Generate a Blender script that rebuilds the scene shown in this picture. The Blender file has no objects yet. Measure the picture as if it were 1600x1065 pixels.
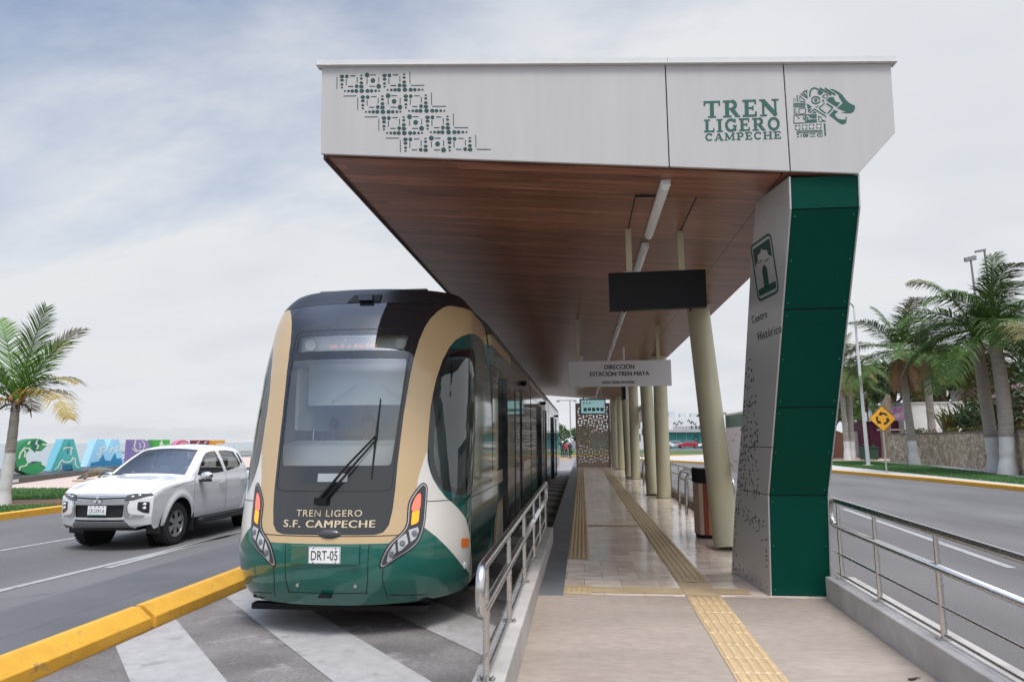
import bpy, bmesh, math, random
import numpy as np
from math import sin, cos, pi, radians, sqrt, atan2
from mathutils import Vector, Matrix
SC = bpy.context.scene
COL = SC.collection
# ------------------------------------------------------------------ camera
cam_d = bpy.data.cameras.new('camera'); cam = bpy.data.objects.new('camera', cam_d); COL.objects.link(cam)
cam_d.sensor_width = 36.0; cam_d.lens = 24.0; cam_d.clip_start = 0.05; cam_d.clip_end = 20000
CAM_Z = 1.87
cam.matrix_world = (Matrix.Translation((0, 0, CAM_Z)) @ Matrix.Rotation(radians(5.722), 4, 'Z')
                    @ Matrix.Rotation(radians(90 + 8.275), 4, 'X') @ Matrix.Rotation(radians(-0.33), 4, 'Z'))
SC.camera = cam
# ------------------------------------------------------------------ world
SUN_EL, SUN_AZ = radians(66), radians(160)      # azimuth clockwise from +y
w = bpy.data.worlds.new('World'); SC.world = w; w.use_nodes = True
nt = w.node_tree; nt.nodes.clear()
def N(t, **k):
    n = nt.nodes.new(t)
    for a, v in k.items(): setattr(n, a, v)
    return n
out = N('ShaderNodeOutputWorld'); bg = N('ShaderNodeBackground'); bg.inputs['Strength'].default_value = 0.12
sky = N('ShaderNodeTexSky', sky_type='NISHITA', sun_disc=False)
sky.sun_elevation = SUN_EL; sky.sun_rotation = SUN_AZ; sky.air_density = 1.0; sky.dust_density = 2.5; sky.ozone_density = 2.0
tc = N('ShaderNodeTexCoord'); sep = N('ShaderNodeSeparateXYZ')
nt.links.new(tc.outputs['Generated'], sep.inputs[0])
zc = N('ShaderNodeMath', operation='MAXIMUM'); nt.links.new(sep.outputs['Z'], zc.inputs[0]); zc.inputs[1].default_value = 0.0
za = N('ShaderNodeMath', operation='ADD'); nt.links.new(zc.outputs[0], za.inputs[0]); za.inputs[1].default_value = 0.22
dx = N('ShaderNodeMath', operation='DIVIDE'); dy = N('ShaderNodeMath', operation='DIVIDE')
nt.links.new(sep.outputs['X'], dx.inputs[0]); nt.links.new(za.outputs[0], dx.inputs[1])
nt.links.new(sep.outputs['Y'], dy.inputs[0]); nt.links.new(za.outputs[0], dy.inputs[1])
cmb = N('ShaderNodeCombineXYZ'); nt.links.new(dx.outputs[0], cmb.inputs[0]); nt.links.new(dy.outputs[0], cmb.inputs[1])
cn = N('ShaderNodeTexNoise'); cn.inputs['Scale'].default_value = 0.75; cn.inputs['Detail'].default_value = 9; cn.inputs['Roughness'].default_value = 0.6
cn.inputs['Distortion'].default_value = 0.35
mpw = N('ShaderNodeMapping'); mpw.inputs['Location'].default_value = (6.8846, 6.2316, 0); mpw.inputs['Rotation'].default_value = (0, 0, 0.5); mpw.inputs['Scale'].default_value = (1.0, 1.5, 1)
nt.links.new(cmb.outputs[0], mpw.inputs[0]); nt.links.new(mpw.outputs[0], cn.inputs['Vector'])
cr = N('ShaderNodeValToRGB'); cr.color_ramp.elements[0].position = 0.36; cr.color_ramp.elements[1].position = 0.64
nt.links.new(cn.outputs['Fac'], cr.inputs[0])
# cloud cover is thicker low down and to the right
hz = N('ShaderNodeMapRange'); hz.inputs['From Min'].default_value = 0.30; hz.inputs['From Max'].default_value = 0.66
hz.inputs['To Min'].default_value = 1.0; hz.inputs['To Max'].default_value = 0.0
hx = N('ShaderNodeMath', operation='MULTIPLY_ADD'); nt.links.new(sep.outputs['X'], hx.inputs[0]); hx.inputs[1].default_value = -0.3
nt.links.new(sep.outputs['Z'], hx.inputs[2]); nt.links.new(hx.outputs[0], hz.inputs[0])
mx = N('ShaderNodeMath', operation='MULTIPLY_ADD'); mx.use_clamp = True
nt.links.new(hz.outputs[0], mx.inputs[0]); mx.inputs[1].default_value = 0.9
cm = N('ShaderNodeMath', operation='MULTIPLY'); nt.links.new(cr.outputs[0], cm.inputs[0]); cm.inputs[1].default_value = 0.62
nt.links.new(cm.outputs[0], mx.inputs[2])
cbase = N('ShaderNodeMath', operation='MAXIMUM'); nt.links.new(mx.outputs[0], cbase.inputs[0]); cbase.inputs[1].default_value = 0.22
cloud = N('ShaderNodeTexNoise'); cloud.inputs['Scale'].default_value = 1.6; cloud.inputs['Detail'].default_value = 7; nt.links.new(mpw.outputs[0], cloud.inputs['Vector'])
ccr = N('ShaderNodeValToRGB'); ccr.color_ramp.elements[0].color = (4.45, 4.65, 4.95, 1); ccr.color_ramp.elements[1].color = (4.95, 5.08, 5.25, 1)
ccr.color_ramp.elements[0].position = 0.3; ccr.color_ramp.elements[1].position = 0.62
nt.links.new(cloud.outputs['Fac'], ccr.inputs[0])
mixw = N('ShaderNodeMix', data_type='RGBA'); nt.links.new(cbase.outputs[0], mixw.inputs['Factor'])
skv = N('ShaderNodeMix', data_type='RGBA', blend_type='MULTIPLY'); skv.inputs[0].default_value = 1.0; skv.inputs[7].default_value = (0.80, 0.90, 1.0, 1); nt.links.new(sky.outputs[0], skv.inputs[6]); nt.links.new(skv.outputs[2], mixw.inputs[6]); nt.links.new(ccr.outputs[0], mixw.inputs[7])
# sky brightened out of view, overhead and behind the camera, to lift the light
def mr_(sock, a, b, hi):
    n = N('ShaderNodeMapRange', interpolation_type='SMOOTHSTEP'); n.inputs['From Min'].default_value = a; n.inputs['From Max'].default_value = b; n.inputs['To Min'].default_value = 0; n.inputs['To Max'].default_value = hi
    nt.links.new(sock, n.inputs[0]); return n.outputs[0]
v1 = mr_(sep.outputs['Z'], 0.60, 0.9, 1.7); v2 = mr_(sep.outputs['Y'], 0.1, -0.6, 0.25)
va = N('ShaderNodeMath', operation='ADD'); nt.links.new(v1, va.inputs[0]); nt.links.new(v2, va.inputs[1]); vb = N('ShaderNodeMath', operation='ADD'); nt.links.new(va.outputs[0], vb.inputs[0]); vb.inputs[1].default_value = 1.0
vs_ = N('ShaderNodeVectorMath', operation='SCALE'); nt.links.new(mixw.outputs[2], vs_.inputs[0]); nt.links.new(vb.outputs[0], vs_.inputs['Scale'])
nt.links.new(vs_.outputs[0], bg.inputs['Color']); nt.links.new(bg.outputs[0], out.inputs[0])
# ------------------------------------------------------------------ sun (bright hazy overcast)
sd = bpy.data.lights.new('sun', 'SUN'); sd.energy = 1.6; sd.angle = radians(16); sd.color = (1.0, 0.96, 0.9)
sun = bpy.data.objects.new('sun', sd); COL.objects.link(sun)
sdir = Vector((sin(SUN_AZ) * cos(SUN_EL), cos(SUN_AZ) * cos(SUN_EL), sin(SUN_EL)))
sun.rotation_euler = sdir.to_track_quat('Z', 'Y').to_euler(); sun.location = sdir * 60
SC.view_settings.view_transform = 'Standard'; SC.view_settings.look = 'None'; SC.view_settings.exposure = 0.42; SC.view_settings.gamma = 1.0
SC.cycles.max_bounces = 8; SC.cycles.transparent_max_bounces = 12
random.seed(7); rng = np.random.default_rng(7)

# ------------------------------------------------------------------ materials
MATS = {}
def mat(name, col, rough=0.5, metal=0.0, var=0.0, vscale=6.0, bump=0.0, bscale=40.0, coat=0.0, spec=0.5, stretch=(1, 1, 1), dirt=None, emit=None, detail=6.0, vscale2=None, dist=0.03):
    if name in MATS: return MATS[name]
    m = bpy.data.materials.new(name); m.use_nodes = True; t = m.node_tree; b = t.nodes['Principled BSDF']
    b.inputs['Base Color'].default_value = (*col, 1); b.inputs['Roughness'].default_value = rough; b.inputs['Metallic'].default_value = metal
    b.inputs['Coat Weight'].default_value = coat; b.inputs['Coat Roughness'].default_value = 0.04; b.inputs['Specular IOR Level'].default_value = spec
    def nn(ty, **k):
        n = t.nodes.new(ty)
        for a, v in k.items(): setattr(n, a, v)
        return n
    L = t.links.new
    if var or bump or dirt:
        co = nn('ShaderNodeTexCoord'); mp = nn('ShaderNodeMapping'); mp.inputs['Scale'].default_value = stretch; L(co.outputs['Object'], mp.inputs[0])
    last = None
    if var:
        nz = nn('ShaderNodeTexNoise'); nz.inputs['Scale'].default_value = vscale; nz.inputs['Detail'].default_value = detail; nz.inputs['Roughness'].default_value = 0.65; L(mp.outputs[0], nz.inputs['Vector'])
        rp = nn('ShaderNodeValToRGB'); rp.color_ramp.elements[0].position = 0.3; rp.color_ramp.elements[1].position = 0.7
        rp.color_ramp.elements[0].color = (*[c * (1 - var) for c in col], 1); rp.color_ramp.elements[1].color = (*[min(1, c * (1 + var)) for c in col], 1)
        L(nz.outputs['Fac'], rp.inputs[0]); last = rp.outputs[0]
        if vscale2:
            n2 = nn('ShaderNodeTexNoise'); n2.inputs['Scale'].default_value = vscale2; n2.inputs['Detail'].default_value = 2; L(mp.outputs[0], n2.inputs['Vector'])
            m2 = nn('ShaderNodeMix', data_type='RGBA', blend_type='MULTIPLY'); m2.inputs['Factor'].default_value = 1.0
            r2 = nn('ShaderNodeValToRGB'); r2.color_ramp.elements[0].position = 0.35; r2.color_ramp.elements[1].position = 0.65
            g = 1 - var * 1.3; r2.color_ramp.elements[0].color = (g, g, g, 1); r2.color_ramp.elements[1].color = (1.0, 1.0, 1.0, 1)
            L(n2.outputs['Fac'], r2.inputs[0]); L(last, m2.inputs[6]); L(r2.outputs[0], m2.inputs[7]); last = m2.outputs[2]
        rr = nn('ShaderNodeMapRange'); rr.inputs['To Min'].default_value = max(0, rough - 0.06); rr.inputs['To Max'].default_value = min(1, rough + 0.1)
        L(nz.outputs['Fac'], rr.inputs[0]); L(rr.outputs[0], b.inputs['Roughness'])
    if dirt:
        dcol, dscale, dpos = dirt
        d = nn('ShaderNodeTexNoise'); d.inputs['Scale'].default_value = dscale; d.inputs['Detail'].default_value = 8; d.inputs['Roughness'].default_value = 0.7; L(mp.outputs[0], d.inputs['Vector'])
        dr = nn('ShaderNodeValToRGB'); dr.color_ramp.elements[0].position = dpos; dr.color_ramp.elements[1].position = dpos + 0.16; L(d.outputs['Fac'], dr.inputs[0])
        mm = nn('ShaderNodeMix', data_type='RGBA'); L(dr.outputs[0], mm.inputs['Factor'])
        if last: L(last, mm.inputs[6])
        else: mm.inputs[6].default_value = (*col, 1)
        mm.inputs[7].default_value = (*dcol, 1); last = mm.outputs[2]
    if last: L(last, b.inputs['Base Color'])
    if bump:
        bn = nn('ShaderNodeTexNoise'); bn.inputs['Scale'].default_value = bscale; bn.inputs['Detail'].default_value = 5; L(mp.outputs[0], bn.inputs['Vector'])
        bp = nn('ShaderNodeBump'); bp.inputs['Strength'].default_value = bump; bp.inputs['Distance'].default_value = dist; L(bn.outputs['Fac'], bp.inputs['Height']); L(bp.outputs[0], b.inputs['Normal'])
    if emit:
        b.inputs['Emission Color'].default_value = (*emit[0], 1); b.inputs['Emission Strength'].default_value = emit[1]
    MATS[name] = m; return m
def glass(name, tint, refl=0.08, rough=0.01):
    if name in MATS: return MATS[name]
    m = bpy.data.materials.new(name); m.use_nodes = True; t = m.node_tree; t.nodes.clear()
    o = t.nodes.new('ShaderNodeOutputMaterial'); mx_ = t.nodes.new('ShaderNodeMixShader'); tr = t.nodes.new('ShaderNodeBsdfTransparent'); gl = t.nodes.new('ShaderNodeBsdfGlossy')
    tr.inputs[0].default_value = (*tint, 1); gl.inputs['Roughness'].default_value = rough
    fr = t.nodes.new('ShaderNodeFresnel'); fr.inputs[0].default_value = 1.5
    ad = t.nodes.new('ShaderNodeMath'); ad.operation = 'ADD'; ad.use_clamp = True; ad.inputs[1].default_value = refl
    t.links.new(fr.outputs[0], ad.inputs[0]); t.links.new(ad.outputs[0], mx_.inputs[0]); t.links.new(tr.outputs[0], mx_.inputs[1]); t.links.new(gl.outputs[0], mx_.inputs[2]); t.links.new(mx_.outputs[0], o.inputs[0])
    MATS[name] = m; return m

# ------------------------------------------------------------------ scene-tree helpers
def tag(o, label=None, cat=None, group=None, kind=None):
    if label: o['label'] = label
    if cat: o['category'] = cat
    if group: o['group'] = group
    if kind: o['kind'] = kind
    return o
def thing(name, label, cat, loc=(0, 0, 0), group=None, rz=0.0):
    o = bpy.data.objects.new(name, None); COL.objects.link(o); o.location = loc; o.rotation_euler = (0, 0, rz); o.empty_display_size = 0.2
    return tag(o, label, cat, group)
def wpos(o):
    p = Vector((0, 0, 0))
    while o is not None: p = p + Vector(o.location); o = o.parent
    return p
class MB:
    """collects geometry for ONE mesh object"""
    def __init__(s): s.v = []; s.f = []; s.m = []
    def add(s, vs, fs, mi=0):
        n = len(s.v); s.v += [tuple(v) for v in vs]; s.f += [tuple(i + n for i in f) for f in fs]; s.m += [mi] * len(fs); return s
    def box(s, x0, x1, y0, y1, z0, z1, mi=0):
        return s.add([(x0, y0, z0), (x1, y0, z0), (x1, y1, z0), (x0, y1, z0), (x0, y0, z1), (x1, y0, z1), (x1, y1, z1), (x0, y1, z1)],
                     [(0, 3, 2, 1), (4, 5, 6, 7), (0, 1, 5, 4), (1, 2, 6, 5), (2, 3, 7, 6), (3, 0, 4, 7)], mi)
    def obox(s, c, ax, ay, az, mi=0):
        c = Vector(c); ax = Vector(ax); ay = Vector(ay); az = Vector(az)
        P = [c + i * ax + j * ay + k * az for k in (-1, 1) for (i, j) in ((-1, -1), (1, -1), (1, 1), (-1, 1))]
        return s.add(P, [(0, 3, 2, 1), (4, 5, 6, 7), (0, 1, 5, 4), (1, 2, 6, 5), (2, 3, 7, 6), (3, 0, 4, 7)], mi)
    def prism(s, pts, d, mi=0, mi_cap=None):
        """closed polygon pts (3d, planar) extruded by vector d"""
        n = len(pts); d = Vector(d); A = [Vector(p) for p in pts]; B = [p + d for p in A]
        s.add(A + B, [(i, (i + 1) % n, n + (i + 1) % n, n + i) for i in range(n)], mi)
        k = mi if mi_cap is None else mi_cap
        s.add(A, [tuple(range(n))[::-1]], k); s.add(B, [tuple(range(n))], k); return s
    def tube(s, path, r, n=10, mi=0, caps=True, closed=False):
        P = [Vector(p) for p in path]; R = r if hasattr(r, '__len__') else [r] * len(P); rings = []; up = None
        for i, p in enumerate(P):
            if closed: tdir = P[(i + 1) % len(P)] - P[i - 1]
            else: tdir = (P[min(i + 1, len(P) - 1)] - P[max(i - 1, 0)])
            tdir.normalize()
            if up is None:
                up = Vector((0, 0, 1)) if abs(tdir.z) < 0.9 else Vector((1, 0, 0))
            a = tdir.cross(up); 
            if a.length < 1e-6: a = tdir.cross(Vector((0, 1, 0)))
            a.normalize(); b = a.cross(tdir).normalized(); up = b
            rings.append([p + R[i] * (cos(2 * pi * k / n) * a + sin(2 * pi * k / n) * b) for k in range(n)])
        vs = [q for rg in rings for q in rg]; fs = []
        m = len(P)
        for i in range(m if closed else m - 1):
            j = (i + 1) % m
            for k in range(n): fs.append((i * n + k, i * n + (k + 1) % n, j * n + (k + 1) % n, j * n + k))
        s.add(vs, fs, mi)
        if caps and not closed:
            s.add(rings[0], [tuple(range(n))[::-1]], mi); s.add(rings[-1], [tuple(range(n))], mi)
        return s
    def cyl(s, c, axis, r, h, n=24, mi=0):
        a = Vector(axis).normalized(); c = Vector(c); return s.tube([c - a * h / 2, c + a * h / 2], r, n, mi)
    def lathe(s, c, prof, n=24, mi=0):
        vs = []; fs = []
        for (r, z) in prof:
            for k in range(n): vs.append((c[0] + r * cos(2 * pi * k / n), c[1] + r * sin(2 * pi * k / n), c[2] + z))
        for i in range(len(prof) - 1):
            for k in range(n): fs.append((i * n + k, i * n + (k + 1) % n, (i + 1) * n + (k + 1) % n, (i + 1) * n + k))
        s.add(vs, fs, mi); L = len(prof) - 1
        s.add(vs[:n], [tuple(range(n))[::-1]], mi); s.add(vs[L * n:], [tuple(range(n))], mi); return s
    def ball(s, c, r, nu=12, nv=8, mi=0):
        rx, ry, rz = r if hasattr(r, '__len__') else (r, r, r); vs = []; fs = []
        for j in range(nv + 1):
            t = pi * j / nv - pi / 2
            for k in range(nu): vs.append((c[0] + rx * cos(t) * cos(2 * pi * k / nu), c[1] + ry * cos(t) * sin(2 * pi * k / nu), c[2] + rz * sin(t)))
        for j in range(nv):
            for k in range(nu): fs.append((j * nu + k, j * nu + (k + 1) % nu, (j + 1) * nu + (k + 1) % nu, (j + 1) * nu + k))
        return s.add(vs, fs, mi)
    def xf(s, M):
        s.v = [tuple(M @ Vector(p)) for p in s.v]; return s
    def build(s, name, mats, parent=None, smooth=False, bevel=0.0, auto=None):
        if not isinstance(mats, (list, tuple)): mats = [mats]
        V = np.array(s.v, dtype=float).reshape(-1, 3)
        if parent is not None:
            V = V - np.array(wpos(parent))
        me = bpy.data.meshes.new(name); me.from_pydata(V.tolist(), [], s.f)
        for m in mats: me.materials.append(m)
        if len(mats) > 1: me.polygons.foreach_set('material_index', s.m)
        me.update()
        if smooth or auto:
            me.polygons.foreach_set('use_smooth', [True] * len(me.polygons))
            if auto: me.set_sharp_from_angle(angle=radians(auto))
        o = bpy.data.objects.new(name, me); COL.objects.link(o)
        if parent is not None: o.parent = parent
        if bevel:
            bm = bmesh.new(); bm.from_mesh(me); bmesh.ops.remove_doubles(bm, verts=bm.verts, dist=1e-5)
            ed = [e for e in bm.edges if len(e.link_faces) == 2 and e.calc_face_angle(0) > 0.5]
            bmesh.ops.bevel(bm, geom=ed, offset=bevel, segments=2, affect='EDGES', profile=0.6, clamp_overlap=True)
            bm.to_mesh(me); bm.free()
        return o
def struct(o): o['kind'] = 'structure'; return o
def copy_tree(o, parent=None, loc=None, label=None):
    c = o.copy(); COL.objects.link(c)
    if parent is not None: c.parent = parent
    if loc is not None: c.location = loc
    if label: c['label'] = label
    for ch in list(o.children): copy_tree(ch, c)
    return c
# ------------------------------------------------------------------ regions cut into a parametric surface
def inpoly(px, py, poly):
    r = np.zeros(px.shape, bool); n = len(poly)
    for i in range(n):
        x0, y0 = poly[i]; x1, y1 = poly[(i + 1) % n]
        c = ((y0 > py) != (y1 > py)) & (px < (x1 - x0) * (py - y0) / ((y1 - y0) if y1 != y0 else 1e-12) + x0); r ^= c
    return r
def smooth_poly(P, k=6):
    P = [np.array(p, float) for p in P]; n = len(P); o = []
    for i in range(n):
        p0, p1, p2, p3 = P[i - 1], P[i], P[(i + 1) % n], P[(i + 2) % n]
        for j in range(k):
            t = j / k; o.append(tuple(0.5 * (2 * p1 + (p2 - p0) * t + (2 * p0 - 5 * p1 + 4 * p2 - p3) * t * t + (3 * p1 - p0 - 3 * p2 + p3) * t ** 3)))
    return o
def signed_dist(x, y, poly):
    P = np.array(poly, float); d = np.full(x.shape, 1e9)
    for i in range(len(P)):
        a = P[i]; e = P[(i + 1) % len(P)] - a; L2 = (e * e).sum()
        if L2 < 1e-14: continue
        t = np.clip(((x - a[0]) * e[0] + (y - a[1]) * e[1]) / L2, 0, 1); d = np.minimum(d, np.hypot(x - a[0] - t * e[0], y - a[1] - t * e[1]))
    return np.where(inpoly(x, y, [tuple(p) for p in P]), d, -d)
def cut_regions(cs, zs, polys, csc=1.0):
    """grid over (c,z) whose faces are cut along the polygons; returns c, z, faces, class per face (first polygon that holds it, else -1)"""
    C, Z = np.meshgrid(np.array(cs, float), np.array(zs, float)); nc = C.shape[1]; nz = C.shape[0]; vc = list(C.ravel()); vz = list(Z.ravel())
    ii, jj = np.meshgrid(np.arange(nz - 1), np.arange(nc - 1), indexing='ij'); a = (ii * nc + jj).ravel(); live = [tuple(f) for f in np.stack([a, a + 1, a + nc + 1, a + nc], 1).tolist()]; F = []; K = []
    for k, poly in enumerate(polys):
        sd = list(signed_dist(np.array(vc) * csc, np.array(vz), [(p[0] * csc, p[1]) for p in poly])); nxt = []; cache = {}
        for f in live:
            v = [sd[i] for i in f]
            if min(v) >= 0: F.append(f); K.append(k); continue
            if max(v) <= 0: nxt.append(f); continue
            pin, pout = [], []
            for q in range(len(f)):
                i, j = f[q], f[(q + 1) % len(f)]; si, sj = sd[i], sd[j]
                (pin if si >= 0 else pout).append(i)
                if si == 0: pout.append(i)
                if si * sj < 0:
                    key = (min(i, j), max(i, j))
                    if key not in cache:
                        t = si / (si - sj); cache[key] = len(vc); vc.append(vc[i] + (vc[j] - vc[i]) * t); vz.append(vz[i] + (vz[j] - vz[i]) * t); sd.append(0.0)
                    pin.append(cache[key]); pout.append(cache[key])
            if len(pin) > 2: F.append(tuple(pin)); K.append(k)
            if len(pout) > 2: nxt.append(tuple(pout))
        live = nxt
    F += live; K += [-1] * len(live)
    return np.array(vc), np.array(vz), F, np.array(K)
def face_object(name, parts, mats, parent=None):
    """parts: list of (points (n,3), faces, material index per face, flip)"""
    V = []; FF = []; MI = []; off = 0
    for P, F, mi, flip in parts:
        used = sorted({i for f in F for i in f}); mp = {u: n + off for n, u in enumerate(used)}; V += [P[u] for u in used]; off += len(used)
        for q, f in enumerate(F): FF.append(tuple(mp[i] for i in (f[::-1] if flip else f))); MI.append(0 if mi is None else int(mi[q]))
    if not FF: return None
    V = np.array(V)
    if parent is not None: V = V - np.array(wpos(parent))
    me = bpy.data.meshes.new(name); me.from_pydata(V.tolist(), [], FF)
    for m in (mats if isinstance(mats, (list, tuple)) else [mats]): me.materials.append(m)
    me.polygons.foreach_set('material_index', MI); me.polygons.foreach_set('use_smooth', [True] * len(FF)); me.update(); o = bpy.data.objects.new(name, me); COL.objects.link(o)
    if parent is not None: o.parent = parent
    return o
def pick(F, sel): return [f for f, k in zip(F, sel) if k]
def grid_object(name, P, keep, matidx, mats, parent=None, flip=False, smooth=True):
    """P (nz,nc,3) world positions, keep mask per cell"""
    nz, nc = P.shape[:2]; ii, jj = np.nonzero(keep)
    a = ii * nc + jj; F = np.stack([a, a + 1, a + nc + 1, a + nc], 1)
    if flip: F = F[:, ::-1]
    used, inv = np.unique(F, return_inverse=True); F = inv.reshape(F.shape); V = P.reshape(-1, 3)[used]
    if parent is not None: V = V - np.array(wpos(parent))
    me = bpy.data.meshes.new(name); me.vertices.add(len(V)); me.vertices.foreach_set('co', V.astype(np.float32).ravel())
    me.loops.add(F.size); me.loops.foreach_set('vertex_index', F.astype(np.int32).ravel()); me.polygons.add(len(F)); me.polygons.foreach_set('loop_start', np.arange(0, F.size, 4, dtype=np.int32))
    if not isinstance(mats, (list, tuple)): mats = [mats]
    for m in mats: me.materials.append(m)
    if matidx is not None: me.polygons.foreach_set('material_index', matidx[keep].astype(np.int32))
    me.polygons.foreach_set('use_smooth', np.ones(len(F), bool)) if smooth else None
    me.update(calc_edges=True); me.validate()
    o = bpy.data.objects.new(name, me); COL.objects.link(o)
    if parent is not None: o.parent = parent
    return o
def text_mesh(txt, size=1.0, extrude=0.002, offset=0.0, spacing=1.0, align='CENTER'):
    cu = bpy.data.curves.new('t', 'FONT'); cu.body = txt; cu.size = size; cu.extrude = extrude; cu.offset = offset; cu.align_x = align; cu.align_y = 'CENTER'; cu.space_character = spacing; cu.resolution_u = 4
    ob = bpy.data.objects.new('t', cu); COL.objects.link(ob); dg = bpy.context.evaluated_depsgraph_get(); me = bpy.data.meshes.new_from_object(ob.evaluated_get(dg))
    bpy.data.objects.remove(ob); bpy.data.curves.remove(cu); return me
def text_mb(txt, origin, ux, uy, height=None, width=None, extrude=0.004, offset=0.0, spacing=1.0, mb=None, mi=0, bold=0.0):
    """lettering on a plane: origin = centre, ux / uy unit vectors; scaled to width and cap height"""
    me = text_mesh(txt, 1.0, 0.5, 0.0, spacing); co = np.array([v.co[:] for v in me.vertices]); mn = co.min(0); mxx = co.max(0); c = (mn + mxx) / 2
    sy = (height / (mxx[1] - mn[1])) if height else 1.0; sx = (width / (mxx[0] - mn[0])) if width else sy
    ux = Vector(ux); uy = Vector(uy); nrm = ux.cross(uy).normalized(); o = Vector(origin)
    vs = [o + ux * ((p[0] - c[0]) * sx) + uy * ((p[1] - c[1]) * sy) + nrm * ((p[2] + 0.5) * extrude) for p in co]
    mb = mb or MB()
    for q, sh in enumerate((0.0,) if not bold else (0.0, bold, -bold)): mb.add([v + ux * sh + nrm * (.0002 * q) for v in vs], [tuple(p.vertices) for p in me.polygons], mi)
    pass
    bpy.data.meshes.remove(me); return mb
def ribbon(mb, pts, wd, o, ux, uy, h0, h1, mi=0, closed=False):
    """flat stroke of width wd along 2-d pts on plane (o,ux,uy), raised from h0 to h1"""
    ux = Vector(ux); uy = Vector(uy); nr = ux.cross(uy).normalized(); o = Vector(o); P = [np.array(p, float) for p in pts]; n = len(P); Lf = []; Rt = []
    for i in range(n):
        if closed: d0 = P[i] - P[i - 1]; d1 = P[(i + 1) % n] - P[i]
        else: d0 = P[i] - P[max(i - 1, 0)]; d1 = P[min(i + 1, n - 1)] - P[i]
        if np.hypot(*d0) < 1e-9: d0 = d1
        if np.hypot(*d1) < 1e-9: d1 = d0
        d0 = d0 / np.hypot(*d0); d1 = d1 / np.hypot(*d1); nn_ = np.array([-(d0 + d1)[1], (d0 + d1)[0]]); l = np.hypot(*nn_); nn_ = nn_ / l if l > 1e-6 else np.array([-d0[1], d0[0]])
        k = min(2.0, 1 / max(0.3, abs(nn_ @ np.array([-d0[1], d0[0]])))); Lf.append(P[i] + nn_ * wd / 2 * k); Rt.append(P[i] - nn_ * wd / 2 * k)
    def W(p, h): return o + ux * p[0] + uy * p[1] + nr * h
    m = n if closed else n - 1; vs = []
    for i in range(n): vs += [W(Lf[i], h1), W(Rt[i], h1), W(Lf[i], h0), W(Rt[i], h0)]
    fs = []
    for i in range(m):
        a = 4 * i; b = 4 * ((i + 1) % n); fs += [(a + 1, b + 1, b, a), (a, b, b + 2, a + 2), (b + 1, a + 1, a + 3, b + 3)]
    if not closed: fs += [(0, 2, 3, 1), (4 * n - 4, 4 * n - 3, 4 * n - 1, 4 * n - 2)]
    mb.add(vs, fs, mi); return mb
def plate(mb, pts, o, ux, uy, h0, h1, mi=0):
    ux = Vector(ux); uy = Vector(uy); nr = ux.cross(uy).normalized(); o = Vector(o); A = sum((pts[i][0] * pts[(i + 1) % len(pts)][1] - pts[(i + 1) % len(pts)][0] * pts[i][1]) for i in range(len(pts)))
    if A < 0: pts = pts[::-1]
    return mb.prism([o + ux * p[0] + uy * p[1] + nr * h0 for p in pts], nr * (h1 - h0), mi)
# ------------------------------------------------------------------ material library
M = {}
M['asphalt'] = mat('asphalt', (0.152, 0.143, 0.140), 0.85, var=0.22, vscale=55, vscale2=0.45, bump=0.4, bscale=120, dist=0.012, dirt=((0.115, 0.11, 0.11), 0.9, 0.60), stretch=(1.0, 0.35, 1))
M['busway'] = mat('worn_asphalt', (0.20, 0.18, 0.172), 0.8, var=0.30, vscale=30, vscale2=1.3, bump=0.5, bscale=90, dist=0.012, dirt=((0.34, 0.315, 0.30), 2.2, 0.56))
M['whiteline'] = mat('road_paint', (0.34, 0.33, 0.32), 0.75, var=0.12, vscale=14, dirt=((0.18, 0.17, 0.165), 4.0, 0.54))
M['stripe'] = mat('stripe_paint', (0.35, 0.335, 0.325), 0.7, var=0.14, vscale=6, dirt=((0.20, 0.19, 0.18), 3.4, 0.56), bump=0.2, bscale=60, dist=0.008)
M['yellow'] = mat('kerb_yellow', (0.66, 0.34, 0.03), 0.6, var=0.14, vscale=5, dirt=((0.27, 0.18, 0.08), 5.0, 0.585), bump=0.2, bscale=70, dist=0.006)
M['concrete'] = mat('concrete', (0.362, 0.298, 0.248), 0.75, var=0.15, vscale=16, vscale2=0.9, dirt=((0.285, 0.22, 0.18), 1.6, 0.57), bump=0.3, bscale=60, dist=0.008, stretch=(0.55, 1.5, 1))
M['wallcon'] = mat('cast_concrete', (0.46, 0.43, 0.40), 0.85, var=0.14, vscale=4, vscale2=1.2, dirt=((0.30, 0.26, 0.22), 2.6, 0.64), bump=0.3, bscale=45, dist=0.01)
M['granite'] = mat('dark_granite', (0.17, 0.18, 0.19), 0.55, var=0.18, vscale=50, vscale2=1.5)
M['tactile'] = mat('tactile_yellow', (0.56, 0.41, 0.235), 0.6, var=0.14, vscale=7, vscale2=1.4, dirt=((0.42, 0.30, 0.17), 9.0, 0.64))
M['steel'] = mat('stainless', (0.60, 0.58, 0.56), 0.24, 1.0, var=0.06, vscale=30)
M['chrome'] = mat('chrome', (0.75, 0.75, 0.76), 0.10, 1.0)
M['fascia'] = mat('fascia_panel', (0.455, 0.437, 0.42), 0.55, var=0.045, vscale=1.6, stretch=(3, 3, .35))
M['fascia_cap'] = mat('cap_metal', (0.62, 0.61, 0.59), 0.45, var=0.03)
M['green'] = mat('green_panel', (0.0015, 0.055, 0.037), 0.45, var=0.05, vscale=2, spec=0.08)
M['greenlogo'] = mat('green_cutout', (0.010, 0.085, 0.062), 0.6)
M['darkslot'] = mat('dark_slot', (0.012, 0.02, 0.025), 0.8)
M['brushed'] = mat('brushed_panel', (0.50, 0.485, 0.47), 0.38, 0.55, var=0.05, vscale=3, stretch=(1, 1, 12))
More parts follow.
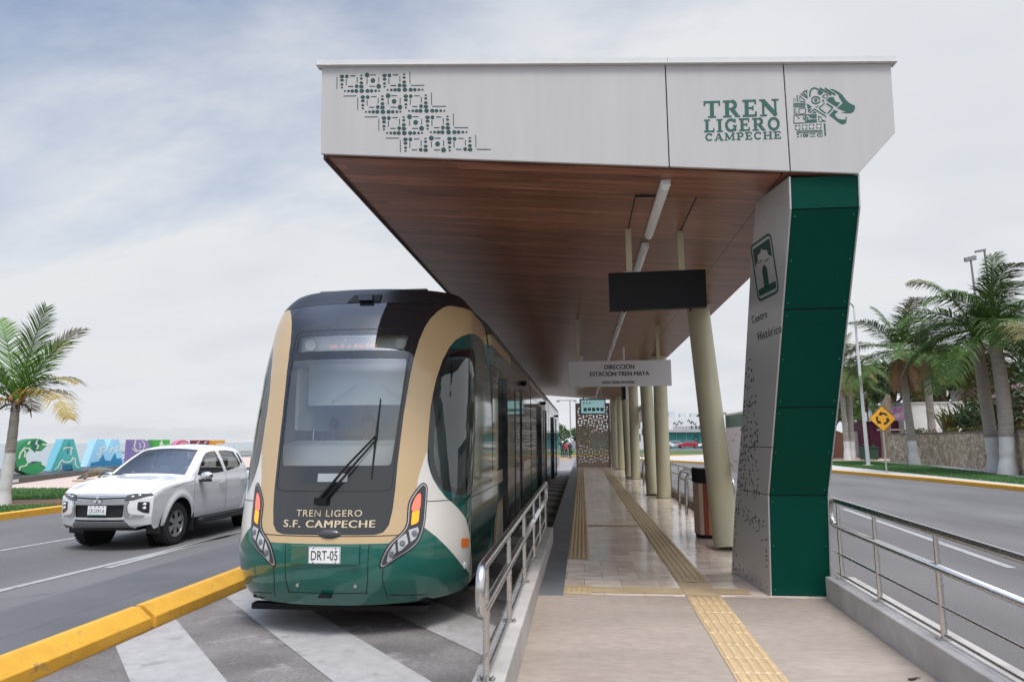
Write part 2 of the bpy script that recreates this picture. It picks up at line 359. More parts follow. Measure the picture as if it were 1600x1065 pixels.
M['cream'] = mat('cream_column', (0.50, 0.46, 0.305), 0.38, var=0.05, vscale=1.5, dirt=((0.40, 0.36, 0.24), 3.0, 0.68))
M['black'] = mat('matt_black', (0.010, 0.0105, 0.012), 0.5, var=0.1, vscale=4, spec=0.2)
M['blackgloss'] = mat('gloss_black', (0.010, 0.011, 0.014), 0.06, coat=0.3)
M['rubber'] = mat('rubber', (0.018, 0.018, 0.018), 0.8, var=0.2, vscale=30)
M['white'] = mat('white_paint', (0.78, 0.77, 0.75), 0.4, var=0.03, vscale=2)
M['carwhite'] = mat('car_white', (0.74, 0.745, 0.735), 0.22, var=0.015, vscale=2, coat=0.8)
M['grass'] = mat('grass_soil', (0.075, 0.15, 0.045), 0.95, var=0.35, vscale=3.0, vscale2=0.6, bump=0.8, bscale=30, dist=0.05)
M['blade'] = mat('grass_blade', (0.085, 0.19, 0.05), 0.7, var=0.35, vscale=0.9)
M['soil'] = mat('red_soil', (0.30, 0.16, 0.10), 0.95, var=0.2, vscale=3, vscale2=0.7, bump=0.6, bscale=20, dist=0.03)
M['plaza'] = mat('plaza_paving', (0.50, 0.39, 0.33), 0.8, var=0.1, vscale=2)
M['sidewalk'] = mat('sidewalk', (0.47, 0.44, 0.41), 0.85, var=0.12, vscale=2, bump=0.2, bscale=40, dist=0.01)

def tile_material():
    m = mat('marble_tile', (0.5, 0.42, 0.36), 0.16); t = m.node_tree; b = t.nodes['Principled BSDF']; L = t.links.new
    co = t.nodes.new('ShaderNodeTexCoord')
    br = t.nodes.new('ShaderNodeTexBrick'); br.offset = 0.5; br.inputs['Scale'].default_value = 1.0; br.inputs['Brick Width'].default_value = 0.40; br.inputs['Row Height'].default_value = 0.40
    br.inputs['Mortar Size'].default_value = 0.0022; br.inputs['Mortar Smooth'].default_value = 0.1; br.inputs['Bias'].default_value = -0.1
    br.inputs['Color1'].default_value = (0.98, 0.85, 0.73, 1); br.inputs['Color2'].default_value = (0.78, 0.64, 0.53, 1); br.inputs['Mortar'].default_value = (0.24, 0.2, 0.17, 1)
    L(co.outputs['Object'], br.inputs[0])
    n = t.nodes.new('ShaderNodeTexNoise'); n.inputs['Scale'].default_value = 3.4; n.inputs['Detail'].default_value = 9; n.inputs['Roughness'].default_value = 0.7; n.inputs['Distortion'].default_value = 0.8
    mp = t.nodes.new('ShaderNodeMapping'); mp.inputs['Scale'].default_value = (0.8, 2.6, 1); L(co.outputs['Object'], mp.inputs[0]); L(mp.outputs[0], n.inputs[0])
    r = t.nodes.new('ShaderNodeValToRGB'); r.color_ramp.elements[0].position = 0.32; r.color_ramp.elements[0].color = (0.70, 0.64, 0.59, 1); r.color_ramp.elements[1].position = 0.66; r.color_ramp.elements[1].color = (1.12, 1.1, 1.07, 1)
    L(n.outputs[0], r.inputs[0]); mx = t.nodes.new('ShaderNodeMix'); mx.data_type = 'RGBA'; mx.blend_type = 'MULTIPLY'; mx.inputs[0].default_value = 1
    L(br.outputs['Color'], mx.inputs[6]); L(r.outputs[0], mx.inputs[7]); L(mx.outputs[2], b.inputs['Base Color'])
    mr = t.nodes.new('ShaderNodeMapRange'); b.inputs['Specular IOR Level'].default_value = 0.75; mr.inputs['To Min'].default_value = 0.05; mr.inputs['To Max'].default_value = 0.24; L(n.outputs[0], mr.inputs[0]); L(mr.outputs[0], b.inputs['Roughness'])
    bp = t.nodes.new('ShaderNodeBump'); bp.inputs['Strength'].default_value = 0.25; bp.inputs['Distance'].default_value = 0.004; bp.invert = True; L(br.outputs['Fac'], bp.inputs['Height']); L(bp.outputs[0], b.inputs['Normal'])
    return m
M['tile'] = tile_material()
def soffit_material():
    m = mat('wood_soffit', (0.1, 0.05, 0.035), 0.32); t = m.node_tree; b = t.nodes['Principled BSDF']; L = t.links.new
    def nn(ty, **k):
        n = t.nodes.new(ty)
        for a, v in k.items(): setattr(n, a, v)
        return n
    co = nn('ShaderNodeTexCoord'); sp = nn('ShaderNodeSeparateXYZ'); L(co.outputs['Object'], sp.inputs[0])
    def math_(op, a, bb=None):
        n = nn('ShaderNodeMath', operation=op)
        for i, v in enumerate((a, bb)):
            if v is None: continue
            if isinstance(v, (int, float)): n.inputs[i].default_value = v
            else: L(v, n.inputs[i])
        return n.outputs[0]
    pl = math_('DIVIDE', sp.outputs['Y'], 0.125); fl = math_('FLOOR', pl); fr = math_('FRACT', pl)
    xs = math_('FLOOR', math_('DIVIDE', math_('ADD', sp.outputs['X'], math_('MULTIPLY', math_('FRACT', math_('MULTIPLY', fl, 0.37)), 3.0)), 3.0))
    cb = nn('ShaderNodeCombineXYZ'); L(fl, cb.inputs[0]); L(xs, cb.inputs[1]); wn_ = nn('ShaderNodeTexWhiteNoise', noise_dimensions='2D'); L(cb.outputs[0], wn_.inputs['Vector'])
    mp = nn('ShaderNodeMapping'); mp.inputs['Scale'].default_value = (0.55, 16, 1); L(co.outputs['Object'], mp.inputs[0])
    ad = nn('ShaderNodeVectorMath', operation='ADD'); L(mp.outputs[0], ad.inputs[0]); sc = nn('ShaderNodeVectorMath', operation='SCALE'); L(wn_.outputs['Color'], sc.inputs[0]); sc.inputs['Scale'].default_value = 17; L(sc.outputs[0], ad.inputs[1])
    n = nn('ShaderNodeTexNoise'); n.inputs['Scale'].default_value = 2.2; n.inputs['Detail'].default_value = 7; n.inputs['Roughness'].default_value = 0.62; n.inputs['Distortion'].default_value = 0.5; L(ad.outputs[0], n.inputs[0])
    r = nn('ShaderNodeValToRGB'); r.color_ramp.elements[0].position = 0.3; r.color_ramp.elements[0].color = (0.12, 0.045, 0.026, 1); r.color_ramp.elements[1].position = 0.72; r.color_ramp.elements[1].color = (0.37, 0.165, 0.098, 1)
    L(n.outputs[0], r.inputs[0]); hsv = nn('ShaderNodeHueSaturation'); L(r.outputs[0], hsv.inputs['Color']); L(math_('ADD', math_('MULTIPLY', wn_.outputs['Value'], 0.5), 0.78), hsv.inputs['Value'])
    g1 = math_('LESS_THAN', fr, 0.055); pp = math_('FRACT', math_('DIVIDE', math_('ADD', sp.outputs['Y'], 0.52), 1.25)); g2 = math_('LESS_THAN', pp, 0.008)
    xg = math_('LESS_THAN', math_('ABSOLUTE', math_('SUBTRACT', sp.outputs['X'], 1.79)), 0.006); xg2 = math_('LESS_THAN', math_('ABSOLUTE', math_('ADD', sp.outputs['X'], 2.33)), 0.008)
    gs = math_('MAXIMUM', math_('MAXIMUM', g2, xg), xg2); gg = math_('MAXIMUM', math_('MULTIPLY', g1, 0.8), gs)
    mx = nn('ShaderNodeMix', data_type='RGBA'); L(gg, mx.inputs[0]); L(hsv.outputs[0], mx.inputs[6]); mx.inputs[7].default_value = (0.012, 0.007, 0.006, 1); L(mx.outputs[2], b.inputs['Base Color'])
    mr = nn('ShaderNodeMapRange'); mr.inputs['To Min'].default_value = 0.22; mr.inputs['To Max'].default_value = 0.42; L(n.outputs[0], mr.inputs[0]); L(mr.outputs[0], b.inputs['Roughness'])
    bp = nn('ShaderNodeBump'); bp.inputs['Strength'].default_value = 0.4; bp.inputs['Distance'].default_value = 0.004; bp.invert = True; L(gg, bp.inputs['Height']); L(bp.outputs[0], b.inputs['Normal'])
    return m
M['soffit'] = soffit_material()
def sea_material():
    m = mat('sea_water', (0.20, 0.25, 0.26), 0.22, spec=0.5); t = m.node_tree; b = t.nodes['Principled BSDF']; L = t.links.new
    co = t.nodes.new('ShaderNodeTexCoord'); mp = t.nodes.new('ShaderNodeMapping'); mp.inputs['Scale'].default_value = (0.55, 0.22, 1); mp.inputs['Rotation'].default_value = (0, 0, -0.5); L(co.outputs['Object'], mp.inputs[0])
    n = t.nodes.new('ShaderNodeTexNoise'); n.inputs['Scale'].default_value = 1.6; n.inputs['Detail'].default_value = 6; L(mp.outputs[0], n.inputs[0])
    bp = t.nodes.new('ShaderNodeBump'); bp.inputs['Strength'].default_value = 1.0; bp.inputs['Distance'].default_value = 0.35; L(n.outputs[0], bp.inputs['Height']); L(bp.outputs[0], b.inputs['Normal'])
    return m
M['sea'] = sea_material()
# ------------------------------------------------------------------ ground, sea, roads
def sheet(name, pts, z, m, depth=None):
    mb = MB()
    if depth: mb.prism([(x, y, z - depth) for x, y in pts], (0, 0, depth))
    else: mb.add([(x, y, z) for x, y in pts], [tuple(range(len(pts)))])
    return struct(mb.build(name, m))
coast = [(-14, -200), (-23, 5), (-31, 27), (-50, 80), (-52, 100), (-62, 420), (-62, 9000)]
sheet('ground', coast + [(6000, 9000), (6000, -200)], 0.0, M['asphalt'], depth=3.0)
o = struct(MB().add([(-9000, -500, -1.5), (-5, -500, -1.5), (-5, 9000, -1.5), (-9000, 9000, -1.5)], [(0, 1, 2, 3)]).build('sea', M['sea']))
sheet('busway', [(-4.37, -3), (-0.62, -3), (-0.62, 78), (-4.37, 78)], 0.005, M['busway'])
mb = MB()
for k in range(-3, 36):
    ya = 6.1 + 2.0 * k; yb = ya + 0.96; sl = -1.165; x0, x1 = -4.33, -0.70
    mb.add([(x0, ya + sl * (x0 + 4.2), 0.010), (x1, ya + sl * (x1 + 4.2), 0.010), (x1, yb + sl * (x1 + 4.2), 0.010), (x0, yb + sl * (x0 + 4.2), 0.010)], [(0, 1, 2, 3)])
struct(mb.build('painted_stripes', M['stripe']))
mb = MB()
def strip(mb, x0, y0, x1, y1, wd, z=0.006):
    d = Vector((x1 - x0, y1 - y0, 0)).normalized(); n = Vector((-d.y, d.x, 0)) * wd / 2; a = Vector((x0, y0, z)); b = Vector((x1, y1, z))
    L = (b - a).length; k = max(1, int(L / 3)); 
    mb.add([a + n, a - n, b - n, b + n], [(0, 1, 2, 3)])
strip(mb, -7.95, 1.0, -7.02, 14.8, 0.13); strip(mb, -7.15, 10.0, -6.9, 40, 0.13); strip(mb, -10.6, 7.5, -10.0, 13.6, 0.12); strip(mb, -10.0, 18, -9.6, 40, 0.12)
strip(mb, 6.15, 10.9, 6.95, 19.6, 0.14); strip(mb, 7.2, 24, 7.6, 33, 0.14)
struct(mb.build('lane_lines', M['whiteline']))
mb = MB(); r = random.Random(31)
def crack(x, y, ang, L, wd):
    n = int(L / .22); p = Vector((x, y, .0045)); pts = [p]
    for i in range(n): ang += r.uniform(-.35, .35); ang *= .995; p = p + Vector((cos(ang), sin(ang), 0)) * .22; pts.append(p)
    vs = []
    for i, q in enumerate(pts):
        t_ = (pts[min(i + 1, n)] - pts[max(i - 1, 0)]).normalized(); s_ = Vector((-t_.y, t_.x, 0)) * wd * r.uniform(.4, 1.1) * (1 if 0 < i < n else .2); vs += [q + s_, q - s_]
    mb.add(vs, [(2 * i, 2 * i + 1, 2 * i + 3, 2 * i + 2) for i in range(n)])
for x, y, a_, L_ in ((6.5, 20.5, .1, 6), (8.4, 26, .4, 5), (11, 22, 2.8, 4), (-6.0, 4.5, 1.5, 7), (-9.2, 7.5, .3, 3), (-12, 12, 1.3, 5), (-5.4, 9.5, 1.7, 3), (12.5, 30, 1.9, 6)): crack(x, y, a_, L_, .007)
struct(mb.build('road_cracks', mat('crack_dark', (0.05, 0.048, 0.047), 0.95)))
# patched seam in the left road
struct(MB().add([(-6.6, 2, 0.004), (-4.72, 2, 0.004), (-4.72, 45, 0.004), (-6.2, 45, 0.004)], [(0, 1, 2, 3)]).build('road_patch', mat('asphalt_newer', (0.115, 0.115, 0.118), 0.85, var=0.15, vscale=60, vscale2=0.8, bump=0.35, bscale=140, dist=0.01)))
# left verge
sheet('kerb', [(-14.55, -40), (-14.2, -40), (-14.2, 15), (-14.2, 80), (-14.55, 80)], 0.15, M['yellow'], depth=0.2)
sheet('verge_soil', [(-14.55, -40), (-14.55, 80), (-47, 80), (-27, 27), (-20, -40)], 0.10, M['grass'], depth=0.15)
sheet('dirt_path', [(-14.56, 18.95), (-16.0, 18.5), (-17.6, 17.9), (-24.0, 17.5), (-25, 20.3), (-17.8, 20.1), (-16.2, 20.7), (-14.56, 21.4)], 0.106, M['soil'])
sheet('plaza', [(-14.56, 25.2), (-19.8, 25.5), (-22.7, 25.4), (-25.5, 25.3), (-28, 27), (-47, 79), (-14.56, 79)], 0.110, M['plaza'])
def grass_blades(name, poly, z, n, hmax, m, seed):
    r = random.Random(seed); xs = [p[0] for p in poly]; ys = [p[1] for p in poly]; mb = MB(); P = []
    while len(P) < n:
        x = r.uniform(min(xs), max(xs)); y = r.uniform(min(ys), max(ys)); P.append((x, y))
        if len(P) == n:
            a = np.array(P); k = inpoly(a[:, 0], a[:, 1], poly); P = [p for p, q in zip(P, k) if q]
            if len(P) > n * 0.97 or len(P) < 10: break
    for (x, y) in P:
        for q in range(3):
            a = r.uniform(0, 6.28); h = hmax * r.uniform(0.4, 1); wd = 0.012 * r.uniform(0.8, 1.8); ex = cos(a) * wd; ey = sin(a) * wd; lx = r.uniform(-1, 1) * h * 0.5; ly = r.uniform(-1, 1) * h * 0.5
            ox = x + r.uniform(-.05, .05); oy = y + r.uniform(-.05, .05)
            mb.add([(ox - ex, oy - ey, z), (ox + ex, oy + ey, z), (ox + lx, oy + ly, z + h)], [(0, 1, 2)])
    return tag(mb.build(name, m), kind='stuff', label='short green grass growing on the verge', cat='grass')
grass_blades('grass', [(-14.6, 16), (-14.6, 18.9), (-16, 18.4), (-17.6, 17.8), (-20, 17.4), (-19, 14)], 0.10, 3500, 0.10, M['blade'], 3)
grass_blades('grass', [(-14.6, 21.4), (-16.2, 20.8), (-17.8, 20.2), (-24, 20.5), (-24.6, 25.2), (-14.6, 25.1)], 0.10, 7000, 0.10, M['blade'], 4)
# right verge: kerb, pavement, lawn
KR = [(15.6, 4), (15.5, 18), (15.3, 26), (14.9, 32), (13.7, 40), (11.0, 50), (7.0, 60), (3.0, 68)]
def offs(P, d): return [(x + d, y + d * 0.35) for x, y in P]
sheet('kerb', KR + offs(KR, 0.3)[::-1], 0.15, M['yellow'], depth=0.2)
sheet('pavement', offs(KR, 0.3) + [(24, 92), (16.2, 46.5), (16.15, 34), (16.25, 27), (16.6, 4)], 0.14, M['sidewalk'], depth=0.2)
sheet('lawn', [(16.6, 4), (16.25, 27), (16.15, 34), (16.2, 46.5), (19.5, 62), (40, 62), (40, 4)], 0.13, M['grass'], depth=0.2)
sheet('wall_path', [(18.3, 4), (18.55, 30), (20.3, 37.5), (21.6, 46), (21.4, 53), (30, 53), (30, 4)], 0.15, M['sidewalk'], depth=0.1)
sheet('pavement', [(19.6, 56.5), (60, 56.5), (60, 130), (27, 130)], 0.137, mat('pink_paving', (0.50, 0.36, 0.29), 0.85, var=0.1, vscale=2))
grass_blades('grass', [(16.3, 26.5), (16.2, 34), (16.25, 46), (18.6, 56), (22, 56), (21.3, 53.2), (21.5, 46), (20.2, 37.6), (18.6, 30.2)], 0.13, 9000, 0.09, M['blade'], 5)
# traffic island with lawn beyond the platform
sheet('kerb', [(-1.2, 80), (60, 86), (60, 86.4), (-1.2, 80.4)], 0.16, M['yellow'], depth=0.2)
sheet('lawn', [(-1.2, 80.4), (60, 86.4), (60, 112), (-2, 108)], 0.14, M['grass'], depth=0.2)
sheet('kerb', [(-5.6, 66), (-1.25, 68), (-1.25, 68.35), (-5.6, 66.35)], 0.15, M['yellow'], depth=0.2)
sheet('lawn', [(-12, 88), (-1.3, 90), (-1.3, 135), (-22, 135)], 0.14, M['grass'], depth=0.2)
# yellow separator blocks
def sep_block(y0, y1, label):
    pr = [(-4.36, 0), (-4.36, .115), (-4.50, .225), (-4.585, .225), (-4.65, 0)]; mb = MB()
    mb.prism([(x, y0, z + 0.001) for x, z in pr], (0, y1 - y0, 0))
    o = mb.build('kerb_block', M['yellow'], bevel=0.012); return tag(o, label, 'kerb block', 'yellow concrete blocks along the busway edge')
yb = 1.0; k = 0
labs = {1: 'yellow concrete kerb block nearest the camera, beside the first painted stripes', 2: 'yellow concrete kerb block running up to the tram nose from the open joint'}
while yb < 36:
    lab = labs.get(k, 'yellow concrete kerb block of the busway edge hidden behind the tram')
    if yb + 2.9 > 3.5 and yb < 11: sep_block(yb, yb + 2.88, lab)
    k += 1; yb += 2.95
# ------------------------------------------------------------------ platform and ramp
PZ = 0.33
def rampz(y): return PZ - 0.027 * (7.2 - y)
struct(MB().box(-0.55, 2.62, 7.2, 42.6, 0.0, PZ).build('platform', M['tile']))
mb = MB(); mb.prism([(-0.5, 7.199, 0), (-0.5, 7.199, PZ - 0.001), (-0.5, -3, rampz(-3)), (-0.5, -3, 0)], (3.0, 0, 0)); struct(mb.build('ramp', M['concrete']))
struct(MB().box(-0.552, -0.215, 7.16, 42.6, PZ - 0.2, PZ + 0.004).build('platform_edge', M['granite']))
mb = MB()
def tac(x0, x1, y0, y1, along=True):
    zf = lambda y: (PZ if y >= 7.2 else rampz(y)) + 0.005
    n = max(1, round((y1 - y0) / 0.3)) if along else max(1, round((x1 - x0) / 0.3))
    for i in range(n):
        if along: xa, xb = x0, x1; ya = y0 + (y1 - y0) * i / n; yb = y0 + (y1 - y0) * (i + 1) / n - 0.004
        else: xa = x0 + (x1 - x0) * i / n; xb = x0 + (x1 - x0) * (i + 1) / n - 0.004; ya, yb = y0, y1
        mb.add([(xa, ya, zf(ya)), (xb, ya, zf(ya)), (xb, yb, zf(yb)), (xa, yb, zf(yb))], [(0, 1, 2, 3)], 0)
        if along:
            for j in range(5):
                xc = xa + (xb - xa) * (j + 0.5) / 5; h = 0.008; q = 0.02
                mb.add([(xc - q, ya + .012, zf(ya)), (xc + q, ya + .012, zf(ya)), (xc + q, yb - .012, zf(yb)), (xc - q, yb - .012, zf(yb)), (xc - q * .55, ya + .02, zf(ya) + h), (xc + q * .55, ya + .02, zf(ya) + h), (xc + q * .55, yb - .02, zf(yb) + h), (xc - q * .55, yb - .02, zf(yb) + h)],
                       [(4, 5, 6, 7), (0, 1, 5, 4), (1, 2, 6, 5), (2, 3, 7, 6), (3, 0, 4, 7)], 1)
tac(-0.215, 0.07, 9.3, 42.3); tac(-0.215, 0.07, 7.22, 7.62); tac(1.0, 1.34, 7.9, 42.3); tac(1.0, 1.34, -1.5, 7.2)
tac(0.075, 0.995, 7.30, 7.56, False); tac(1.345, 1.66, 7.32, 7.56, False); tac(0.075, 0.99, 12.75, 12.95, False)
mb.add([(1.0, 7.22, PZ + .005), (1.34, 7.22, PZ + .005), (1.34, 7.86, PZ + .005), (1.0, 7.86, PZ + .005)], [(0, 1, 2, 3)], 0)
struct(mb.build('tactile_paving', [M['tactile'], mat('tactile_rib', (0.52, 0.375, 0.205), 0.6, var=0.12, vscale=6, dirt=((0.38, 0.27, 0.15), 9.0, 0.62))]))
# low walls carrying the railings
def lw(name, label, x0, x1, ya, yb, za, zb, m=M['wallcon']):
    mb = MB(); mb.prism([(x0, ya, 0.001), (x0, yb, 0.001), (x0, yb, zb), (x0, ya, za)], (x1 - x0, 0, 0)); return tag(mb.build(name, m, bevel=0.012), label, 'low wall')
lw('low_wall', 'low concrete kerb wall along the ramp on the tram side', -0.655, -0.465, -2, 10.8, 0.475, 0.553)
lw('low_wall', 'low concrete kerb wall along the ramp on the right-hand road side', 2.33, 2.60, -2, 7.18, 0.345, 0.545)
lw('low_wall', 'low brown kerb wall along the road side of the platform beyond the green pillar', 2.42, 2.62, 9.4, 42.5, 0.50, 0.50, mat('brown_kerb', (0.20, 0.165, 0.14), 0.7, var=0.15))
# railings
def arc(c, a, b, n=7):
    """quarter turn from c+a to c+b"""
    c, a, b = Vector(c), Vector(a), Vector(b); return [c + a * cos(t) + b * sin(t) for t in [pi / 2 * i / (n - 1) for i in range(n)]]
def railing(label, x, ya, yb, top, wall, posts, near_loop=True):
    t = thing('handrail', label, 'railing', (x, (ya + yb) / 2, wall((ya + yb) / 2)))
    z1 = lambda y: top(y); z2 = lambda y: top(y) - 0.245; r = 0.028
    d = 0.11
    path = [(x, yb - d, z1(yb - d)), (x, ya + d, z1(ya + d))]
    lp = arc((x, ya + d, z1(ya) - d), (0, 0, d), (0, -d, 0)) + arc((x, ya + d, z2(ya) + d), (0, -d, 0), (0, 0, -d))
    lp2 = arc((x, yb - d, z2(yb) + d), (0, 0, -d), (0, d, 0)) + arc((x, yb - d, z1(yb) - d), (0, d, 0), (0, 0, d))
    MB().tube([path[0], path[1]] + lp + [(x, yb - d, z2(yb - d))] + lp2, r, 14).build('handrail_loop', M['steel'], t, smooth=True)
    MB().tube([(x, ya, top(ya) - .50), (x, yb, top(yb) - .50)], 0.012, 10).build('lower_rail', M['steel'], t, smooth=True)
    MB().tube([(x, ya, wall(ya) + .035), (x, yb, wall(yb) + .035)], 0.011, 10).build('bottom_rail', M['steel'], t, smooth=True)
    for y in posts:
        p = MB().tube([(x, y, wall(y)), (x, y, wall(y) + .36), (x, y, top(y) - .02)], [0.020, 0.020, 0.016], 12).tube([(x, y, wall(y) + .35), (x, y, wall(y) + .375)], 0.023, 12).build('post', M['steel'], t, smooth=True)
        f = MB().box(x - .05, x + .05, y - .028, y + .028, wall(y) + .001, wall(y) + .012)
        for sx in (-.038, .038): f.cyl((x + sx, y, wall(y) + .018), (0, 0, 1), .008, .016, 8)
        f.build('base_plate', M['steel'], p)
    return t
railing('stainless handrail on the low wall between ramp and tram, left of the walkway', -0.57, 3.86, 10.9, lambda y: 1.165 + .0068 * (y - 3.9), lambda y: 0.475 + (0.553 - 0.475) / 12.8 * (y + 2), [4.1, 5.36, 6.75, 8.05, 9.2, 10.55])
railing('stainless handrail on the low wall right of the ramp, beside the green pillar and road', 2.45, 0.5, 7.25, lambda y: 1.275 + .027 * (y - 7.2), lambda y: 0.345 + .2 / 9.18 * (y + 2), [1.4, 2.6, 3.9, 5.2, 6.22, 7.05])
railing('stainless handrail along the road side of the platform behind the cream columns', 2.56, 12.2, 41.5, lambda y: 1.19, lambda y: 0.50, [12.5 + 1.6 * i for i in range(19)])
# ------------------------------------------------------------------ canopy
FX = [(-2.383, 5.395), (-2.364, 4.519), (2.397, 4.105), (2.723, 4.456), (2.738, 5.097)]
YF, YE = 5.83, 40.4
can = thing('station_canopy', 'long grey station canopy with a wood soffit over the platform and tram', 'canopy', (0, YF, 4.5))
def topz(x): return 5.395 + (x + 2.383) * (5.097 - 5.395) / 5.121
def botz(x): return 4.519 + (x + 2.364) * (4.105 - 4.519) / 4.761 if x <= 2.397 else 4.105 + (x - 2.397) * (4.456 - 4.105) / 0.326
def leftx(z): return -2.383 + (5.395 - z) * .0217
sx1, sx2 = 0.815, 1.838
def panel(pts, nm='fascia_panel'):
    return MB().prism([(x, YF, z) for x, z in pts], (0, 0.03, 0)).build(nm, M['fascia'], can, bevel=0.003)
g = 0.005
panel([(-2.383, topz(-2.383)), (sx1 - g, topz(sx1)), (sx1 - g, botz(sx1)), (-2.364, 4.519)][::-1])
panel([(sx1 + g, topz(sx1)), (sx2 - g, topz(sx2)), (sx2 - g, botz(sx2)), (sx1 + g, botz(sx1))][::-1])
panel([(sx2 + g, topz(sx2)), (2.738, 5.097), (2.723, 4.456), (2.397, 4.105), (sx2 + g, botz(sx2))][::-1])
MB().prism([(x, YF + .035, z) for x, z in ((-2.37, 5.38), (2.72, 5.08), (2.705, 4.46), (2.39, 4.13), (-2.35, 4.545))][::-1], (0, .05, 0)).build('fascia_backing', M['darkslot'], can)
mb = MB(); a, b = -2.42, 2.77
for (u, v) in ((a, 0.83), (0.834, b)):
    mb.prism([(u, YF - .03, topz(u) + .001), (v, YF - .03, topz(v) + .001), (v, YF - .03, topz(v) + .046), (u, YF - .03, topz(u) + .046)], (0, .12, 0))
mb.prism([(a - .01, YF - .036, topz(a) - .008), (b + .012, YF - .036, topz(b) - .008), (b + .012, YF - .036, topz(b)), (a - .01, YF - .036, topz(a))], (0, .1, 0))
mb.build('roof_cap', M['fascia_cap'], can)
# soffit (one sheet, planks are in its material), roof deck and side fascias run the whole length
so = MB(); so.prism([(-2.364, YF + .09, 4.522), (2.397, YF + .09, 4.108), (2.397, YF + .09, 4.138), (-2.364, YF + .09, 4.552)], (0, YE - YF, 0)); so.build('soffit', M['soffit'], can)
MB().prism([(2.40, YF + .09, 4.111), (2.71, YF + .09, 4.448), (2.69, YF + .09, 4.46), (2.39, YF + .09, 4.141)], (0, YE - YF, 0)).build('side_soffit', M['fascia'], can)
MB().prism([(-2.372, YF + .09, 4.50), (-2.352, YF + .09, 4.50), (-2.352, YF + .09, 4.519), (-2.372, YF + .09, 5.38)], (0, YE - YF, 0)).build('edge_trim', mat('bronze_trim', (0.05, 0.035, 0.03), 0.4), can)
MB().prism([(-2.376, YF + .09, topz(-2.376) - .004), (2.73, YF + .09, topz(2.73) - .004), (2.73, YF + .09, topz(2.73) - .034), (-2.376, YF + .09, topz(-2.376) - .034)], (0, YE - YF, 0)).build('roof_deck', M['fascia_cap'], can)
MB().prism([(2.738, YF + .09, 5.06), (2.722, YF + .09, 4.46), (2.712, YF + .09, 4.46), (2.726, YF + .09, 5.06)], (0, YE - YF, 0)).build('side_fascia', M['fascia'], can)
MB().prism([(-2.35, YE + .06, 5.35), (2.71, YE + .06, 5.06), (2.70, YE + .06, 4.46), (2.39, YE + .06, 4.15), (-2.35, YE + .06, 4.56)][::-1], (0, .02, 0)).build('end_panel', M['fascia'], can)
# cut-out pattern on the left fascia panel (traced units of the lattice)
O = (0, YF, 0); UX = (1, 0, 0); UZ = (0, 0, 1)
def mapL(px, py): return (-5.42554 + 0.00603116 * px + 0.00017339 * py, 6.20459 - 0.00031925 * px - 0.00636202 * py)
def mapR(px, py): return (-4.73988 + 0.00540191 * px - 0.00038567 * py, 6.097725 - 0.00030192 * px - 0.0059071 * py)
def c3(x, y): return mapL(480 + x * .325, 80 + y * .325)
pat = MB()
def dash(x, y, w_, h_):
    plate(pat, [c3(x - w_ / 2, y - h_ / 2), c3(x + w_ / 2, y - h_ / 2), c3(x + w_ / 2, y + h_ / 2), c3(x - w_ / 2, y + h_ / 2)], O, UX, UZ, 0.0, 0.002)
def dot(x, y, rx, ry=None, n=10):
    ry = (ry or rx) * 1.3; rx = rx * 1.3; plate(pat, [c3(x + rx * cos(2 * pi * i / n + .3), y + ry * sin(2 * pi * i / n + .3)) for i in range(n)], O, UX, UZ, 0.0, 0.002)
for r_ in range(4):
    ox = 103 * r_; oy = 101 * r_
    for (bx_, by_) in ((215, 143), (425, 140)):
        dash(bx_ + 7, by_ - 24, 24, 4); dash(bx_ - 5, by_ + 27, 26, 4); dash(bx_ - 26, by_ + 6, 4, 30) if 0 else None
        for sx_ in (-26, 27): dash(bx_ + ox * 0 + sx_, by_ + (6 if sx_ < 0 else -4), 4, 28) if 0 else None
    for (bx_, by_) in ((215, 143), (425, 140)):
        X, Y = bx_ + ox, by_ + oy
        dash(X + 6, Y - 24, 26, 4); dash(X - 5, Y + 27, 26, 4); dash(X - 27, Y + 6, 4, 26); dash(X + 27, Y - 4, 4, 26); dot(X - 24, Y - 22, 7); dot(X + 25, Y + 26, 7)
        for (cx_, big) in ((X - 48, 0), (X + 48, 1)):
            for q, dy_ in enumerate((-22, -4, 17, 32)):
                s_ = (9, 7.5, 6, 4.5)[q]; yy = Y + dy_ if not big else Y - dy_ + 6
                dot(cx_, yy, s_, s_ * .75, 8)
    X, Y = 320 + ox, 142 + oy
    dot(X, Y, 9); dash(X, Y - 27, 28, 4); dash(X - 3, Y + 28, 28, 4); dash(X - 29, Y + 3, 4, 26); dash(X + 29, Y - 3, 4, 26); dot(X - 29, Y - 27, 9); dot(X + 28, Y + 28, 9)
    # closing lines left and right of the row
    dash(142 + ox, 153 + oy, 3.5, 58); dash(501 + ox, 130 + oy, 3.5, 58); dash(537 + ox, 167 + oy, 66, 3.5); dash(207 + ox, 216 + oy, 64, 3.5) if r_ < 3 else None
    if r_ < 3:
        for k_, xx in enumerate((182, 200, 218, 238, 265, 293, 313, 333, 350)): dot(xx + ox, 192 + oy, (4, 5.5, 7, 8, 9, 8, 7, 5.5, 4)[k_], (4, 5.5, 7, 8, 9, 8, 7, 5.5, 4)[k_] * .9, 8)
        for k_, xx in enumerate((392, 410, 428, 447, 476, 504, 524, 544, 561)): dot(xx + ox, 188 + oy, (4, 5.5, 7, 8, 9, 8, 7, 5.5, 4)[k_], (4, 5.5, 7, 8, 9, 8, 7, 5.5, 4)[k_] * .9, 8)
pat.v = [v for v in pat.v]
pat.build('cutout_pattern', mat('cutout_green', (0.012, 0.052, 0.050), 0.7), can)
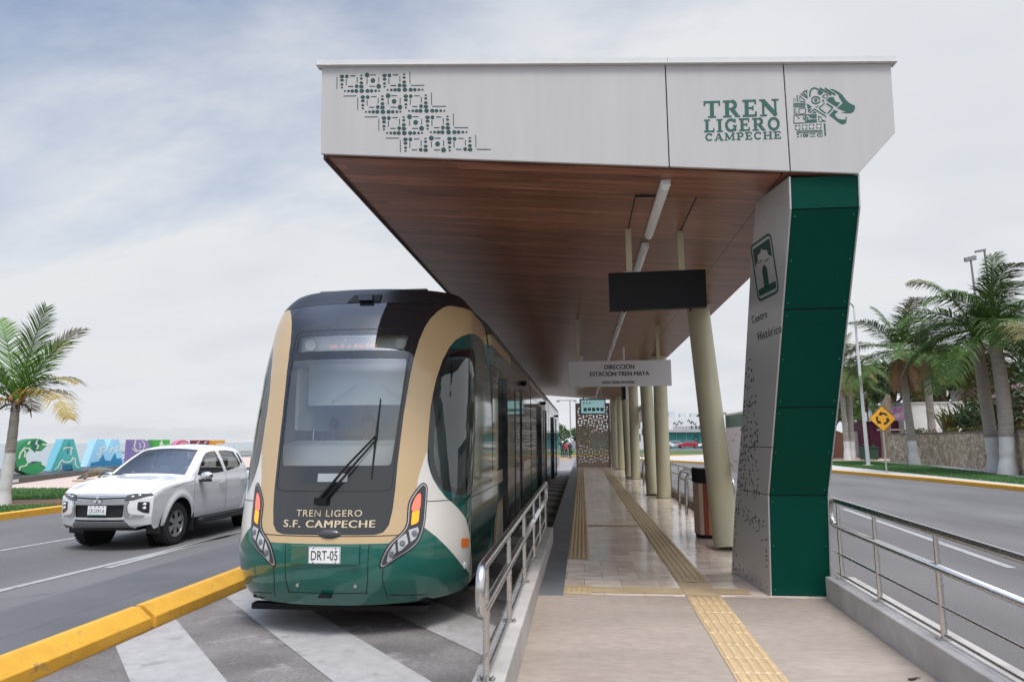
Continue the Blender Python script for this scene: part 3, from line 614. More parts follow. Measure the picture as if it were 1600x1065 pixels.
# slab-serif lettering: TREN / LIGERO / CAMPECHE
def serif_glyph(ch):
    """strokes in a unit-height cell: (points, width); returns strokes, advance"""
    T, t, s = .23, .13, .10; S = []
    def stem(x, y0=0, y1=1, w_=T): S.append(([(x, y0), (x, y1)], w_))
    def slab(x, y, w_): S.append(([(x - w_ / 2, y), (x + w_ / 2, y)], s))
    def arc_(cx, cy, rx, ry, a0, a1, w_, n=16): S.append(([(cx + rx * cos(radians(a0 + (a1 - a0) * i / n)), cy + ry * sin(radians(a0 + (a1 - a0) * i / n))) for i in range(n + 1)], w_))
    if ch == 'T': stem(.46, 0, .95); S.append(([(0, .935), (.92, .935)], t)); slab(.46, .05, .46); S.append(([(.05, .72), (.05, .98)], .10)); S.append(([(.87, .72), (.87, .98)], .10)); a = .95
    elif ch == 'I': stem(.22); slab(.22, .05, .44); slab(.22, .95, .44); a = .46
    elif ch == 'L': stem(.22); slab(.24, .95, .46); S.append(([(0, .06), (.74, .06)], t)); S.append(([(.70, .0), (.70, .30)], .10)); a = .78
    elif ch == 'E': stem(.22); S.append(([(0, .06), (.76, .06)], t)); S.append(([(0, .94), (.74, .94)], t)); S.append(([(.3, .51), (.56, .51)], .12)); S.append(([(.72, .0), (.72, .30)], .10)); S.append(([(.70, 1.0), (.70, .72)], .10)); S.append(([(.56, .38), (.56, .64)], .09)); a = .82
    elif ch == 'R': stem(.22); slab(.22, .05, .46); S.append(([(0, .94), (.5, .94)], .12)); arc_(.48, .72, .2, .22, 90, -90, .2); S.append(([(.3, .5), (.5, .5)], .11)); S.append(([(.48, .48), (.76, .08)], .23)); slab(.80, .05, .26); a = .95
    elif ch == 'P': stem(.22); slab(.22, .05, .46); S.append(([(0, .94), (.5, .94)], .12)); arc_(.48, .69, .2, .25, 90, -90, .2); S.append(([(.3, .44), (.5, .44)], .11)); a = .80
    elif ch == 'N': S.append(([(.18, 0), (.18, 1)], .13)); S.append(([(.84, 0), (.84, 1)], .13)); S.append(([(.16, .94), (.86, .06)], .25)); slab(.18, .05, .38); slab(.84, .95, .38); slab(.1, .95, .26); a = 1.04
    elif ch == 'H': stem(.2); stem(.80); S.append(([(.2, .51), (.8, .51)], .12)); [slab(x, y, .42) for x in (.2, .80) for y in (.05, .95)]; a = 1.0
    elif ch == 'M': S.append(([(.18, 0), (.22, 1)], .13)); S.append(([(1.0, 0), (.96, 1)], .22)); S.append(([(.22, .95), (.58, .1)], .22)); S.append(([(.58, .1), (.95, .95)], .13)); slab(.16, .05, .34); slab(1.0, .05, .40); slab(.14, .95, .22); slab(1.05, .95, .24); a = 1.2
    elif ch == 'A': S.append(([(.14, .05), (.46, .98)], .13)); S.append(([(.46, .98), (.80, .05)], .25)); S.append(([(.24, .30), (.66, .30)], .11)); slab(.13, .05, .34); slab(.80, .05, .38); a = .96
    elif ch == 'O': arc_(.44, .5, .33, .43, 0, 360, .2, 28); a = .9
    elif ch in 'CG':
        arc_(.45, .5, .34, .43, 42, 318, .2, 24); S.append(([(.74, .98), (.74, .68)], .10))
        if ch == 'G': S.append(([(.72, .04), (.72, .44)], .2)); S.append(([(.56, .44), (.86, .44)], .10))
        a = .88
    return S, a
def serif_text(txt, tl, tr, h, mname, parent, name):
    """fit the word between two pixels' plane positions tl..tr on the cap line bottom"""
    adv = [serif_glyph(c) for c in txt]; gap = .13; tot = sum(a for _, a in adv) + gap * (len(txt) - 1)
    p0 = Vector((tl[0], 0, tl[1])); p1 = Vector((tr[0], 0, tr[1])); ux = (p1 - p0); wd = ux.length; ux.normalize(); uy = Vector((-ux.z, 0, ux.x)); mb = MB(); x = 0; sx = wd / tot; k = 0
    for S, a in adv:
        for pts, w_ in S:
            k += 1; ribbon(mb, [((x + p[0]) * sx, p[1] * h) for p in pts], w_ * (sx * .35 + h * .65) * .94, (p0.x, YF, p0.z), ux, uy, 0.0, 0.0020 + 0.00012 * (k % 9))
        x += a + gap
    return mb.build(name, mname, parent)
serif_text('TREN', mapR(1100, 184.5), mapR(1219, 181), 0.158, M['greenlogo'], can, 'lettering')
serif_text('LIGERO', mapR(1101, 207), mapR(1221, 203), 0.118, M['greenlogo'], can, 'lettering')
serif_text('CAMPECHE', mapR(1103, 220.5), mapR(1222.5, 216.5), 0.068, M['greenlogo'], can, 'lettering')
# big-cat head emblem, traced in its own drawing units
def cj(x, y): return mapR(1220 + x / 9.685, 120 + y / 9.685)
em = MB(); kk = [0]
def jp(pts):
    kk[0] += 1; plate(em, [cj(*p) for p in pts], O, UX, UZ, 0.0, 0.002 + .00015 * (kk[0] % 7))
def js(pts, w_=13):
    kk[0] += 1; ribbon(em, [cj(*p) for p in pts], w_ / 9.685 * .0056, O, UX, UZ, 0.0, 0.002 + .00015 * (kk[0] % 7))
jp([(750, 185), (800, 190), (870, 225), (935, 275), (985, 350), (1040, 400), (1120, 440), (1122, 480), (1100, 530), (1060, 552), (990, 552), (920, 540), (1000, 530), (900, 500), (1000, 495), (870, 485), (860, 470), (940, 400), (915, 350), (880, 300), (895, 295), (860, 260), (800, 215)])
jp([(695, 355), (745, 310), (805, 310), (820, 355), (850, 385), (905, 392), (850, 460)])
jp([(815, 500), (870, 530), (825, 560), (830, 600), (880, 640), (950, 650), (1000, 645), (985, 700), (935, 718), (880, 690), (740, 580)])
jp([(970, 630), (1003, 600), (1000, 628)])
for a_, b_ in (((600, 172), (770, 275)), ((675, 172), (830, 275))): js([a_, b_], 24)
js([(447, 300), (455, 220), (480, 182), (520, 168), (570, 190), (645, 240)], 22); jp([(565, 225), (600, 215), (650, 245), (605, 278), (575, 262)])
js([(538 + 62 * cos(radians(a)), 355 + 52 * sin(radians(a))) for a in range(10, 171, 16)], 20); js([(538 + 62 * cos(radians(a)), 355 + 52 * sin(radians(a))) for a in range(190, 351, 16)], 20)
js([(538 + 20 * cos(radians(a)), 355 + 20 * sin(radians(a))) for a in range(0, 360, 30)] + [(558, 355)], 9); js([(523, 355), (553, 355)], 9)
for p in ([(640, 290), (680, 265)], [(690, 265), (722, 292)], [(720, 305), (688, 328)], [(675, 325), (640, 300)]): js(p, 12)
jp([(635, 340), (670, 362), (640, 385)]); jp([(530, 460), (590, 435), (560, 462)])
js([(590, 470), (670, 400)], 14); js([(700, 405), (795, 470)], 20); js([(790, 475), (715, 555)], 20); js([(590, 480), (685, 555)], 18)
js([(450, 545), (520, 490), (695, 605)], 16); jp([(405, 405), (480, 455), (420, 490)]); jp([(420, 500), (480, 478), (430, 545)]); jp([(485, 550), (515, 520), (550, 548)])
jp([(345, 222), (412, 195), (408, 280), (395, 230)])
for i in range(3): js([(345 - 20 * i, 228 + 14 * i), (415, 300 + 14 * i)], 8)
js([(300, 375), (297, 285), (330, 320), (350, 335), (375, 350), (375, 372), (300, 375)], 10)
js([(258, 280), (265, 380)], 14)
for i, x_ in enumerate((205, 228)):
    for j in range(7 - i): js([(x_, 325 + 9 * j), (x_ + 8, 325 + 9 * j)], 5)
for y_ in (408, 430, 455): js([(200, y_), (385, y_ - 8)], 12)
for i in range(3): js([(205, 500 + 24 * i), (235 + 12 * i, 480 + 0 * i + 40 * i * .9)], 10)
js([(215, 550), (265, 560)], 8)
js([(285, 478), (380, 472)], 9); js([(285, 490), (288, 560)], 13); js([(385, 480), (385, 555)], 12); js([(300, 562), (375, 556)], 9)
js([(205, 582), (550, 572)], 14); js([(210, 590), (212, 705)], 12); js([(212, 705), (360, 695)], 13); jp([(250, 590), (300, 632), (280, 632)]); jp([(430, 590), (500, 585), (460, 615)]); jp([(505, 590), (550, 580), (552, 622), (455, 625)]); jp([(420, 650), (552, 640), (556, 690), (360, 700)])
js([(345, 620), (385, 595), (428, 628), (385, 662), (345, 630)], 10); jp([(365, 628), (385, 612), (402, 626), (385, 645)])
js([(578, 590), (585, 675)], 11); js([(578, 590), (625, 620)], 10); jp([(620, 640), (688, 672), (585, 680), (630, 668)])
for i, x_ in enumerate((268, 372, 475, 585)):
    cy_ = 768 - 8 * i
    for q in range(4):
        sx_ = (-1, 1, 1, -1)[q]; sy_ = (-1, -1, 1, 1)[q]; js([(x_ + sx_ * 8, cy_ + sy_ * 30), (x_ + sx_ * 32, cy_ + sy_ * 30), (x_ + sx_ * 34, cy_ + sy_ * 8)], 9)
js([(250, 822), (635, 806)], 12); js([(250, 845), (637, 830)], 12); js([(668, 705), (680, 888)], 22)
for x0_, x1_ in ((252, 290), (345, 425), (445, 530), (560, 640)):
    js([(x0_, 870 - .03 * (x0_ - 250)), (x1_, 868 - .03 * (x0_ - 250))], 11); js([(x0_ + 8, 905 - .03 * (x0_ - 250)), (x1_, 903 - .03 * (x0_ - 250))], 11)
js([(320, 872), (320, 908)], 14); js([(352, 870), (355, 900)], 12); js([(560, 868), (563, 895)], 12); js([(375, 888), (425, 886)], 9)
em.build('emblem', M['greenlogo'], can)
# ceiling lights in one row (things hung under the canopy)
lens = mat('lamp_lens', (0.80, 0.80, 0.78), 0.35)
for i, (y0, y1) in enumerate([(6.14 + 2.03 * k, 7.80 + 2.03 * k) for k in range(16)]):
    if y0 > 38: break
    xc = 0.82; zc_ = botz(xc) + .003
    lab = 'long white tube ceiling light nearest the fascia' if i == 0 else ('second white ceiling light from the fascia, just above the blank black sign' if i == 1 else 'white ceiling light in the receding row beyond the black sign')
    t = thing('ceiling_light', lab, 'ceiling light', (xc, y0, zc_), 'tube lights in a row under the soffit')
    MB().box(xc - .045, xc + .045, y0, y1, zc_ - .055, zc_ - .001).build('housing', M['white'], t, bevel=.006)
    MB().tube([(xc, y0 + .04, zc_ - .06), (xc, y1 - .04, zc_ - .06)], .033, 12).build('diffuser', lens, t, smooth=True)
# ------------------------------------------------------------------ entrance pillar
pil = thing('entrance_pillar', 'kinked green and brushed metal pillar carrying the canopy end', 'pillar', (2.08, 7.6, PZ))
XL, XR = 1.83, 2.415
prof = [(7.29, PZ), (7.17, 1.315), (5.90, 3.83), (5.87, 4.115)]       # front face (y, z)
def backy(z): return np.interp(z, [PZ, 1.05, 2.11, 3.48, 4.12], [8.50, 8.16, 7.53, 6.87, 6.50])
def fronty(z): return np.interp(z, [p[1] for p in prof], [p[0] for p in prof])
zb = [PZ + .004, 1.315, 2.165, 3.03, 3.83, 4.112]
gp = 0.006
for i in range(5):
    z0, z1 = zb[i] + (gp if i else 0), zb[i + 1] - gp; zl = [z0, z1]
    mb = MB(); y0, y1 = fronty(z0), fronty(z1); x0, x1 = XL + .018, XR - .012
    mb.prism([(x0, y0, z0), (x1, y0, z0), (x1, y1, z1), (x0, y1, z1)], (0, .012, 0))
    p = mb.build('green_panel', M['green'], pil)
    for (sx_, sz_) in ((.06, .06), (.94, .06), (.06, .94), (.94, .94), (.05, .5), (.95, .5)):
        if i == 4: break
        zz = z0 + (z1 - z0) * sz_; yy = y0 + (y1 - y0) * sz_
        MB().cyl((x0 + (x1 - x0) * sx_, yy - .001, zz), (0, 1, 0), .006, .004, 8).build('screw', mat('green_screw', (0.03, 0.16, 0.11), 0.3), p)
# dark core
mb = MB(); zs_ = [PZ + .002, 1.315, 2.1, 3.03, 3.83, 4.10]
for s0, s1 in zip(zs_[:-1], zs_[1:]):
    P = []
    for z in (s0, s1):
        f_, b_ = fronty(z) + .014, backy(z) - .02; xb = XL - .12
        P += [(XL + .02, f_, z), (XR - .02, f_, z), (XR - .02, b_, z), (xb + .02, b_, z)]
    mb.add(P, [(0, 1, 5, 4), (1, 2, 6, 5), (2, 3, 7, 6), (3, 0, 4, 7), (0, 3, 2, 1), (4, 5, 6, 7)])
mb.build('core', M['darkslot'], pil)
# brushed side sheets: left one carries the pierced pattern, icon and station name
def sx(y, z):
    f_, b_ = fronty(z) - .012, backy(z); return XL - .12 * (y - f_) / (b_ - f_)
def side_sheet(z0, z1, nm, right=False):
    mb = MB(); zl = [z0] + [z for z in (1.05, 1.315, 2.10, 3.45, 3.83) if z0 < z < z1] + [z1]; L_ = []
    for z in zl:
        f_, b_ = fronty(z) - .012, backy(z)
        if right: L_.append(((XR, f_, z), (XR + .0, b_, z)))
        else: L_.append(((XL, f_, z), (XL - .12, b_, z)))
    vs = []; th = .014 if not right else -.012
    for a_, b_ in L_: vs += [a_, b_, (a_[0] + th, a_[1], a_[2]), (b_[0] + th, b_[1], b_[2])]
    fs = []
    for i in range(len(L_) - 1):
        k = 4 * i; fs += [(k, k + 1, k + 5, k + 4), (k + 2, k + 6, k + 7, k + 3), (k, k + 4, k + 6, k + 2), (k + 1, k + 3, k + 7, k + 5)]
    n = 4 * (len(L_) - 1); fs += [(0, 2, 3, 1), (n, n + 1, n + 3, n + 2)]
    mb.add(vs, fs); return mb.build(nm, M['brushed'], pil)
sheetL = [side_sheet(PZ + .003, 1.318, 'metal_sheet'), side_sheet(1.326, 1.785, 'metal_sheet'), side_sheet(1.793, 4.112, 'metal_sheet')]
side_sheet(PZ + .003, 4.112, 'metal_sheet', True)
# plane of the left sheet for cut-outs: position by (fraction from front, z)
def sp(y, z): return Vector((sx(y, z) - .0005, y, z))
cut = MB(); r = random.Random(11)
def cutq(y, z, dy, dz, w_):
    """short slot centred y,z along (dy,dz)"""
    l = sqrt(dy * dy + dz * dz); ny, nz_ = -dz / l * w_ / 2, dy / l * w_ / 2; h = .0015
    P = [(y - dy / 2 + ny, z - dz / 2 + nz_), (y + dy / 2 + ny, z + dz / 2 + nz_), (y + dy / 2 - ny, z + dz / 2 - nz_), (y - dy / 2 - ny, z - dz / 2 - nz_)]
    A = [sp(*p) for p in P]; B = [p + Vector((-h, 0, 0)) for p in A]; cut.add(A + B, [(4, 5, 6, 7), (7, 6, 5, 4), (0, 1, 5, 4), (1, 2, 6, 5), (2, 3, 7, 6), (3, 0, 4, 7)][1:])
for iz in range(46):
    for iu in range(11):
        z = PZ + .05 + 2.3 * (iz + r.uniform(.15, .85)) / 46; f_, b_ = fronty(z), backy(z); wmax = 1.0 - 0.60 * max(0, (z - .8) / 1.6)
        u = (iu + r.uniform(.2, .8)) / 11; y = f_ + (b_ - f_) * min(.95, max(.06, u))
        if u < 1 - wmax or r.random() < .30 + .25 * max(0, (z - 1.6)): continue
        q = r.random()
        if q < .62: cutq(y, z, .010 * r.choice((-1, 1)), r.uniform(.018, .042), r.uniform(.010, .026))
        elif q < .93: cutq(y, z, r.uniform(.035, .06), r.uniform(-.022, -.006), .011)
        else: cutq(y, z, .15, -.042, .010)
cut.build('pierced_pattern', M['darkslot'], pil)
ic = MB()
def icp(pts, h=.002):
    A = [sp(y, z) for y, z in pts]; B = [p + Vector((-h, 0, 0)) for p in A]; n = len(A); ic.add(A + B, [tuple(range(n, 2 * n))] + [(i, (i + 1) % n, n + (i + 1) % n, n + i) for i in range(n)])
yc, zc2 = 6.53, 3.475; hw, hh = .235, .285
def rr(hw, hh, r_, n=5):
    o = []
    for (sx_, sy_, a0) in ((1, 1, 0), (-1, 1, 90), (-1, -1, 180), (1, -1, 270)):
        for i in range(n + 1): a = radians(a0 + 90 * i / n); o.append((yc + sx_ * (hw - r_) + r_ * cos(a), zc2 + sy_ * (hh - r_) + r_ * sin(a)))
    return o
o1 = rr(hw, hh, .07); o2 = rr(hw - .022, hh - .022, .05)
for i in range(len(o1)): j = (i + 1) % len(o1); icp([o1[i], o1[j], o2[j], o2[i]], .002)
tw = hw - .045
icp([(yc + tw, zc2 + .235), (yc - tw, zc2 + .235), (yc - tw, zc2 + .06), (yc - .12, zc2 + .10), (yc - .11, zc2 + .15), (yc - .03, zc2 + .165), (yc, zc2 + .20), (yc + .03, zc2 + .165), (yc + .11, zc2 + .15), (yc + .12, zc2 + .10), (yc + tw, zc2 + .06)], .003)
icp([(yc - .05, zc2 - .17), (yc - .05, zc2 - .02), (yc - .03, zc2 + .015), (yc, zc2 + .03), (yc + .03, zc2 + .015), (yc + .05, zc2 - .02), (yc + .05, zc2 - .17)], .0032)
icp([(yc - tw, zc2 - .17), (yc + tw, zc2 - .17), (yc + tw, zc2 - .235), (yc - tw, zc2 - .235)], .0026)
icp([(yc - .12, zc2 + .066), (yc - .02, zc2 + .06), (yc - .02, zc2 + .052), (yc - .12, zc2 + .056)], .0022); icp([(yc + .02, zc2 + .09), (yc + .12, zc2 + .08), (yc + .12, zc2 + .072), (yc + .02, zc2 + .08)], .0022)
ic.build('station_icon', mat('icon_green', (0.006, 0.045, 0.035), 0.5), pil)
for txt, yy, zz, wd in (('Centro', 6.79, 3.05, .36), ('Histórico', 6.62, 2.87, .52)):
    me = text_mesh(txt, 1, .5, 0.0, 1.15); co = np.array([v.co[:] for v in me.vertices]); mn = co.min(0); mx_ = co.max(0); c_ = (mn + mx_) / 2; k_ = wd / (mx_[0] - mn[0]); mb = MB()
    mb.add([sp(yy - (p[0] - c_[0]) * k_, zz + (p[1] - c_[1]) * k_ * .95) + Vector((-.0018 * (p[2] + .5), 0, 0)) for p in co], [tuple(p.vertices) for p in me.polygons]); mb.build('station_name', M['darkslot'], pil)
# ------------------------------------------------------------------ cream columns: upright and leaning
def column(x, y, ytop, label, gr):
    t = thing('column', label, 'column', (x, y, PZ), gr)
    zt = botz(x) + .01; d = Vector((0, ytop - y, zt - PZ)); p0 = Vector((x, y, PZ - .005)); p1 = p0 + d
    MB().tube([p0, p1], .185, 32).build('shaft', M['cream'], t, auto=40)
    MB().cyl((x, y, PZ + .006), (0, 0, 1), .23, .012, 32).build('base_collar', mat('collar_dark', (0.2, 0.18, 0.13), 0.6), t, auto=40)
    MB().cyl((p1.x, p1.y, zt - .02), (0, 0, 1), .22, .03, 32).build('head_plate', M['cream'], t, auto=40)
    return t
gl_, gu_ = 'leaning cream columns under the canopy', 'upright cream columns under the canopy'
column(2.02, 10.23, 11.75, 'leaning cream column nearest the camera, between the wooden bin and the metal pillar', gl_)
column(2.15, 18.85, 18.85, 'upright cream column nearest the camera, right of the white direction sign', gu_)
column(1.96, 19.75, 21.1, 'second leaning cream column, its foot against the nearest upright column', gl_)
column(2.08, 27.6, 27.6, 'second upright cream column along the platform', gu_)
column(1.92, 28.6, 30.0, 'third leaning cream column, left of the second upright one', gl_)
column(2.02, 36.3, 36.3, 'farthest upright cream column, beside the pierced screen', gu_)
column(1.86, 37.3, 38.6, 'farthest leaning cream column, right of the pierced screen', gl_)
# ------------------------------------------------------------------ hanging signs
def hanger(mb, x, y, z0, w_=.045): mb.box(x - w_, x + w_, y - .03, y + .03, z0, botz(x) + .004)
t = thing('blank_sign', 'blank black sign board hanging from two cream posts under the soffit', 'sign', (.88, 7.7, 3.3))
bd = MB().prism([(.345, 7.64, 3.308), (1.418, 7.64, 3.33), (1.422, 7.64, 3.757), (.341, 7.64, 3.744)], (0, .11, 0)).build('board', M['black'], t, bevel=.006)
for x_ in (.58, 1.165):
    mb = MB(); hanger(mb, x_, 7.70, 3.75, .032); mb.box(x_ - .07, x_ + .07, 7.66, 7.74, 3.748, 3.76); mb.build('hanger_post', M['cream'], t)
for x_ in (.51, 1.24): MB().box(x_ - .008, x_ + .008, 7.66, 7.70, 3.29, 3.318).build('fixing_tab', M['black'], t)
mb = MB()
for x_ in (.58, 1.165): mb.box(x_ - .006, x_ + .006, 6.57, 7.68, botz(x_) - .001, botz(x_) + .01)
mb.box(.58, 1.165, 6.565, 6.575, botz(.87) + .0, botz(.87) + .02); mb.build('access_slot', M['darkslot'], can)
t = thing('direction_sign', 'white hanging sign reading DIRECCIÓN ESTACIÓN TREN MAYA', 'sign', (.8, 13.95, 2.95))
MB().box(-.24, 1.825, 13.95, 14.03, 2.94, 3.462).build('board', mat('sign_white', (0.72, 0.71, 0.72), 0.5), t, bevel=.008)
tx = mat('sign_text', (0.02, 0.02, 0.022), 0.6)
mb = MB(); Yt = 13.949
text_mb('DIRECCIÓN', (.79, Yt, 3.345), UX, UZ, .112, .60, mb=mb, bold=.003); text_mb('ESTACIÓN TREN MAYA', (.79, Yt, 3.205), UX, UZ, .112, 1.19, mb=mb, bold=.003); text_mb('MAYA TRAIN STATION', (.76, Yt, 3.02), UX, UZ, .055, .64, mb=mb, bold=.0015)
mb.build('lettering', tx, t)
for x_ in (-.04, 1.58):
    mb = MB(); hanger(mb, x_, 13.99, 3.462, .035); mb.build('hanger_post', M['cream'], t)
t = thing('information_screen', 'small pale blue information screen hanging in front of the pierced screen', 'screen', (.47, 28, 2.9))
MB().box(-.06, 1.0, 28.02, 28.12, 2.88, 3.53).build('casing', mat('casing_grey', (0.16, 0.2, 0.21), 0.5), t, bevel=.01)
scr = MB().box(-.0, .95, 28.0, 28.018, 2.94, 3.47).build('display', mat('display_blue', (0.36, 0.58, 0.60), 0.3, emit=((0.36, 0.62, 0.64), 0.35)), t)
mb = MB(); r = random.Random(4)
for i in range(3): text_mb('▲' if 0 else 'A', (.12 + .12 * i, 27.999, 3.36), UX, UZ, .12, .09, mb=mb)
for i in range(5):
    x_ = .1 + .17 * i; mb.box(x_, x_ + .13, 27.994, 27.999, 3.02 + .02 * (i % 2), 3.16)
mb.build('picture', mat('display_dark', (0.05, 0.14, 0.14), 0.4), scr)
for x_ in (.1, .82):
    mb = MB(); hanger(mb, x_, 28.06, 3.53, .03); mb.build('hanger_post', M['cream'], t)
t = thing('ceiling_camera', 'white dome camera on a short pole under the soffit left of the direction sign', 'camera', (.02, 20, 4.2))
MB().tube([(.02, 20, botz(.02)), (.02, 20, 3.55)], .03, 10).build('pole', M['white'], t, smooth=True); MB().box(-.05, .09, 19.95, 20.05, botz(.02) - .12, botz(.02)).build('bracket', M['white'], t); MB().ball((.02, 20, 3.47), .1, 14, 10).build('dome', M['white'], t, smooth=True)
map_mat = mat('map_sheet', (0.80, 0.76, 0.76), 0.35)
_t = map_mat.node_tree; _b = _t.nodes['Principled BSDF']; _tl = _t.nodes.new('ShaderNodeBsdfTranslucent'); _tl.inputs[0].default_value = (0.85, 0.80, 0.80, 1); _mx = _t.nodes.new('ShaderNodeMixShader'); _mx.inputs[0].default_value = 0.6
_t.links.new(_b.outputs[0], _mx.inputs[1]); _t.links.new(_tl.outputs[0], _mx.inputs[2]); _t.links.new(_mx.outputs[0], _t.nodes['Material Output'].inputs[0])
def map_panel(x, y0, y1, z0, z1, label, name='map_panel', top=(0.30, 0.52, 0.50)):
    t = thing(name, label, 'sign', (x, (y0 + y1) / 2, z0), None)
    MB().box(x - .012, x + .012, y0, y1, z0, z1).build('glass_sheet', map_mat, t)
    mb = MB(); r = random.Random(int(y0)); mb.box(x - .016, x - .0125, y0 + .05, y1 - .05, z1 - .22, z1 - .03, 0)
    for _ in range(26): yy = r.uniform(y0 + .1, y1 - .3); zz = r.uniform(z0 + .05, z1 - .28); mb.box(x - .016, x - .0125, yy, yy + r.uniform(.02, .2), zz, zz + .015, r.choice((1, 1, 2)))
    mb.build('print', [mat('map_teal', top, 0.4, var=0.2, vscale=6), mat('map_red', (0.42, 0.26, 0.26), 0.5), mat('map_grey', (0.35, 0.36, 0.38), 0.5)], t)
    mb = MB().box(x - .3, x + .01, y1 - .02, y1 + .06, z1 - .0, z1 + .03).box(x - .3, x + .01, y1 - .02, y1 + .06, z0 - .03, z0); mb.build('bracket', M['cream'], t)
map_panel(2.35, 9.0, 11.5, 1.36, 2.27, 'pale glass route map panel bracketed between the leaning column and the metal pillar')
map_panel(2.35, 24.9, 28.5, 2.55, 3.20, 'pale blue printed panel high between the far cream columns', top=(0.2, 0.36, 0.5))
t = thing('hanging_sign', 'narrow black and white sign seen edge-on under the white direction sign', 'sign', (1.1, 17.2, 3.0))
MB().box(1.02, 1.10, 17.0, 17.6, 2.86, 3.36).build('board', M['black'], t); MB().box(1.104, 1.15, 17.0, 17.6, 2.84, 3.36).build('frame', M['white'], t)
mb = MB(); hanger(mb, 1.1, 17.3, 3.36, .025); mb.build('hanger_post', M['white'], t)
# ------------------------------------------------------------------ bin, lean bars, pierced end screen
t = thing('litter_bin', 'six-sided wooden slat litter bin with a black metal top', 'litter bin', (2.03, 11.45, PZ))
bw = [mat('slat_pale', (0.50, 0.37, 0.28), 0.6, var=0.2, vscale=4, stretch=(9, 9, 1)), mat('slat_orange', (0.46, 0.21, 0.085), 0.55, var=0.25, vscale=4, stretch=(9, 9, 1)), mat('slat_red', (0.27, 0.05, 0.028), 0.55, var=0.25, vscale=4, stretch=(9, 9, 1))]
cx_, cy_, R_ = 2.03, 11.45, .27; hexp = [Vector((cx_ + R_ * cos(radians(100 + 60 * i)), cy_ + R_ * sin(radians(100 + 60 * i)), 0)) for i in range(6)]
sl = MB()
seq = [0, 0, 0, 0, 2, 1, 2, 2, 1, 2, 1, 1]; ks = 0
for i in range(6):
    a_, b_ = hexp[i], hexp[(i + 1) % 6]; n_ = 4
    for j in range(n_):
        p, q = a_.lerp(b_, j / n_ + .012), a_.lerp(b_, (j + 1) / n_ - .012); inn = (Vector((cx_, cy_, 0)) - (p + q) / 2).normalized() * .02
        face_left = (p + q).x / 2 < cx_ - .12
        c_ = 0 if face_left else (2, 1, 2, 1, 2, 2, 1)[ks % 7]; ks += 1
        sl.prism([(p.x, p.y, PZ + .06), (q.x, q.y, PZ + .06), (q.x + inn.x, q.y + inn.y, PZ + .06), (p.x + inn.x, p.y + inn.y, PZ + .06)], (0, 0, .79), c_)
sl.build('slats', bw, t)
MB().prism([(p.x * .93 + cx_ * .07, p.y * .93 + cy_ * .07, PZ + .002) for p in hexp], (0, 0, .87)).build('inner_bin', M['black'], t)
MB().prism([(cx_ + (p.x - cx_) * 1.04, cy_ + (p.y - cy_) * 1.04, PZ + .86) for p in hexp], (0, 0, .22)).build('top_band', M['black'], t, bevel=.006)
MB().prism([(cx_ + (p.x - cx_) * 1.0, cy_ + (p.y - cy_) * 1.0, PZ + 1.081) for p in hexp], (0, 0, .012)).build('lid', mat('lid_grey', (0.3, 0.3, 0.3), 0.35, 0.6), t)
def lean_bar(y, label):
    t = thing('lean_bar', label, 'lean bar', (2.2, y, PZ), 'stainless lean bars on the platform')
    for yy in (y, y + 1.0):
        P = [(2.12, yy, PZ), (2.12, yy, PZ + .45), (2.13, yy, PZ + .68), (2.17, yy, PZ + .80), (2.25, yy, PZ + .87), (2.36, yy, PZ + .89)]
        MB().tube(P, .028, 12).build('leg', M['steel'], t, smooth=True)
    for (x_, z_) in ((2.135, .70), (2.20, .84), (2.34, .895)): MB().tube([(x_, y - .15, PZ + z_), (x_, y + 1.15, PZ + z_)], .026, 12).build('seat_bar', M['steel'], t, smooth=True)
lean_bar(14.7, 'stainless steel lean bar behind the wooden litter bin'); lean_bar(23.6, 'stainless steel lean bar between the second and third pairs of columns'); lean_bar(32.5, 'farthest stainless steel lean bar, near the pierced screen')
t = thing('pierced_screen', 'tan pierced metal screen with triangular holes closing the platform end', 'screen wall', (.75, 40.0, PZ))
tan = mat('tan_sheet', (0.42, 0.335, 0.26), 0.6, var=0.05)
mb = MB(); x0, x1, z0, z1 = -.30, 1.62, PZ, 3.98; ms = MB()
nx_, nz_ = 12, 22; cw = (x1 - x0 - .16) / nx_; ch = (z1 - z0 - .45) / nz_
r = random.Random(3)
for i in range(nx_):
    for j in range(nz_):
        X = x0 + .08 + cw * i; Z = z0 + .25 + ch * j; d = (i + j) % 2; k_ = .30; open_ = (r.random() < .9) and not (4 < j < 16 and 3 < i < 9 and r.random() < .15)
        A, B, C_, D = (X, Z), (X + cw, Z), (X + cw, Z + ch), (X, Z + ch)
        tri = [[A, B, C_], [A, C_, D]] if d else [[A, B, D], [B, C_, D]]
        for ti, T in enumerate(tri):
            op = open_ and ((i // 2 + j // 2 + ti) % 2 == 0)
            if not op: mb.add([(p[0], 40.0, p[1]) for p in T], [(0, 1, 2)]); continue
            g_ = ((T[0][0] + T[1][0] + T[2][0]) / 3, (T[0][1] + T[1][1] + T[2][1]) / 3); I = [(p[0] * .60 + g_[0] * .40, p[1] * .60 + g_[1] * .40) for p in T]
            for q in range(3): w2 = (q + 1) % 3; mb.add([(T[q][0], 40.0, T[q][1]), (T[w2][0], 40.0, T[w2][1]), (I[w2][0], 40.0, I[w2][1]), (I[q][0], 40.0, I[q][1])], [(0, 1, 2, 3)])
for (a_, b_, c_, d_) in ((x0, x0 + .08, z0, z1), (x1 - .08, x1, z0, z1), (x0 + .08, x1 - .08, z0, z0 + .25), (x0 + .08, x1 - .08, z1 - .2, z1)):
    mb.add([(a_, 40.0, c_), (b_, 40.0, c_), (b_, 40.0, d_), (a_, 40.0, d_)], [(0, 1, 2, 3)])
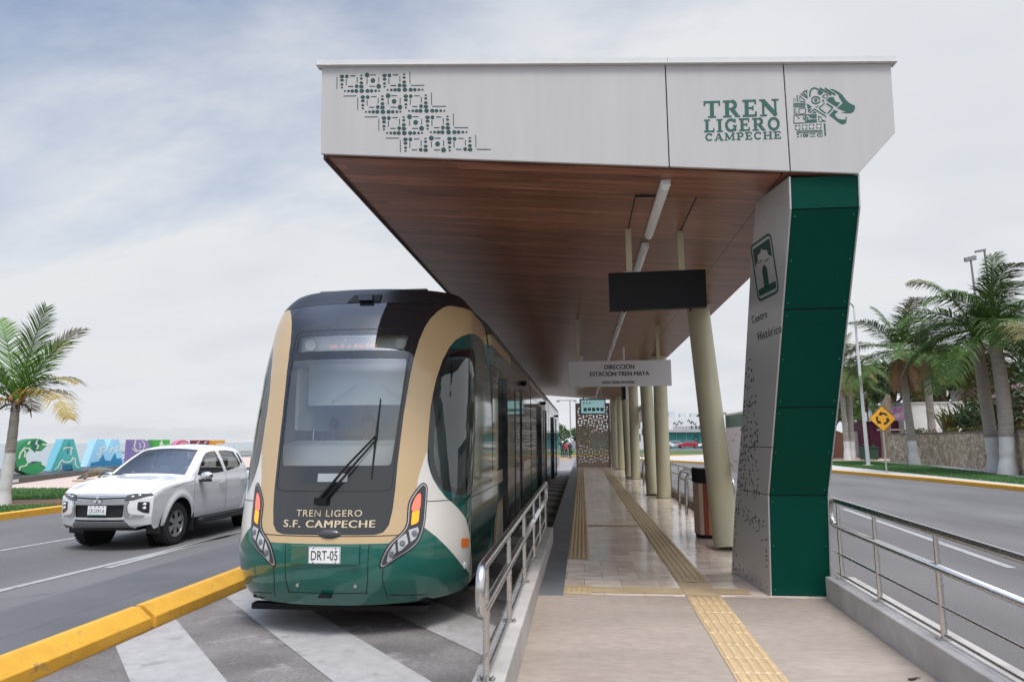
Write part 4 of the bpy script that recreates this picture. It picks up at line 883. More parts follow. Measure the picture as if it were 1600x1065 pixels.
o = mb.build('pierced_sheet', tan, t); md = o.modifiers.new('thickness', 'SOLIDIFY'); md.thickness = .03; md.offset = -1
mb = MB().box(x0 - .03, x0, 39.98, 40.1, z0, z1).box(x1, x1 + .03, 39.98, 40.1, z0, z1); mb.build('frame', tan, t)
t = thing('end_wall', 'beige wall panel and black post right of the pierced screen', 'wall', (1.85, 39.6, PZ)); MB().box(1.66, 1.86, 39.7, 39.95, PZ, 4.12).build('panel', mat('beige_wall', (0.40, 0.36, 0.27), 0.6), t); MB().box(1.88, 1.97, 39.4, 39.7, PZ, 4.12).build('post', M['black'], t)
# ------------------------------------------------------------------ tram
tr = thing('tram', 'green, gold and black tram with plate DRT-05 standing at the platform', 'tram', (-2.47, 7.6, 0))
gold = mat('tram_gold', (0.53, 0.375, 0.20), 0.3, coat=0.5); tgreen = mat('tram_green', (0.006, 0.105, 0.078), 0.12, coat=0.8); twhite = mat('tram_white', (0.70, 0.66, 0.60), 0.25, coat=0.5)
tblack = mat('tram_black', (0.018, 0.019, 0.022), 0.07, coat=0.6); teal = mat('tram_teal', (0.004, 0.075, 0.068), 0.1, coat=0.6); roofb = mat('tram_roof', (0.022, 0.023, 0.026), 0.35)
XC, DN, YS = -2.47, 1.0, 9.3
zn = [.2, .3, .42, .55, .68, .82, 1.0, 1.2, 1.45, 1.7, 2.0, 2.3, 2.6, 2.85, 3.0, 3.12, 3.24, 3.34, 3.43, 3.46, 3.54, 3.62, 3.655, 3.67]
yn = [6.82, 6.70, 6.62, 6.575, 6.555, 6.555, 6.58, 6.615, 6.655, 6.705, 6.775, 6.85, 6.935, 7.03, 7.10, 7.165, 7.245, 7.33, 7.42, 7.45, 7.51, 7.59, 7.68, 7.85]
wn_l = [1.12, 1.19, 1.225, 1.245, 1.255, 1.26, 1.26, 1.26, 1.26, 1.26, 1.26, 1.256, 1.247, 1.233, 1.22, 1.208, 1.195, 1.185, 1.17, 1.16, 1.10, 1.02, .96, .87]
zf_ = np.linspace(.2, 3.67, 348)
def smooth1(v):
    a = np.interp(zf_, zn, v); k = np.ones(7) / 7; p = np.pad(a, 3, mode='reflect', reflect_type='odd'); return np.convolve(p, k, 'valid')
YNf, WNf = smooth1(yn), smooth1(wn_l)
def tsurf(c, z, side=1, off=0.0):
    c = np.asarray(c, float); z = np.asarray(z, float)
    def S(c, z):
        ph = np.clip(c, 0, 1) * pi / 2; y0 = np.interp(z, zf_, YNf); W = np.interp(z, zf_, WNf)
        D_ = np.interp(z, [2.4, 3.0, 3.43, 3.67], [1.0, .90, .68, .55]); x = W * np.sin(ph) ** (2 / 2.3); y = y0 + D_ * (1 - np.cos(ph)) + np.clip(c - 1, 0, 1) * (YS - y0 - D_)
        return np.stack([XC + side * x, y, z + 0 * x], -1)
    P = S(c, z)
    if off:
        e = 1e-3; a = S(np.maximum(c, .004) + e, z) - S(np.maximum(c, .004) - e, z); b = S(c, np.minimum(z + e, 3.67)) - S(c, np.maximum(z - e, .2)); n = np.cross(a, b) * side
        n /= np.linalg.norm(n, axis=-1, keepdims=True) + 1e-12; P = P + n * off
    return P
blackP = [(-.1, .975), (.205, .975), (.245, .995), (.272, 1.06), (.286, 1.2), (.294, 1.4), (.297, 1.65), (.310, 2.15), (.328, 2.5), (.347, 2.75), (.370, 2.95), (.402, 3.11), (.437, 3.22), (.492, 3.33), (.55, 3.40), (.61, 3.428), (2.2, 3.428), (2.2, 3.8), (-.1, 3.8)]
arch_out = [(.497, 1.552), (.476, 1.70), (.468, 1.90), (.472, 2.19), (.485, 2.38), (.505, 2.54), (.545, 2.74), (.600, 2.90), (.66, 2.995), (.737, 3.056), (.85, 3.105), (1.0, 3.135), (1.3, 3.165), (2.2, 3.18)]
win = smooth_poly([(.508, 1.86), (.512, 2.19), (.543, 2.53), (.585, 2.76), (.66, 2.84), (.97, 2.88), (.985, 2.2), (.98, 1.43), (.77, 1.36), (.60, 1.445), (.528, 1.635)], 5)
rim = [(.497, 1.552), (.476, 1.70), (.468, 1.90), (.472, 2.19), (.485, 2.38), (.505, 2.54), (.545, 2.74), (.597, 2.885), (1.0, 2.94), (1.02, 2.2), (1.015, 1.36), (.765, 1.295), (.60, 1.37), (.53, 1.47)]
whiteP = [(.469, 1.8), (.473, 1.66), (.497, 1.552), (.515, 1.49), (.555, 1.40), (.621, 1.294), (.733, 1.18), (.85, 1.05), (.93, .88), (.99, .72), (1.08, .50), (1.17, .20), (1.10, .20), (1.02, .42), (.92, .50), (.80, .605), (.72, .71), (.657, .793), (.56, .92), (.473, 1.022), (.40, 1.10), (.42, 1.5)]
goldP = [(-.1, .895), (.30, .895), (.36, 1.0), (.405, 1.2), (.45, 1.40), (.469, 1.5), (.468, 1.90), (.472, 2.19), (.485, 2.38), (.505, 2.54), (.545, 2.74), (.600, 2.90), (.66, 2.995), (.737, 3.056), (.85, 3.105), (1.0, 3.135), (1.3, 3.165), (1.9, 3.175), (1.9, 3.4), (-.1, 3.6)]
dispP = [(-.1, 2.83), (.281, 2.83), (.289, 2.85), (.301, 2.99), (.296, 3.012), (-.1, 3.012)]
mainP = [(-.1, 1.63), (.250, 1.63), (.262, 1.645), (.272, 1.85), (.30, 2.60), (.303, 2.72), (.296, 2.74), (-.1, 2.74)]
glassP = [(-.1, 1.385), (.24, 1.385), (.268, 1.40), (.277, 1.46), (.291, 2.0), (.318, 2.6), (.340, 2.93), (.341, 3.04), (.325, 3.075), (-.1, 3.075)]
tealP = arch_out + [(2.2, 1.25), (.75, 1.19), (.62, 1.30), (.54, 1.45)]
cs = np.concatenate([np.linspace(0, 1, 111), np.linspace(1, 2, 41)[1:]]); zs = np.linspace(.30, 3.66, 190)
polys = [win, rim, mainP, dispP, [(5, 5), (5.1, 5), (5.1, 5.1)], blackP, whiteP, goldP, tealP]
VC, VZ, FR_, KR_ = cut_regions(cs, zs, polys, csc=1.75)
# material per face: 0 gold 1 green 2 white 3 black 4 teal 5 roof
mi = np.full(KR_.shape, 1); mi[KR_ == 1] = 3; mi[KR_ == 5] = 3; mi[KR_ == 6] = 2; mi[KR_ == 7] = 0; mi[KR_ == 8] = 4
fz = np.array([np.mean([VZ[i] for i in f]) for f in FR_]); mi[fz > 3.435] = 5
tm = [gold, tgreen, twhite, tblack, teal, roofb]
ws = glass('windscreen_glass', (0.96, 1.0, 0.98), 0.17); sg = glass('side_glass', (0.40, 0.60, 0.64), 0.10)
for side in (1, -1):
    body = ~np.isin(KR_, (0, 2, 3)); face_object('body_shell', [(tsurf(VC, VZ, side), pick(FR_, body), mi[body], side < 0)], tm, tr)
    face_object('cab_side_window', [(tsurf(VC, VZ, side, -.004), pick(FR_, KR_ == 0), None, side < 0)], sg, tr)
# windscreen: one sheet over both halves
for nm, k, m_ in (('windscreen', 2, ws), ('destination_window', 3, ws)):
    face_object(nm, [(tsurf(VC, VZ, sd_, -.003), pick(FR_, KR_ == k), None, sd_ < 0) for sd_ in (1, -1)], m_, tr)
def patch(name, poly, m, off, parent, side=1, n=26, mats=None, smooth=True):
    p = np.array(poly); c0, c1, z0, z1 = p[:, 0].min(), p[:, 0].max(), p[:, 1].min(), p[:, 1].max(); e = .01
    n = min(n, 24); v1, v2, f2, k2 = cut_regions(np.linspace(c0 - e * .3, c1 + e * .3, n), np.linspace(z0 - e, z1 + e, n), [poly], csc=1.75)
    return face_object(name, [(tsurf(v1, v2, side, off), pick(f2, k2 == 0), None, side < 0)], m, parent)
# headlamps
hl = smooth_poly([(.462, 1.437), (.476, 1.40), (.476, 1.25), (.470, 1.06), (.446, .92), (.40, .835), (.32, .755), (.243, .672), (.252, .78), (.288, .893), (.345, .985), (.371, 1.07), (.374, 1.25), (.40, 1.345), (.44, 1.432)], 4)
def scl(poly, k, dc=0, dz=0):
    c = np.array(poly).mean(0); return [tuple(c + (np.array(p) - c) * k + (dc, dz)) for p in poly]
silver = mat('lamp_trim', (0.55, 0.55, 0.55), 0.25, 0.8); lampblk = mat('lamp_black', (0.05, 0.05, 0.055), 0.3); redl = mat('lamp_red', (0.75, 0.10, 0.07), 0.25, emit=((1, .16, .1), .9)); ambl = mat('lamp_amber', (0.80, 0.28, 0.02), 0.25, emit=((1, .35, .02), .7)); clr = mat('lamp_clear', (0.60, 0.60, 0.60), 0.15, 0.5)
def inset(poly, d):
    """shift a polygon inward by d (metres)"""
    P = np.array(poly) * (1.75, 1); n = len(P); A = 0.5 * sum(P[i][0] * P[(i + 1) % n][1] - P[(i + 1) % n][0] * P[i][1] for i in range(n)); s_ = 1 if A > 0 else -1; o = []
    for i in range(n):
        t_ = P[(i + 1) % n] - P[i - 1]; t_ = t_ / (np.hypot(*t_) + 1e-9); o.append(tuple((P[i] + s_ * d * np.array([-t_[1], t_[0]])) / (1.75, 1)))
    return o
for side in (1, -1):
    h = patch('headlight', inset(hl, -.012), mat('lamp_rim_black', (0.015, 0.015, 0.016), 0.4), .003, tr, side, 90)
    patch('chrome_rim', hl, silver, .006, h, side, 90); patch('lamp_bowl', inset(hl, .011), lampblk, .009, h, side, 90)
    patch('brake_lens', smooth_poly([(.412, 1.325), (.438, 1.345), (.436, 1.20), (.392, 1.185), (.393, 1.25)], 4), redl, .013, h, side, 16)
    patch('turn_lens', [(.392, 1.175), (.436, 1.19), (.434, 1.085), (.420, 1.065), (.391, 1.05)], ambl, .013, h, side, 16)
    for pl_ in ([(.375, 1.01), (.432, 1.035), (.440, .99), (.425, .925), (.392, .89)], [(.318, .925), (.366, .985), (.382, .885), (.345, .82), (.325, .81)], [(.272, .80), (.308, .90), (.318, .81), (.296, .735), (.268, .715)]):
        patch('lamp_unit', inset(pl_, .004), clr, .0135, h, side, 14)
        q = np.array(pl_).mean(0); cpt = tsurf(q[0], q[1], side, .014); nrm = Vector(tsurf(q[0], q[1], side, .03) - cpt).normalized()
        mb = MB().cyl(Vector(cpt), nrm, .030, .006, 20).cyl(Vector(cpt) + nrm * .005, nrm, .016, .006, 16); mb.build('lamp_lens', mat('lens_glass', (0.16, 0.17, 0.19), 0.05), h, auto=40)
    patch('side_marker', [(.785, .868), (.91, .842), (.912, .752), (.795, .772)], mat('marker_orange', (0.80, 0.17, 0.015), 0.3), .008, tr, side, 12)
    q = tsurf(.86, .575, side, .004); nr_ = Vector(tsurf(.86, .575, side, .03) - q).normalized(); MB().cyl(Vector(q), nr_, .035, .01, 20).build('reflector', mat('reflector_white', (0.75, 0.78, 0.8), 0.2), tr, auto=40)
    mb = MB()
    for g0, g1, n_ in ((1.12, .86, 15), (.80, .50, 17)):
        for i in range(n_):
            z_ = g0 + (g1 - g0) * i / (n_ - 1); ca = .955 + (1.12 - z_) * .05; A = [tsurf(ca, z_, side, .003), tsurf(ca + .03, z_ - .012, side, .003), tsurf(ca + .03, z_ - .021, side, .003), tsurf(ca, z_ - .009, side, .003)]
            mb.add(A, [(0, 1, 2, 3) if side > 0 else (3, 2, 1, 0)])
    mb.build('vent_slots', M['black'], tr)
# seams, plate, lettering, screws
def sline(pts, w_=.006, side=1, off=.0025, n=30):
    out_ = []; P = np.array(pts, float); t = np.linspace(0, len(P) - 1, n); cc = np.interp(t, range(len(P)), P[:, 0]); zz = np.interp(t, range(len(P)), P[:, 1]); mb = MB()
    for i in range(n):
        j = min(i + 1, n - 1); k = max(i - 1, 0); d = np.array([(cc[j] - cc[k]) * 1.75, zz[j] - zz[k]]); d /= np.hypot(*d) + 1e-9; nc, nz_ = -d[1] * w_ / 2 / 1.75, d[0] * w_ / 2
        a = tsurf(abs(cc[i] + nc), zz[i] + nz_, side if cc[i] + nc >= 0 else -side, off); b = tsurf(abs(cc[i] - nc), zz[i] - nz_, side if cc[i] - nc >= 0 else -side, off); out_ += [a, b]
    mb.add(out_, [(2 * i, 2 * i + 1, 2 * i + 3, 2 * i + 2) for i in range(n - 1)]); return mb
sm = MB()
def addm(b, o): b.add(o.v, o.f); return b
for side in (1, -1):
    for pts in ([(.0, .965), (.36, .965)], [(.18, .89), (.178, .55), (.17, .42)], [(.252, .66), (.25, .55), (.275, .36)], [(.48, 1.27), (.66, 1.265), (.95, 1.26), (1.4, 1.255), (2.0, 1.255)], [(0, .43), (.178, .43)], [(.0, 3.425), (.5, 3.425), (1.0, 3.425), (1.6, 3.425)], [(.285, .40), (.50, .36)], [(0, 1.385), (.24, 1.385), (.268, 1.40)], [(.268, 1.40), (.277, 1.46), (.287, 2.0), (.308, 2.6), (.328, 2.93), (.330, 3.04), (.318, 3.075), (0, 3.075)]): addm(sm, sline(pts, .007, side))
sm.build('panel_seams', mat('seam_dark', (0.01, 0.012, 0.012), 0.5), tr)
pl = MB().prism([tuple(tsurf(abs(c), z, 1 if c > 0 else -1, .012)) for c, z in ((-.05, .728), (.05, .728), (.05, .862), (-.05, .862))], (0, .01, 0))
YP = float(tsurf(0, .795, 1)[1]) - .016
pb = MB().box(XC - .34, XC + .34, YP + .004, YP + .06, .705, .885).build('plate_holder', tgreen, tr, bevel=.008)
pl = MB().box(XC - .158, XC + .158, YP - .004, YP + .003, .715, .872).build('licence_plate', mat('plate_white', (0.78, 0.78, 0.76), 0.4), tr, bevel=.004)
text_mb('DRT-05', (XC, YP - .0045, .793), UX, UZ, .088, .262, .002, offset=.008).build('plate_number', mat('plate_black', (0.012, 0.012, 0.014), 0.5), pl)
mb = MB()
for (a_, b_, c2, d_) in ((-.151, .151, .719, .722), (-.151, .151, .865, .868), (-.154, -.151, .719, .868), (.151, .154, .719, .868)): mb.box(XC + a_, XC + b_, YP - .0055, YP - .004, c2, d_)
for sx_ in (-.11, .11):
    for z_ in (.727, .860): mb.cyl((XC + sx_, YP - .005, z_), (0, 1, 0), .006, .004, 8)
mb.build('plate_border', MATS['plate_black'], pl)
def wrap_text(txt, zc, h, width, offset, m, nm):
    me = text_mesh(txt, 1, 0, 0, 1.12); bm = bmesh.new(); bm.from_mesh(me); co = [v.co.copy() for v in bm.verts]; mn = min(v.x for v in co); mx_ = max(v.x for v in co); y0 = min(v.y for v in co); y1 = max(v.y for v in co); mb = MB()
    for q, sh in enumerate((0.0, offset, -offset) if offset else (0.0,)):
        vs = []
        for v in bm.verts:
            xx = (v.co.x - (mn + mx_) / 2) / (mx_ - mn) * width + sh; zz = zc + ((v.co.y - (y0 + y1) / 2) / (y1 - y0)) * h; W = np.interp(zz, zf_, WNf)
            c = np.arcsin(min(1, (abs(xx) / W)) ** (2.3 / 2)) * 2 / pi; vs.append(tsurf(c, zz, 1 if xx >= 0 else -1, .004 + .0003 * q))
        mb.add(vs, [tuple(w_.index for w_ in f.verts) for f in bm.faces])
    bm.free(); bpy.data.meshes.remove(me); return mb.build(nm, m, tr)
gt = mat('gold_letters', (0.62, 0.50, 0.33), 0.4)
wrap_text('TREN LIGERO', 1.178, .062, .66, .0, gt, 'lettering'); wrap_text('S.F. CAMPECHE', 1.078, .068, .915, .0035, gt, 'lettering')
for sx_ in (-.2, .21): MB().cyl((XC + sx_ * 1.4, float(tsurf(.09, .505)[1]) + .004, .505), (0, 1, 0), .016, .03, 14).build('tow_plug', M['steel'], tr, auto=40)
MB().box(XC - .06, XC + .06, YP + .03, YP + .08, .395, .42).build('tow_slot', M['black'], tr)
mb = MB().ball((XC + .03, float(tsurf(0, .985)[1]) + .02, .985), (.125, .05, .05), 18, 10); mb.build('lower_sensor', mat('sensor_dome', (0.06, 0.06, 0.065), 0.12), tr, smooth=True)
cl = np.linspace(-.052, .060, 9); A = [tsurf(abs(c), z_, 1 if c >= 0 else -1, .003) for z_ in (1.475, 1.555) for c in cl]
MB().add(A, [(i, i + 1, 10 + i, 9 + i) for i in range(8)]).build('windscreen_label', mat('label_grey', (0.33, 0.36, 0.37), 0.3), tr)
# nose underside and skid beam
MB().prism([(XC - 1.1, 7.35, .30), (XC - .9, 6.98, .30), (XC - .4, 6.80, .30), (XC + .4, 6.80, .30), (XC + .9, 6.98, .30), (XC + 1.1, 7.35, .30), (XC + 1.1, 9.3, .30), (XC - 1.1, 9.3, .30)], (0, 0, .05)).build('underfloor', M['black'], tr)
MB().box(XC - .92, XC + .92, 6.98, 7.10, .185, .245).box(XC - .5, XC - .4, 7.0, 7.08, .24, .31).box(XC + .4, XC + .5, 7.0, 7.08, .24, .31).build('guard_beam', M['black'], tr, bevel=.008)
for xw in (-.95, .95):
    for yw in (9.3, 11.0, 14.8, 18.2, 21.5, 27, 33): MB().cyl((XC + xw, yw, .42), (1, 0, 0), .42, .3, 28).build('wheel', M['rubber'], tr, auto=40)
# wiper
def onws(x, z, off): 
    W = np.interp(z, zf_, WNf); c = np.arcsin(min(1, (abs(x) / W)) ** 1.15) * 2 / pi; return Vector(tsurf(c, z, 1 if x >= 0 else -1, off))
wp = MB(); piv = onws(-.10, 1.30, .03)
wp.tube([piv, onws(.16, 1.62, .06), onws(.40, 1.905, .05)], [.016, .011, .010], 8); wp.tube([onws(-.05, 1.285, .03), onws(.20, 1.59, .065), onws(.42, 1.885, .05)], [.014, .010, .009], 8)
wp.box(piv.x - .035, piv.x + .09, piv.y - .03, piv.y + .02, piv.z - .045, piv.z + .02)
wpo = wp.build('wiper_arm', M['black'], tr, auto=50)
bl = MB(); bl.tube([onws(.395, 1.50, .018), onws(.405, 1.90, .022), onws(.415, 2.30, .018)], [.007, .013, .007], 6); bl.tube([onws(.395, 1.62, .03), onws(.412, 1.90, .05), onws(.413, 2.16, .03)], .006, 6); bl.build('wiper_blade', M['rubber'], wpo)
# roof
mb = MB(); 
zt0 = 3.59
ring = []
prf = [(-1.2, 3.33), (-1.14, 3.45), (-1.0, 3.56), (-.8, 3.62), (.8, 3.62), (1.0, 3.56), (1.14, 3.45), (1.2, 3.33)]
edge = [tuple(tsurf(c, 3.658, -1)) for c in np.linspace(1.0, 0, 15)] + [tuple(tsurf(c, 3.658, 1)) for c in np.linspace(0, 1.0, 15)][1:]
edge = [(x, y, 3.659) for x, y, z in edge] + [(XC + .86, 9.2, 3.66), (XC - .86, 9.2, 3.66)]; mb.add(edge, [tuple(range(len(edge)))])
mb.build('roof_front', roofb, tr)
MB().box(XC - .66, XC + .66, 7.86, 7.94, 3.66, 3.675).build('roof_rail', mat('rail_grey', (0.25, 0.25, 0.24), 0.5), tr, bevel=.004)
mb = MB().prism([(XC - .16, 7.415, 3.435), (XC + .22, 7.415, 3.435), (XC + .22, 7.49, 3.535), (XC - .10, 7.49, 3.535)], (0, .06, 0)); cmr = mb.build('camera_recess', M['black'], tr)
MB().box(XC - .02, XC + .14, 7.39, 7.45, 3.45, 3.505).build('front_camera', mat('camera_blue', (0.06, 0.08, 0.13), 0.3), cmr, bevel=.006)
# long body behind the cab: side walls with windows, doors and joints
mods = [(9.3, 16.35), (16.55, 25.4), (25.6, 37.2)]
doors = {0: [(10.55, 13.45)], 1: [(19.6, 22.6)], 2: [(28.5, 31.6)]}
sideglass = mat('side_dark_glass', (0.022, 0.030, 0.032), 0.05, coat=0.3, var=0.0)
cream_ = mat('side_cream', (0.60, 0.52, 0.40), 0.25, coat=0.4); grey_ = mat('side_grey', (0.12, 0.13, 0.125), 0.15, coat=0.5)
W0 = 1.26
for side in (1, -1):
    X = XC + side * W0
    for mi_, (ya, yb) in enumerate(mods):
        segs = []; y = ya
        for (d0, d1) in doors[mi_]: segs.append((y, d0)); y = d1
        segs.append((y, yb))
        def wall(nm, y0, y1, z0, z1, m_, out=0.0, xt=None):
            mb = MB(); xa = X + side * out; xb_ = xa if xt is None else XC + side * xt
            mb.prism([(xa, y0, z0), (xa - side * .05, y0, z0), (xb_ - side * .05, y0, z1), (xb_, y0, z1)], (0, y1 - y0, 0)); return mb.build(nm, m_, tr)
        for (s0, s1) in segs:
            wall('side_skirt', s0, s1, .25, 1.25, tgreen); wall('side_beltline', s0, s1, 1.256, 1.44, cream_ if mi_ == 0 else grey_)  # cream beltline on the first module has the band's reflection painted in
            n_ = max(1, round((s1 - s0) / 1.7)); wd = (s1 - s0) / n_
            for q in range(n_):
                w_ = wall('side_window', s0 + wd * q + .02, s0 + wd * (q + 1) - .02, 1.46, 2.86, sideglass, .004)
            wall('window_band', s0, s1, 1.441, 2.90, M['blackgloss'], -.004)
            wall('upper_panel', s0, s1, 2.905, 3.17, grey_ if s0 > 9.4 else teal)
        y_g = 11.9 if mi_ == 0 else ya
        if mi_ == 0: wall('cant_panel', ya, 11.9, 3.176, 3.33, gold, 0, 1.24)
        wall('cant_panel', y_g, yb, 3.176, 3.33, grey_ if mi_ == 0 else cream_, 0, 1.24)
        for (d0, d1) in doors[mi_]:
            wall('door_header', d0, d1, 2.78, 3.17, grey_); wall('door_sill', d0, d1, .25, .40, M['black'])
            mid = (d0 + d1) / 2; d = MB(); 
            for (a_, b_) in ((d0 + .35, mid - .02), (mid + .02, d1 - .35)):
                lf = MB().box(X + side * .035 - .02, X + side * .035 + .02, a_, b_, .42, 2.76).build('door_leaf', mat('door_glass', (0.10, 0.115, 0.115), 0.06, coat=0.3), tr)
                fr = MB()
            for yy in (d0, d1 - .32): MB().box(X - .03 + side * .01, X + .03 + side * .05, yy, yy + .32, .30, 2.82).build('door_post', M['blackgloss'], tr, bevel=.01)
            MB().box(X - .012 + side * .05, X + .012 + side * .05, mid - .05, mid + .05, .42, 2.76).build('door_edge', M['black'], tr)
        if mi_ < 2: MB().box(XC - 1.18, XC + 1.18, yb, mods[mi_ + 1][0], .4, 3.4).build('gangway', M['rubber'], tr) if side > 0 else None
        cm_ = MB().ball((X + side * .05, yb - 3.9 if mi_ else 13.9, 3.02), (.07, .09, .06), 10, 8).build('side_camera', M['black'], tr, smooth=True)
    # rounded gold and white swoosh panel low on the first module
    sw = [(9.55, .28), (9.45, .50), (9.62, .80), (9.95, .98), (10.5, 1.02), (10.5, .28)]; mb = MB(); mb.prism([(X + side * .004, y, z) for y, z in sw], (side * -.003, 0, 0)); so_ = mb.build('gold_panel', gold, tr)
    sw = [(9.72, .28), (9.66, .50), (9.80, .74), (10.05, .87), (10.5, .90), (10.5, .28)]; mb = MB(); mb.prism([(X + side * .008, y, z) for y, z in sw], (side * -.003, 0, 0)); mb.build('cream_panel', twhite, so_)
    mb = MB(); ribbon(mb, [(10.0, .35), (10.12, .45), (10.0, .55), (10.2, .6), (10.1, .72), (10.3, .78)], .03, (X, 0, 0), (0, 1, 0) if side > 0 else (0, 1, 0), (0, 0, 1), .0085 * side, .011 * side); mb.build('squiggle', gold, so_)
mb = MB(); pr = [(XC - 1.235, 3.331), (XC - 1.215, 3.45), (XC - 1.05, 3.60), (XC - .85, 3.66), (XC + .85, 3.66), (XC + 1.05, 3.60), (XC + 1.215, 3.45), (XC + 1.235, 3.331)]
for (ya, yb) in mods: mb.prism([(x, ya + (.0 if ya > 9.4 else -.15), z) for x, z in pr], (0, yb - ya + (0 if ya > 9.4 else .15), 0))
mb.build('roof', roofb, tr)
mb = MB()
for (ya, yb) in ((9.6, 14), (17.5, 24), (27, 35)): mb.box(XC - .9, XC + .9, ya, yb, 3.62, 3.80)
mb.build('roof_equipment', roofb, tr, bevel=.05)
mb = MB(); 
for (ya, yb) in mods: mb.box(XC + 1.225, XC + 1.255, ya, yb, 3.325, 3.355); mb.box(XC - 1.255, XC - 1.225, ya, yb, 3.325, 3.355)
mb.build('rain_gutter', roofb, tr)
# inside: floor, ceiling, dash, rear bulkhead, seats
inw = mat('cab_lining', (0.86, 0.88, 0.85), 0.6); drk = mat('cab_dark', (0.05, 0.06, 0.06), 0.6)
MB().box(XC - 1.15, XC + 1.15, 7.6, 37, .40, .45).build('floor', mat('cab_floor', (0.25, 0.26, 0.26), 0.7), tr)
MB().box(XC - 1.15, XC + 1.15, 7.75, 9.5, 2.80, 2.83).build('cab_ceiling', inw, tr)
MB().box(XC - 1.2, XC - .55, 9.4, 9.44, .45, 2.8).box(XC + .62, XC + 1.2, 9.4, 9.44, .45, 2.8).box(XC - .55, XC + .62, 9.4, 9.44, 2.35, 2.8).build('bulkhead', inw, tr)
MB().box(XC - .55, XC + .62, 9.46, 9.49, .45, 2.35).build('bulkhead_door', mat('bulkhead_glass', (0.60, 0.66, 0.64), 0.3), tr)
MB().box(XC - .78, XC - .74, 7.55, 9.3, 2.0, 2.7).build('cab_liner', inw, tr)
dz = MB(); dz.prism([(XC - .80, 6.93, 1.05), (XC - .80, 7.00, 1.70), (XC - .80, 7.12, 1.83), (XC - .80, 7.55, 1.88), (XC - .80, 7.95, 1.80), (XC - .80, 8.0, 1.05)], (1.6, 0, 0)); dz.build('dashboard', mat('dash_cream', (0.88, 0.87, 0.83), 0.5), tr, bevel=.06)
vis = MB().box(XC - .66, XC + .66, 7.62, 7.64, 2.28, 2.76).build('sun_visor', mat('visor', (0.80, 0.83, 0.81), 0.5), tr)
mb = MB(); mb.tube([(XC - .36, 7.55, 2.30), (XC - .08, 7.55, 2.50)], .008, 6); mb.tube([(XC + .50, 7.55, 2.30), (XC + .22, 7.55, 2.50)], .008, 6); mb.build('visor_stay', mat('stay', (0.65, 0.66, 0.65), 0.4), vis)
db = MB().box(XC - .62, XC + .62, 7.27, 7.33, 2.82, 3.04).build('destination_board', mat('board_back', (0.60, 0.64, 0.62), 0.5), tr)
mb = MB(); r = random.Random(2)
for i in range(44):
    x_ = XC - .30 + .0125 * i
    if i in (9, 10, 20, 21, 32): continue
    for z_ in (2.895, 2.91, 2.925):
        if r.random() < (.75 if z_ < 2.92 else .28): mb.box(x_, x_ + .008, 7.262, 7.266, z_, z_ + .006)
for x_ in (XC - .12, XC + .18): mb.box(x_, x_ + .012, 7.262, 7.266, 2.975, 2.985)
mb.build('led_dots', mat('led_orange', (0.8, 0.3, 0.1), 0.5, emit=((1.0, .32, .1), .55)), db)
for sx_ in (-.5, .52): MB().cyl((XC + sx_, 7.25, 2.925), (0, 1, 0), .062, .03, 24).build('marker_lamp', mat('marker_pale', (0.75, 0.75, 0.72), 0.4), db, auto=40)
MB().box(XC - .95, XC - .5, 8.75, 9.2, .45, 1.35).box(XC - .95, XC - .5, 9.15, 9.25, 1.2, 1.95).build('driver_seat', drk, tr, bevel=.04)
# ------------------------------------------------------------------ pickup truck (local: -y is forward)
TX, TY = -8.39, 12.32
pk = thing('pickup_truck', 'white double-cab pickup truck with black side steps driving on the left road', 'pickup truck', (TX, TY + 1.5, 0))
cw_ = M['carwhite']; cglass = glass('car_glass', (0.60, 0.66, 0.66), 0.18); cblk = mat('car_black_trim', (0.02, 0.02, 0.022), 0.45); cdark = mat('car_interior', (0.10, 0.10, 0.10), 0.8)
def wfun(y, z):
    y = np.asarray(y, float); z = np.asarray(z, float)
    w_ = np.interp(z, [.40, .55, .70, .95, 1.10, 1.20, 1.30, 1.50, 1.66, 1.80], [.86, .885, .90, .905, .90, .865, .845, .775, .70, .62])
    # flared arches and a crease above them
    for yc in (0, 3.0):
        d = np.hypot(y - yc, z - .40); w_ = w_ + .028 * np.clip(1 - np.abs(d - .50) / .10, 0, 1)
    # the hood edge stays wide up to its top
    return w_
top_prof = [(-.80, .36), (-.90, .44), (-.945, .58), (-.955, .76), (-.95, .90), (-.92, .985), (-.86, 1.035), (-.60, 1.105), (-.25, 1.16), (.05, 1.19), (.36, 1.205),
            (.60, 1.385), (.85, 1.555), (1.05, 1.672), (1.18, 1.725), (1.45, 1.768), (1.85, 1.785), (2.20, 1.772), (2.45, 1.735), (2.58, 1.69), (2.68, 1.45), (2.73, 1.22), (3.2, 1.215), (3.8, 1.21), (4.30, 1.20), (4.36, 1.05), (4.33, .62), (4.30, .52)]
def archpts(yc, r_, a0, a1, n=22): return [(yc + r_ * cos(radians(a0 + (a1 - a0) * i / n)), .385 + r_ * sin(radians(a0 + (a1 - a0) * i / n))) for i in range(n + 1)]
outline = top_prof + [(4.2, .50), (3.62, .50)] + archpts(3.0, .475, 8, 172) + [(2.45, .43), (.52, .43)] + archpts(0, .475, 8, 172) + [(-.50, .40)]
def crown_dist(y, z):
    """distance to the upper silhouette"""
    d = np.full(np.shape(y), 9.0)
    P = np.array(top_prof[5:-2])
    for a, b in zip(P[:-1], P[1:]):
        e = b - a; t = np.clip(((y - a[0]) * e[0] + (z - a[1]) * e[1]) / (e @ e), 0, 1); d = np.minimum(d, np.hypot(y - a[0] - t * e[0], z - a[1] - t * e[1]))
    return d
